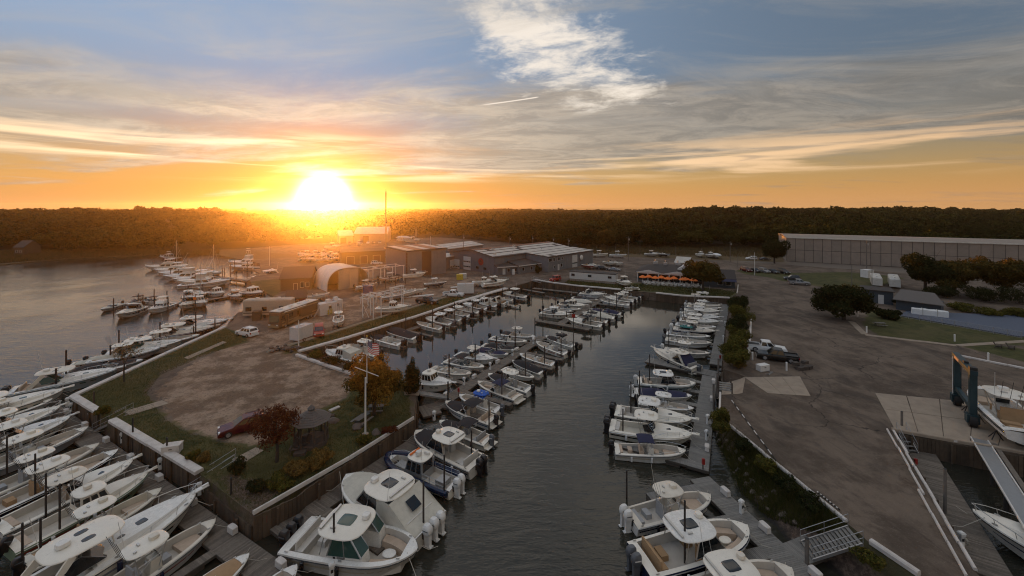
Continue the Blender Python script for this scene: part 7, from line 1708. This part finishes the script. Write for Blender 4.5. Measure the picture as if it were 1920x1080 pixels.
# ------------------------------------------------------------ trees
def leaves_mesh(name, blobs, n, size, flat=.5, quad=True, seed=1):
    """leaf-sized faces spread through lumpy crown volumes; blobs = (x,y,z,rx,ry,rz)"""
    g = np.random.default_rng(seed); B = np.array(blobs, float); vol = B[:, 3] * B[:, 4] * B[:, 5]; idx = g.choice(len(B), n, p=vol / vol.sum())
    d = g.normal(size=(n, 3)); d /= np.linalg.norm(d, axis=1)[:, None]; r = g.uniform(.35, 1., n) ** .45
    r = r * (1 + .18 * np.sin(d[:, 0] * 5 + idx) * np.cos(d[:, 1] * 4 + idx * 2))
    c = B[idx, :3] + d * r[:, None] * B[idx, 3:]
    nn = d + g.normal(size=(n, 3)) * flat; nn /= np.linalg.norm(nn, axis=1)[:, None]
    a = np.cross(nn, g.normal(size=(n, 3))); a /= np.linalg.norm(a, axis=1)[:, None]; b = np.cross(nn, a)
    s = size * g.uniform(.6, 1.35, n)[:, None]
    if quad:
        v = np.stack([c - a * s, c - b * s * .55, c + a * s, c + b * s * .55], 1).reshape(-1, 3); k = 4
    else:
        v = np.stack([c - a * s, c + a * s * .7 - b * s * .8, c + a * s * .6 + b * s * .9], 1).reshape(-1, 3); k = 3
    return v.astype(np.float32), k
def mesh_np(name, v, k):
    me = bpy.data.meshes.new(name); nf = len(v) // k; me.vertices.add(len(v)); me.loops.add(nf * k); me.polygons.add(nf)
    me.vertices.foreach_set('co', v.ravel()); me.loops.foreach_set('vertex_index', np.arange(nf * k, dtype=np.int32)); me.polygons.foreach_set('loop_start', np.arange(0, nf * k, k, dtype=np.int32)); me.update(); me.validate(); return me
def tree(label, p, h, crown, m, n=3500, size=.16, trunk=.16, cat='tree', name='tree', seed=1, bare=False, fork=.35, group=None):
    """crown: list of blobs relative to the base"""
    g = random.Random(seed); o = thing(name, label, cat, p, g.uniform(0, 6) if not crown else 0, group)
    mb = MB().tube([(0, 0, -.2), (g.uniform(-.1, .1), 0, h * fork * .6), (g.uniform(-.15, .15), g.uniform(-.15, .15), h * fork)], trunk * 1.15, 9, trunk * .85); top = Vector((0, 0, h * fork))
    for q in crown:
        c = Vector(q[:3]); m1 = top.lerp(c, .5) + Vector((g.uniform(-.2, .2), g.uniform(-.2, .2), .2)); mb.tube([top * .9, m1, c], trunk * .5, 6, trunk * .12)
        for k in range(5 if not bare else 14):
            e = c + Vector((g.gauss(0, q[3] * .6), g.gauss(0, q[4] * .6), g.gauss(.1, q[5] * .6))); mb.tube([m1.lerp(c, g.uniform(.2, 1)), m1.lerp(e, .6) + Vector((0, 0, .1)), e], trunk * .16, 4, trunk * .04)
    part('trunk', mb, 'bark', o)
    if n:
        v, k = leaves_mesh('crown', crown, n, size, seed=seed); link('crown', mesh_np('crown', v, k), m, o)
    return o
def lump(rx, ry, z, rz, k, seed, sub=.55):
    g = random.Random(seed); out = [(0, 0, z, rx * .62, ry * .62, rz * .7)]
    for i in range(k):
        a = 2 * math.pi * i / k + g.uniform(-.4, .4); u = g.uniform(-.6, .8); q = math.sqrt(max(0, 1 - u * u * .7)); s = g.uniform(.45, 1.2) * sub; e_ = g.uniform(.75, 1.35)
        out.append((math.cos(a) * rx * .62 * q * e_, math.sin(a) * ry * .62 * q * e_, z + u * rz * .66 * e_, rx * s * .8, ry * s * .8, rz * s * .8))
    return out
tree('orange and green autumn tree right of the flagpole', P(702, 778), 7., lump(3.3, 3.3, 4.4, 2.8, 18, 3, .45), 'leaf_orange', 8000, .13, .2, seed=3)
v, k = leaves_mesh('crown', lump(3.0, 3.0, 3.4, 1.8, 9, 4), 5000, .15, seed=5); link('crown', mesh_np('crown', v, k), 'leaf_tree', [q for q in COL.objects if q.get('label') == 'orange and green autumn tree right of the flagpole'][0])
tree('small red maple tree beside the gazebo', P(519, 866), 5.5, lump(2.4, 2.4, 3.6, 2.1, 16, 6, .42), 'leaf_red', 4600, .10, .15, seed=6)
tree('dark pointed cedar beside the footbridge', P(772, 736), 4.5, [(0, 0, 1.0, 1.25, 1.25, 1.0), (.2, 0, 2.0, 1.0, 1.0, 1.1), (-.1, 0, 3.0, .7, .7, 1.0), (.1, 0, 4.0, .35, .35, .8), (.6, .2, 2.3, .4, .4, 1.2), (-.6, 0, 2.2, .4, .4, 1.1)], 'leaf_dark', 5500, .11, .12, seed=7, name='cedar')
tree('nearly bare small tree at the river bulkhead', P(233, 716), 6.0, [(0.1, 0, 4.0, 1.3, 1.3, 1.1), (1.2, .2, 4.4, 1.1, 1., .9), (-.6, 0, 4.6, .8, .8, .8)], 'leaf_gold', 380, .10, .09, seed=8, bare=True, fork=.45)
tree('rust orange tree in front of the restaurant', P(1318, 546), 10., lump(5.2, 4.6, 6.0, 4.2, 12, 9), 'leaf_tree', 9000, .28, .3, seed=9)
tree('broad dark evergreen at the bend of the right lot', P(1582, 600), 9., lump(6.3, 5.2, 4.6, 3.9, 14, 10), 'leaf_dark', 12000, .27, .35, seed=10)
tree('dark spreading pine left of the pair by the tan building', P(1735, 548), 12., lump(6.6, 5.5, 6.4, 5.2, 18, 11, .45), 'leaf_dark', 11000, .3, .35, seed=11)
tree('dark spreading pine right of the pair by the tan building', P(1790, 552), 12., lump(7.0, 5.5, 6.0, 5.2, 18, 12, .45), 'leaf_tree', 11000, .3, .35, seed=12)
tree('large dark tree at the far right edge', P(1880, 560), 11., lump(7., 6., 6.5, 5.2, 14, 13), 'leaf_tree', 9000, .32, .35, seed=13)
tree('dark tree behind the white containers at the tan building corner', P(1452, 494), 12., lump(5.5, 5., 6.2, 5.6, 14, 14), 'leaf_dark', 8000, .32, .3, seed=14)
tree('rounded green tree behind the grey hall corner', P(1138, 466), 11., lump(7., 6., 6., 5.2, 12, 15), 'leaf_tree', 8000, .38, .3, seed=15)
for i, (x, y, rx, z, rz, m_) in enumerate([(1383, 690, 1.9, 1.5, 1.6, 'leaf_bush'), (1378, 668, 2.1, 1.8, 1.9, 'leaf_bush'), (1386, 648, 2.0, 1.7, 1.8, 'leaf_bush'), (1381, 628, 2.4, 2.1, 2.2, 'leaf_dark'), (1387, 608, 2.4, 2.1, 2.2, 'leaf_bush'), (1384, 592, 2.4, 2.0, 2.2, 'leaf_dark'), (1390, 578, 2.3, 1.7, 1.9, 'leaf_dark')]):
    tree(f'rounded shrub behind the far right dock, {ORD[i]} from the near end', P(x, y), 2.5, lump(rx, rx, z, rz, 8, 20 + i), m_, 4200, .13, .08, 'shrub', 'shrub', 20 + i, group='shrubs behind the far right dock')
for i, (x, y, rx, z, rz, m_, l, n) in enumerate([(1351, 800, 1.15, 1.1, 1.3, 'leaf_bush', 'yellow green bush at the top of the right bank', 3200), (1352, 812, .9, .6, .8, 'leaf_bush', 'smaller bush just below the bush on the right bank', 2000),
    (192, 776, .8, .5, .6, 'leaf_bush', 'small green bush at the end of the upper left bulkhead', 1600), (360, 862, .7, .4, .55, 'leaf_bush', 'small yellow bush behind the tip of the long white cap', 1400), (382, 866, .6, .35, .5, 'leaf_gold', 'low dry bush beside the lower left gangway top', 1000), (448, 884, .9, .5, .7, 'leaf_dark', 'dark bush right of the lower left gangway', 1700),
    (600, 872, 1.35, .7, .85, 'leaf_gold', 'golden brown bush nearest the gazebo', 2600), (560, 890, 1.3, .65, .8, 'leaf_gold', 'golden brown bush in the middle of the lawn point', 2600), (520, 915, 1.2, .5, .65, 'leaf_bush', 'low green bush near the lawn corner', 2200), (480, 920, .9, .4, .5, 'leaf_dark', 'low dark bush at the lawn corner', 1500), (682, 832, .75, .5, .6, 'leaf_bush', 'small green shrub at the bulkhead below the flagpole', 1300), (730, 812, .9, .35, .4, 'leaf_red', 'low reddish shrub near the bulkhead', 1300),
    (590, 672, 1.3, .6, .8, 'leaf_bush', 'first shrub from the left along the basin shore', 2000), (625, 684, 1.4, .6, .8, 'leaf_dark', 'second shrub from the left along the basin shore', 2000), (655, 694, 1.4, .6, .8, 'leaf_dark', 'third shrub from the left along the basin shore', 2000), (735, 715, 1.5, .8, 1.0, 'leaf_dark', 'shrub behind the orange tree on the basin shore', 2000),
    (1392, 840, 1.0, .3, .6, 'leaf_dark', 'upper dark scrub clump on the right bank', 1600), (1430, 872, 1.1, .2, .6, 'leaf_bush', 'second scrub clump down the right bank', 1600), (1470, 910, 1.0, .2, .6, 'leaf_dark', 'third scrub clump down the right bank', 1600), (1520, 950, 1.1, .2, .6, 'leaf_dark', 'fourth scrub clump near the right gangway', 1600), (1625, 1048, 1.0, .2, .5, 'leaf_bush', 'scrub clump below the white log at the bottom right', 1400),
    (1672, 598, 2.1, 1.0, 1.2, 'leaf_dark', 'clipped dark hedge left of the pool', 3200), (1655, 596, 1.8, 1.0, 1.2, 'leaf_dark', 'dark hedge under the pool house wall', 3000), (1690, 574, 1.9, 1.2, 1.4, 'leaf_dark', 'round dark bush between the pool house and shelter', 2600),
    (1800, 582, 2.4, .8, 1.1, 'leaf_bush', 'yellow green bush right of the pool shelter', 2600), (1850, 590, 2.8, .8, 1.1, 'leaf_bush', 'wide yellow green bush beyond the pool', 2600), (1905, 592, 2.8, .9, 1.2, 'leaf_bush', 'yellow green bush at the right edge beyond the pool', 2600), (1840, 565, 5., 2., 2.6, 'leaf_dark', 'dark thicket beyond the pool', 4500), (1912, 570, 5., 2.4, 3., 'leaf_dark', 'dark thicket at the right edge beyond the pool', 4500), (1770, 558, 4.5, 1.8, 2.2, 'leaf_dark', 'dark thicket behind the pool shelter', 4000),
    (1009, 514, 1.2, 1.6, 1.8, 'leaf_dark', 'small dark conifer in front of the shop annex', 1800), (865, 553, .9, .5, .6, 'leaf_gold', 'dry tuft beside the cargo trailer', 900), (1385, 690, 1., .5, .6, 'leaf_gold', 'low dry tuft beside the ramp gangway', 900)]):
    tree(l, P(x, y), z + rz * .5, lump(rx, rx, z, rz, 7, 50 + i), m_, n, .09 if y > 640 else .15, .05, 'bush', 'bush', 50 + i, fork=.3)
# bank weeds and grass: uncountable
def weeds(name, label, areas, n, h, m, w=.02, seed=3, zf=None):
    g = np.random.default_rng(seed); pts = []
    for a in areas:
        q = np.array([(p.x, p.y) for p in a]); lo, hi = q.min(0), q.max(0); c = g.uniform(lo, hi, (n * 6, 2)); c = c[inside(c, q)][:n]; pts.append(c)
    c = np.concatenate(pts); k = len(c); z = np.full(k, LAND) if zf is None else zf(c)
    a = g.uniform(0, 2 * np.pi, k); hh = h * g.uniform(.4, 1.3, k); ln = g.normal(0, .35, (k, 2)) * hh[:, None]
    dx, dy = np.cos(a) * w, np.sin(a) * w
    v = np.stack([np.column_stack([c[:, 0] - dx, c[:, 1] - dy, z - .02]), np.column_stack([c[:, 0] + dx, c[:, 1] + dy, z - .02]), np.column_stack([c + ln, z + hh])], 1).reshape(-1, 3)
    o = link(name, mesh_np(name, v.astype(np.float32), 3), m); o['kind'] = 'stuff'; o['label'] = label
lawn = [P(137, 746), P(374, 888), P(474, 962), P(772, 787), P(765, 725), P(664, 712), P(655, 746), P(600, 772), P(545, 794), P(505, 830), P(470, 842), P(400, 826), P(335, 804), P(300, 776), P(275, 738), P(300, 704), P(372, 672), P(460, 640), P(425, 616)]
weeds('grass', 'short dull grass on the lawn point', [lawn], 52000, .13, 'grassblade', .022)
weeds('grass', 'grass strip along the left basin bulkhead', [[P(564, 658), P(530, 660), P(600, 634), P(700, 602), P(852, 555), P(866, 562), P(780, 592), P(650, 632)]], 12000, .16, 'grassblade', .035, 4)
def bankz(c):
    T, B = bankR; t2 = np.array([(p.x, p.y) for p in T]); b2 = np.array([(p.x, p.y) for p in B]); out = []
    for q in c:
        i = np.argmin(np.hypot(*(t2 - q).T) + np.hypot(*(b2 - q).T)); ab = b2[i] - t2[i]; f = np.clip(((q - t2[i]) @ ab) / (ab @ ab), 0, 1); out.append(LAND - .02 + (-.5 - LAND) * f ** .8)
    return np.array(out)
weeds('bank_weeds', 'tall dark weeds on the right bank below the kerb', [[P(1352, 775), P(1369, 799), P(1402, 827), P(1490, 900), P(1586, 980), P(1560, 985), P(1440, 925), P(1375, 870), P(1340, 800)]], 16000, .55, 'grassblade', .02, 5, bankz)
weeds('quay_grass', 'rough grass between the quay and the restaurant terrace', [[P(1056, 532), P(1366, 558), P(1384, 546), P(1330, 541), P(1190, 533), P(1160, 535), P(1070, 523)]], 9000, .3, 'grassblade', .06, 6)
weeds('reeds', 'brown reed field below the forest edge', [[P(1060, 474), P(1300, 480), P(1470, 484), P(1470, 462), P(1100, 455)]], 16000, 1.5, 'reed', .12, 7)
weeds('marsh_grass', 'brown marsh grass along the far river shore', [[P(-60, 498, .6), P(139, 483, .6), P(278, 477, .6), P(411, 476, .6), P(411, 470, .6), P(200, 472, .6), P(-60, 480, .6)]], 20000, 1.3, 'reed', .13, 8, lambda c: terrain(c))
# ------------------------------------------------------------ forest
def forest():
    g = np.random.default_rng(5); edge = [(-2600, 380), (-420, 235), (-300, 228), (-235, 222), (-160, 262), (-110, 300), (-60, 335), (-20, 292), (35, 236), (75, 238), (110, 240), (160, 232), (190, 215), (235, 190), (262, 165), (330, 120), (2600, -50), (2600, 2600), (-2600, 2600)]
    P_ = []
    for r0, r1, s in ((150, 330, 7.2), (330, 620, 9.5), (620, 1500, 17.)):
        xs = np.arange(-1.45 * r1, 1.45 * r1, s); ys = np.arange(60, r1, s); A, B = np.meshgrid(xs, ys); c = np.stack([A.ravel(), B.ravel()], 1) + g.uniform(-.42, .42, (A.size, 2)) * s
        y = c[:, 1]; ok = (y >= (r0 if r0 > 150 else 60)) & (np.abs(c[:, 0]) < 1.32 * y + 25) & inside(c, edge); P_.append((c[ok], s))
    # scattered trees nearer: behind the hall and along the left bank
    verts = []; tones = []
    protoN = [leaves_mesh('c', lump(1, 1, .0, 1, 9, 100 + i), 620, .13, .9, False, 100 + i)[0] for i in range(5)]
    protoM = [leaves_mesh('c', lump(1, 1, .0, 1, 7, 200 + i), 150, .26, .9, False, 200 + i)[0] for i in range(5)]
    protoF = [leaves_mesh('c', lump(1, 1, .0, 1, 6, 300 + i), 34, .5, .9, False, 300 + i)[0] for i in range(4)]
    for (c, s), pr in zip(P_, (protoN, protoM, protoF)):
        z = terrain(c); n = len(c); pick = g.integers(0, len(pr), n)
        big = np.sin(c[:, 0] * .03) * np.cos(c[:, 1] * .035 + 1) + .6 * np.sin(c[:, 0] * .09 + c[:, 1] * .07)
        tn = (.48 + .24 * big + g.normal(0, .22, n)).clip(0, 1); hgt = (9.0 + 2.2 * big + g.normal(0, 1.7, n) + np.where(g.random(n) < .06, g.uniform(1, 4, n), 0)).clip(4., 17); rad = hgt * g.uniform(.36, .62, n) * (1.0 if s < 10 else 1.5)
        for i in range(n):
            p = pr[pick[i]]; a = g.uniform(0, 6.28); ca, sa = math.cos(a), math.sin(a)
            q = np.empty_like(p); q[:, 0] = (p[:, 0] * ca - p[:, 1] * sa) * rad[i] + c[i, 0]; q[:, 1] = (p[:, 0] * sa + p[:, 1] * ca) * rad[i] + c[i, 1]; q[:, 2] = p[:, 2] * hgt[i] * .42 + z[i] + hgt[i] * .56
            verts.append(q); tones.append(np.full(len(q), tn[i], np.float32))
    v = np.concatenate(verts); me = mesh_np('forest', v, 3); me.attributes.new('tone', 'FLOAT', 'POINT').data.foreach_set('value', np.concatenate(tones)); o = link('forest', me, 'leaf_forest'); o['kind'] = 'stuff'; o['label'] = 'dense autumn forest stretching to the horizon'
    print('FOREST tris', len(v) // 3)
forest()
# ------------------------------------------------------------ air
def haze():
    mb = MB(); x0, x1, y0, y1, z0, z1 = -2000, 2000, -60, 1560, -4, 39
    mb.box(((x0 + x1) / 2, (y0 + y1) / 2, (z0 + z1) / 2), (x1 - x0, y1 - y0, z1 - z0)); me = mb.mesh('haze', 0)
    m = bpy.data.materials.new('haze'); m.use_nodes = True; t = NT(m.node_tree); t.n.clear(); out = t.node('ShaderNodeOutputMaterial'); pv = t.node('ShaderNodeVolumePrincipled')
    pv.inputs['Color'].default_value = (.95, .84, .70, 1); pv.inputs['Density'].default_value = .00013; pv.inputs['Anisotropy'].default_value = .92
    t.l.new(pv.outputs[0], out.inputs['Volume']); M['haze'] = m; o = link('haze', me, 'haze'); o['kind'] = 'stuff'; o['label'] = 'thin evening haze over the marina'
haze()
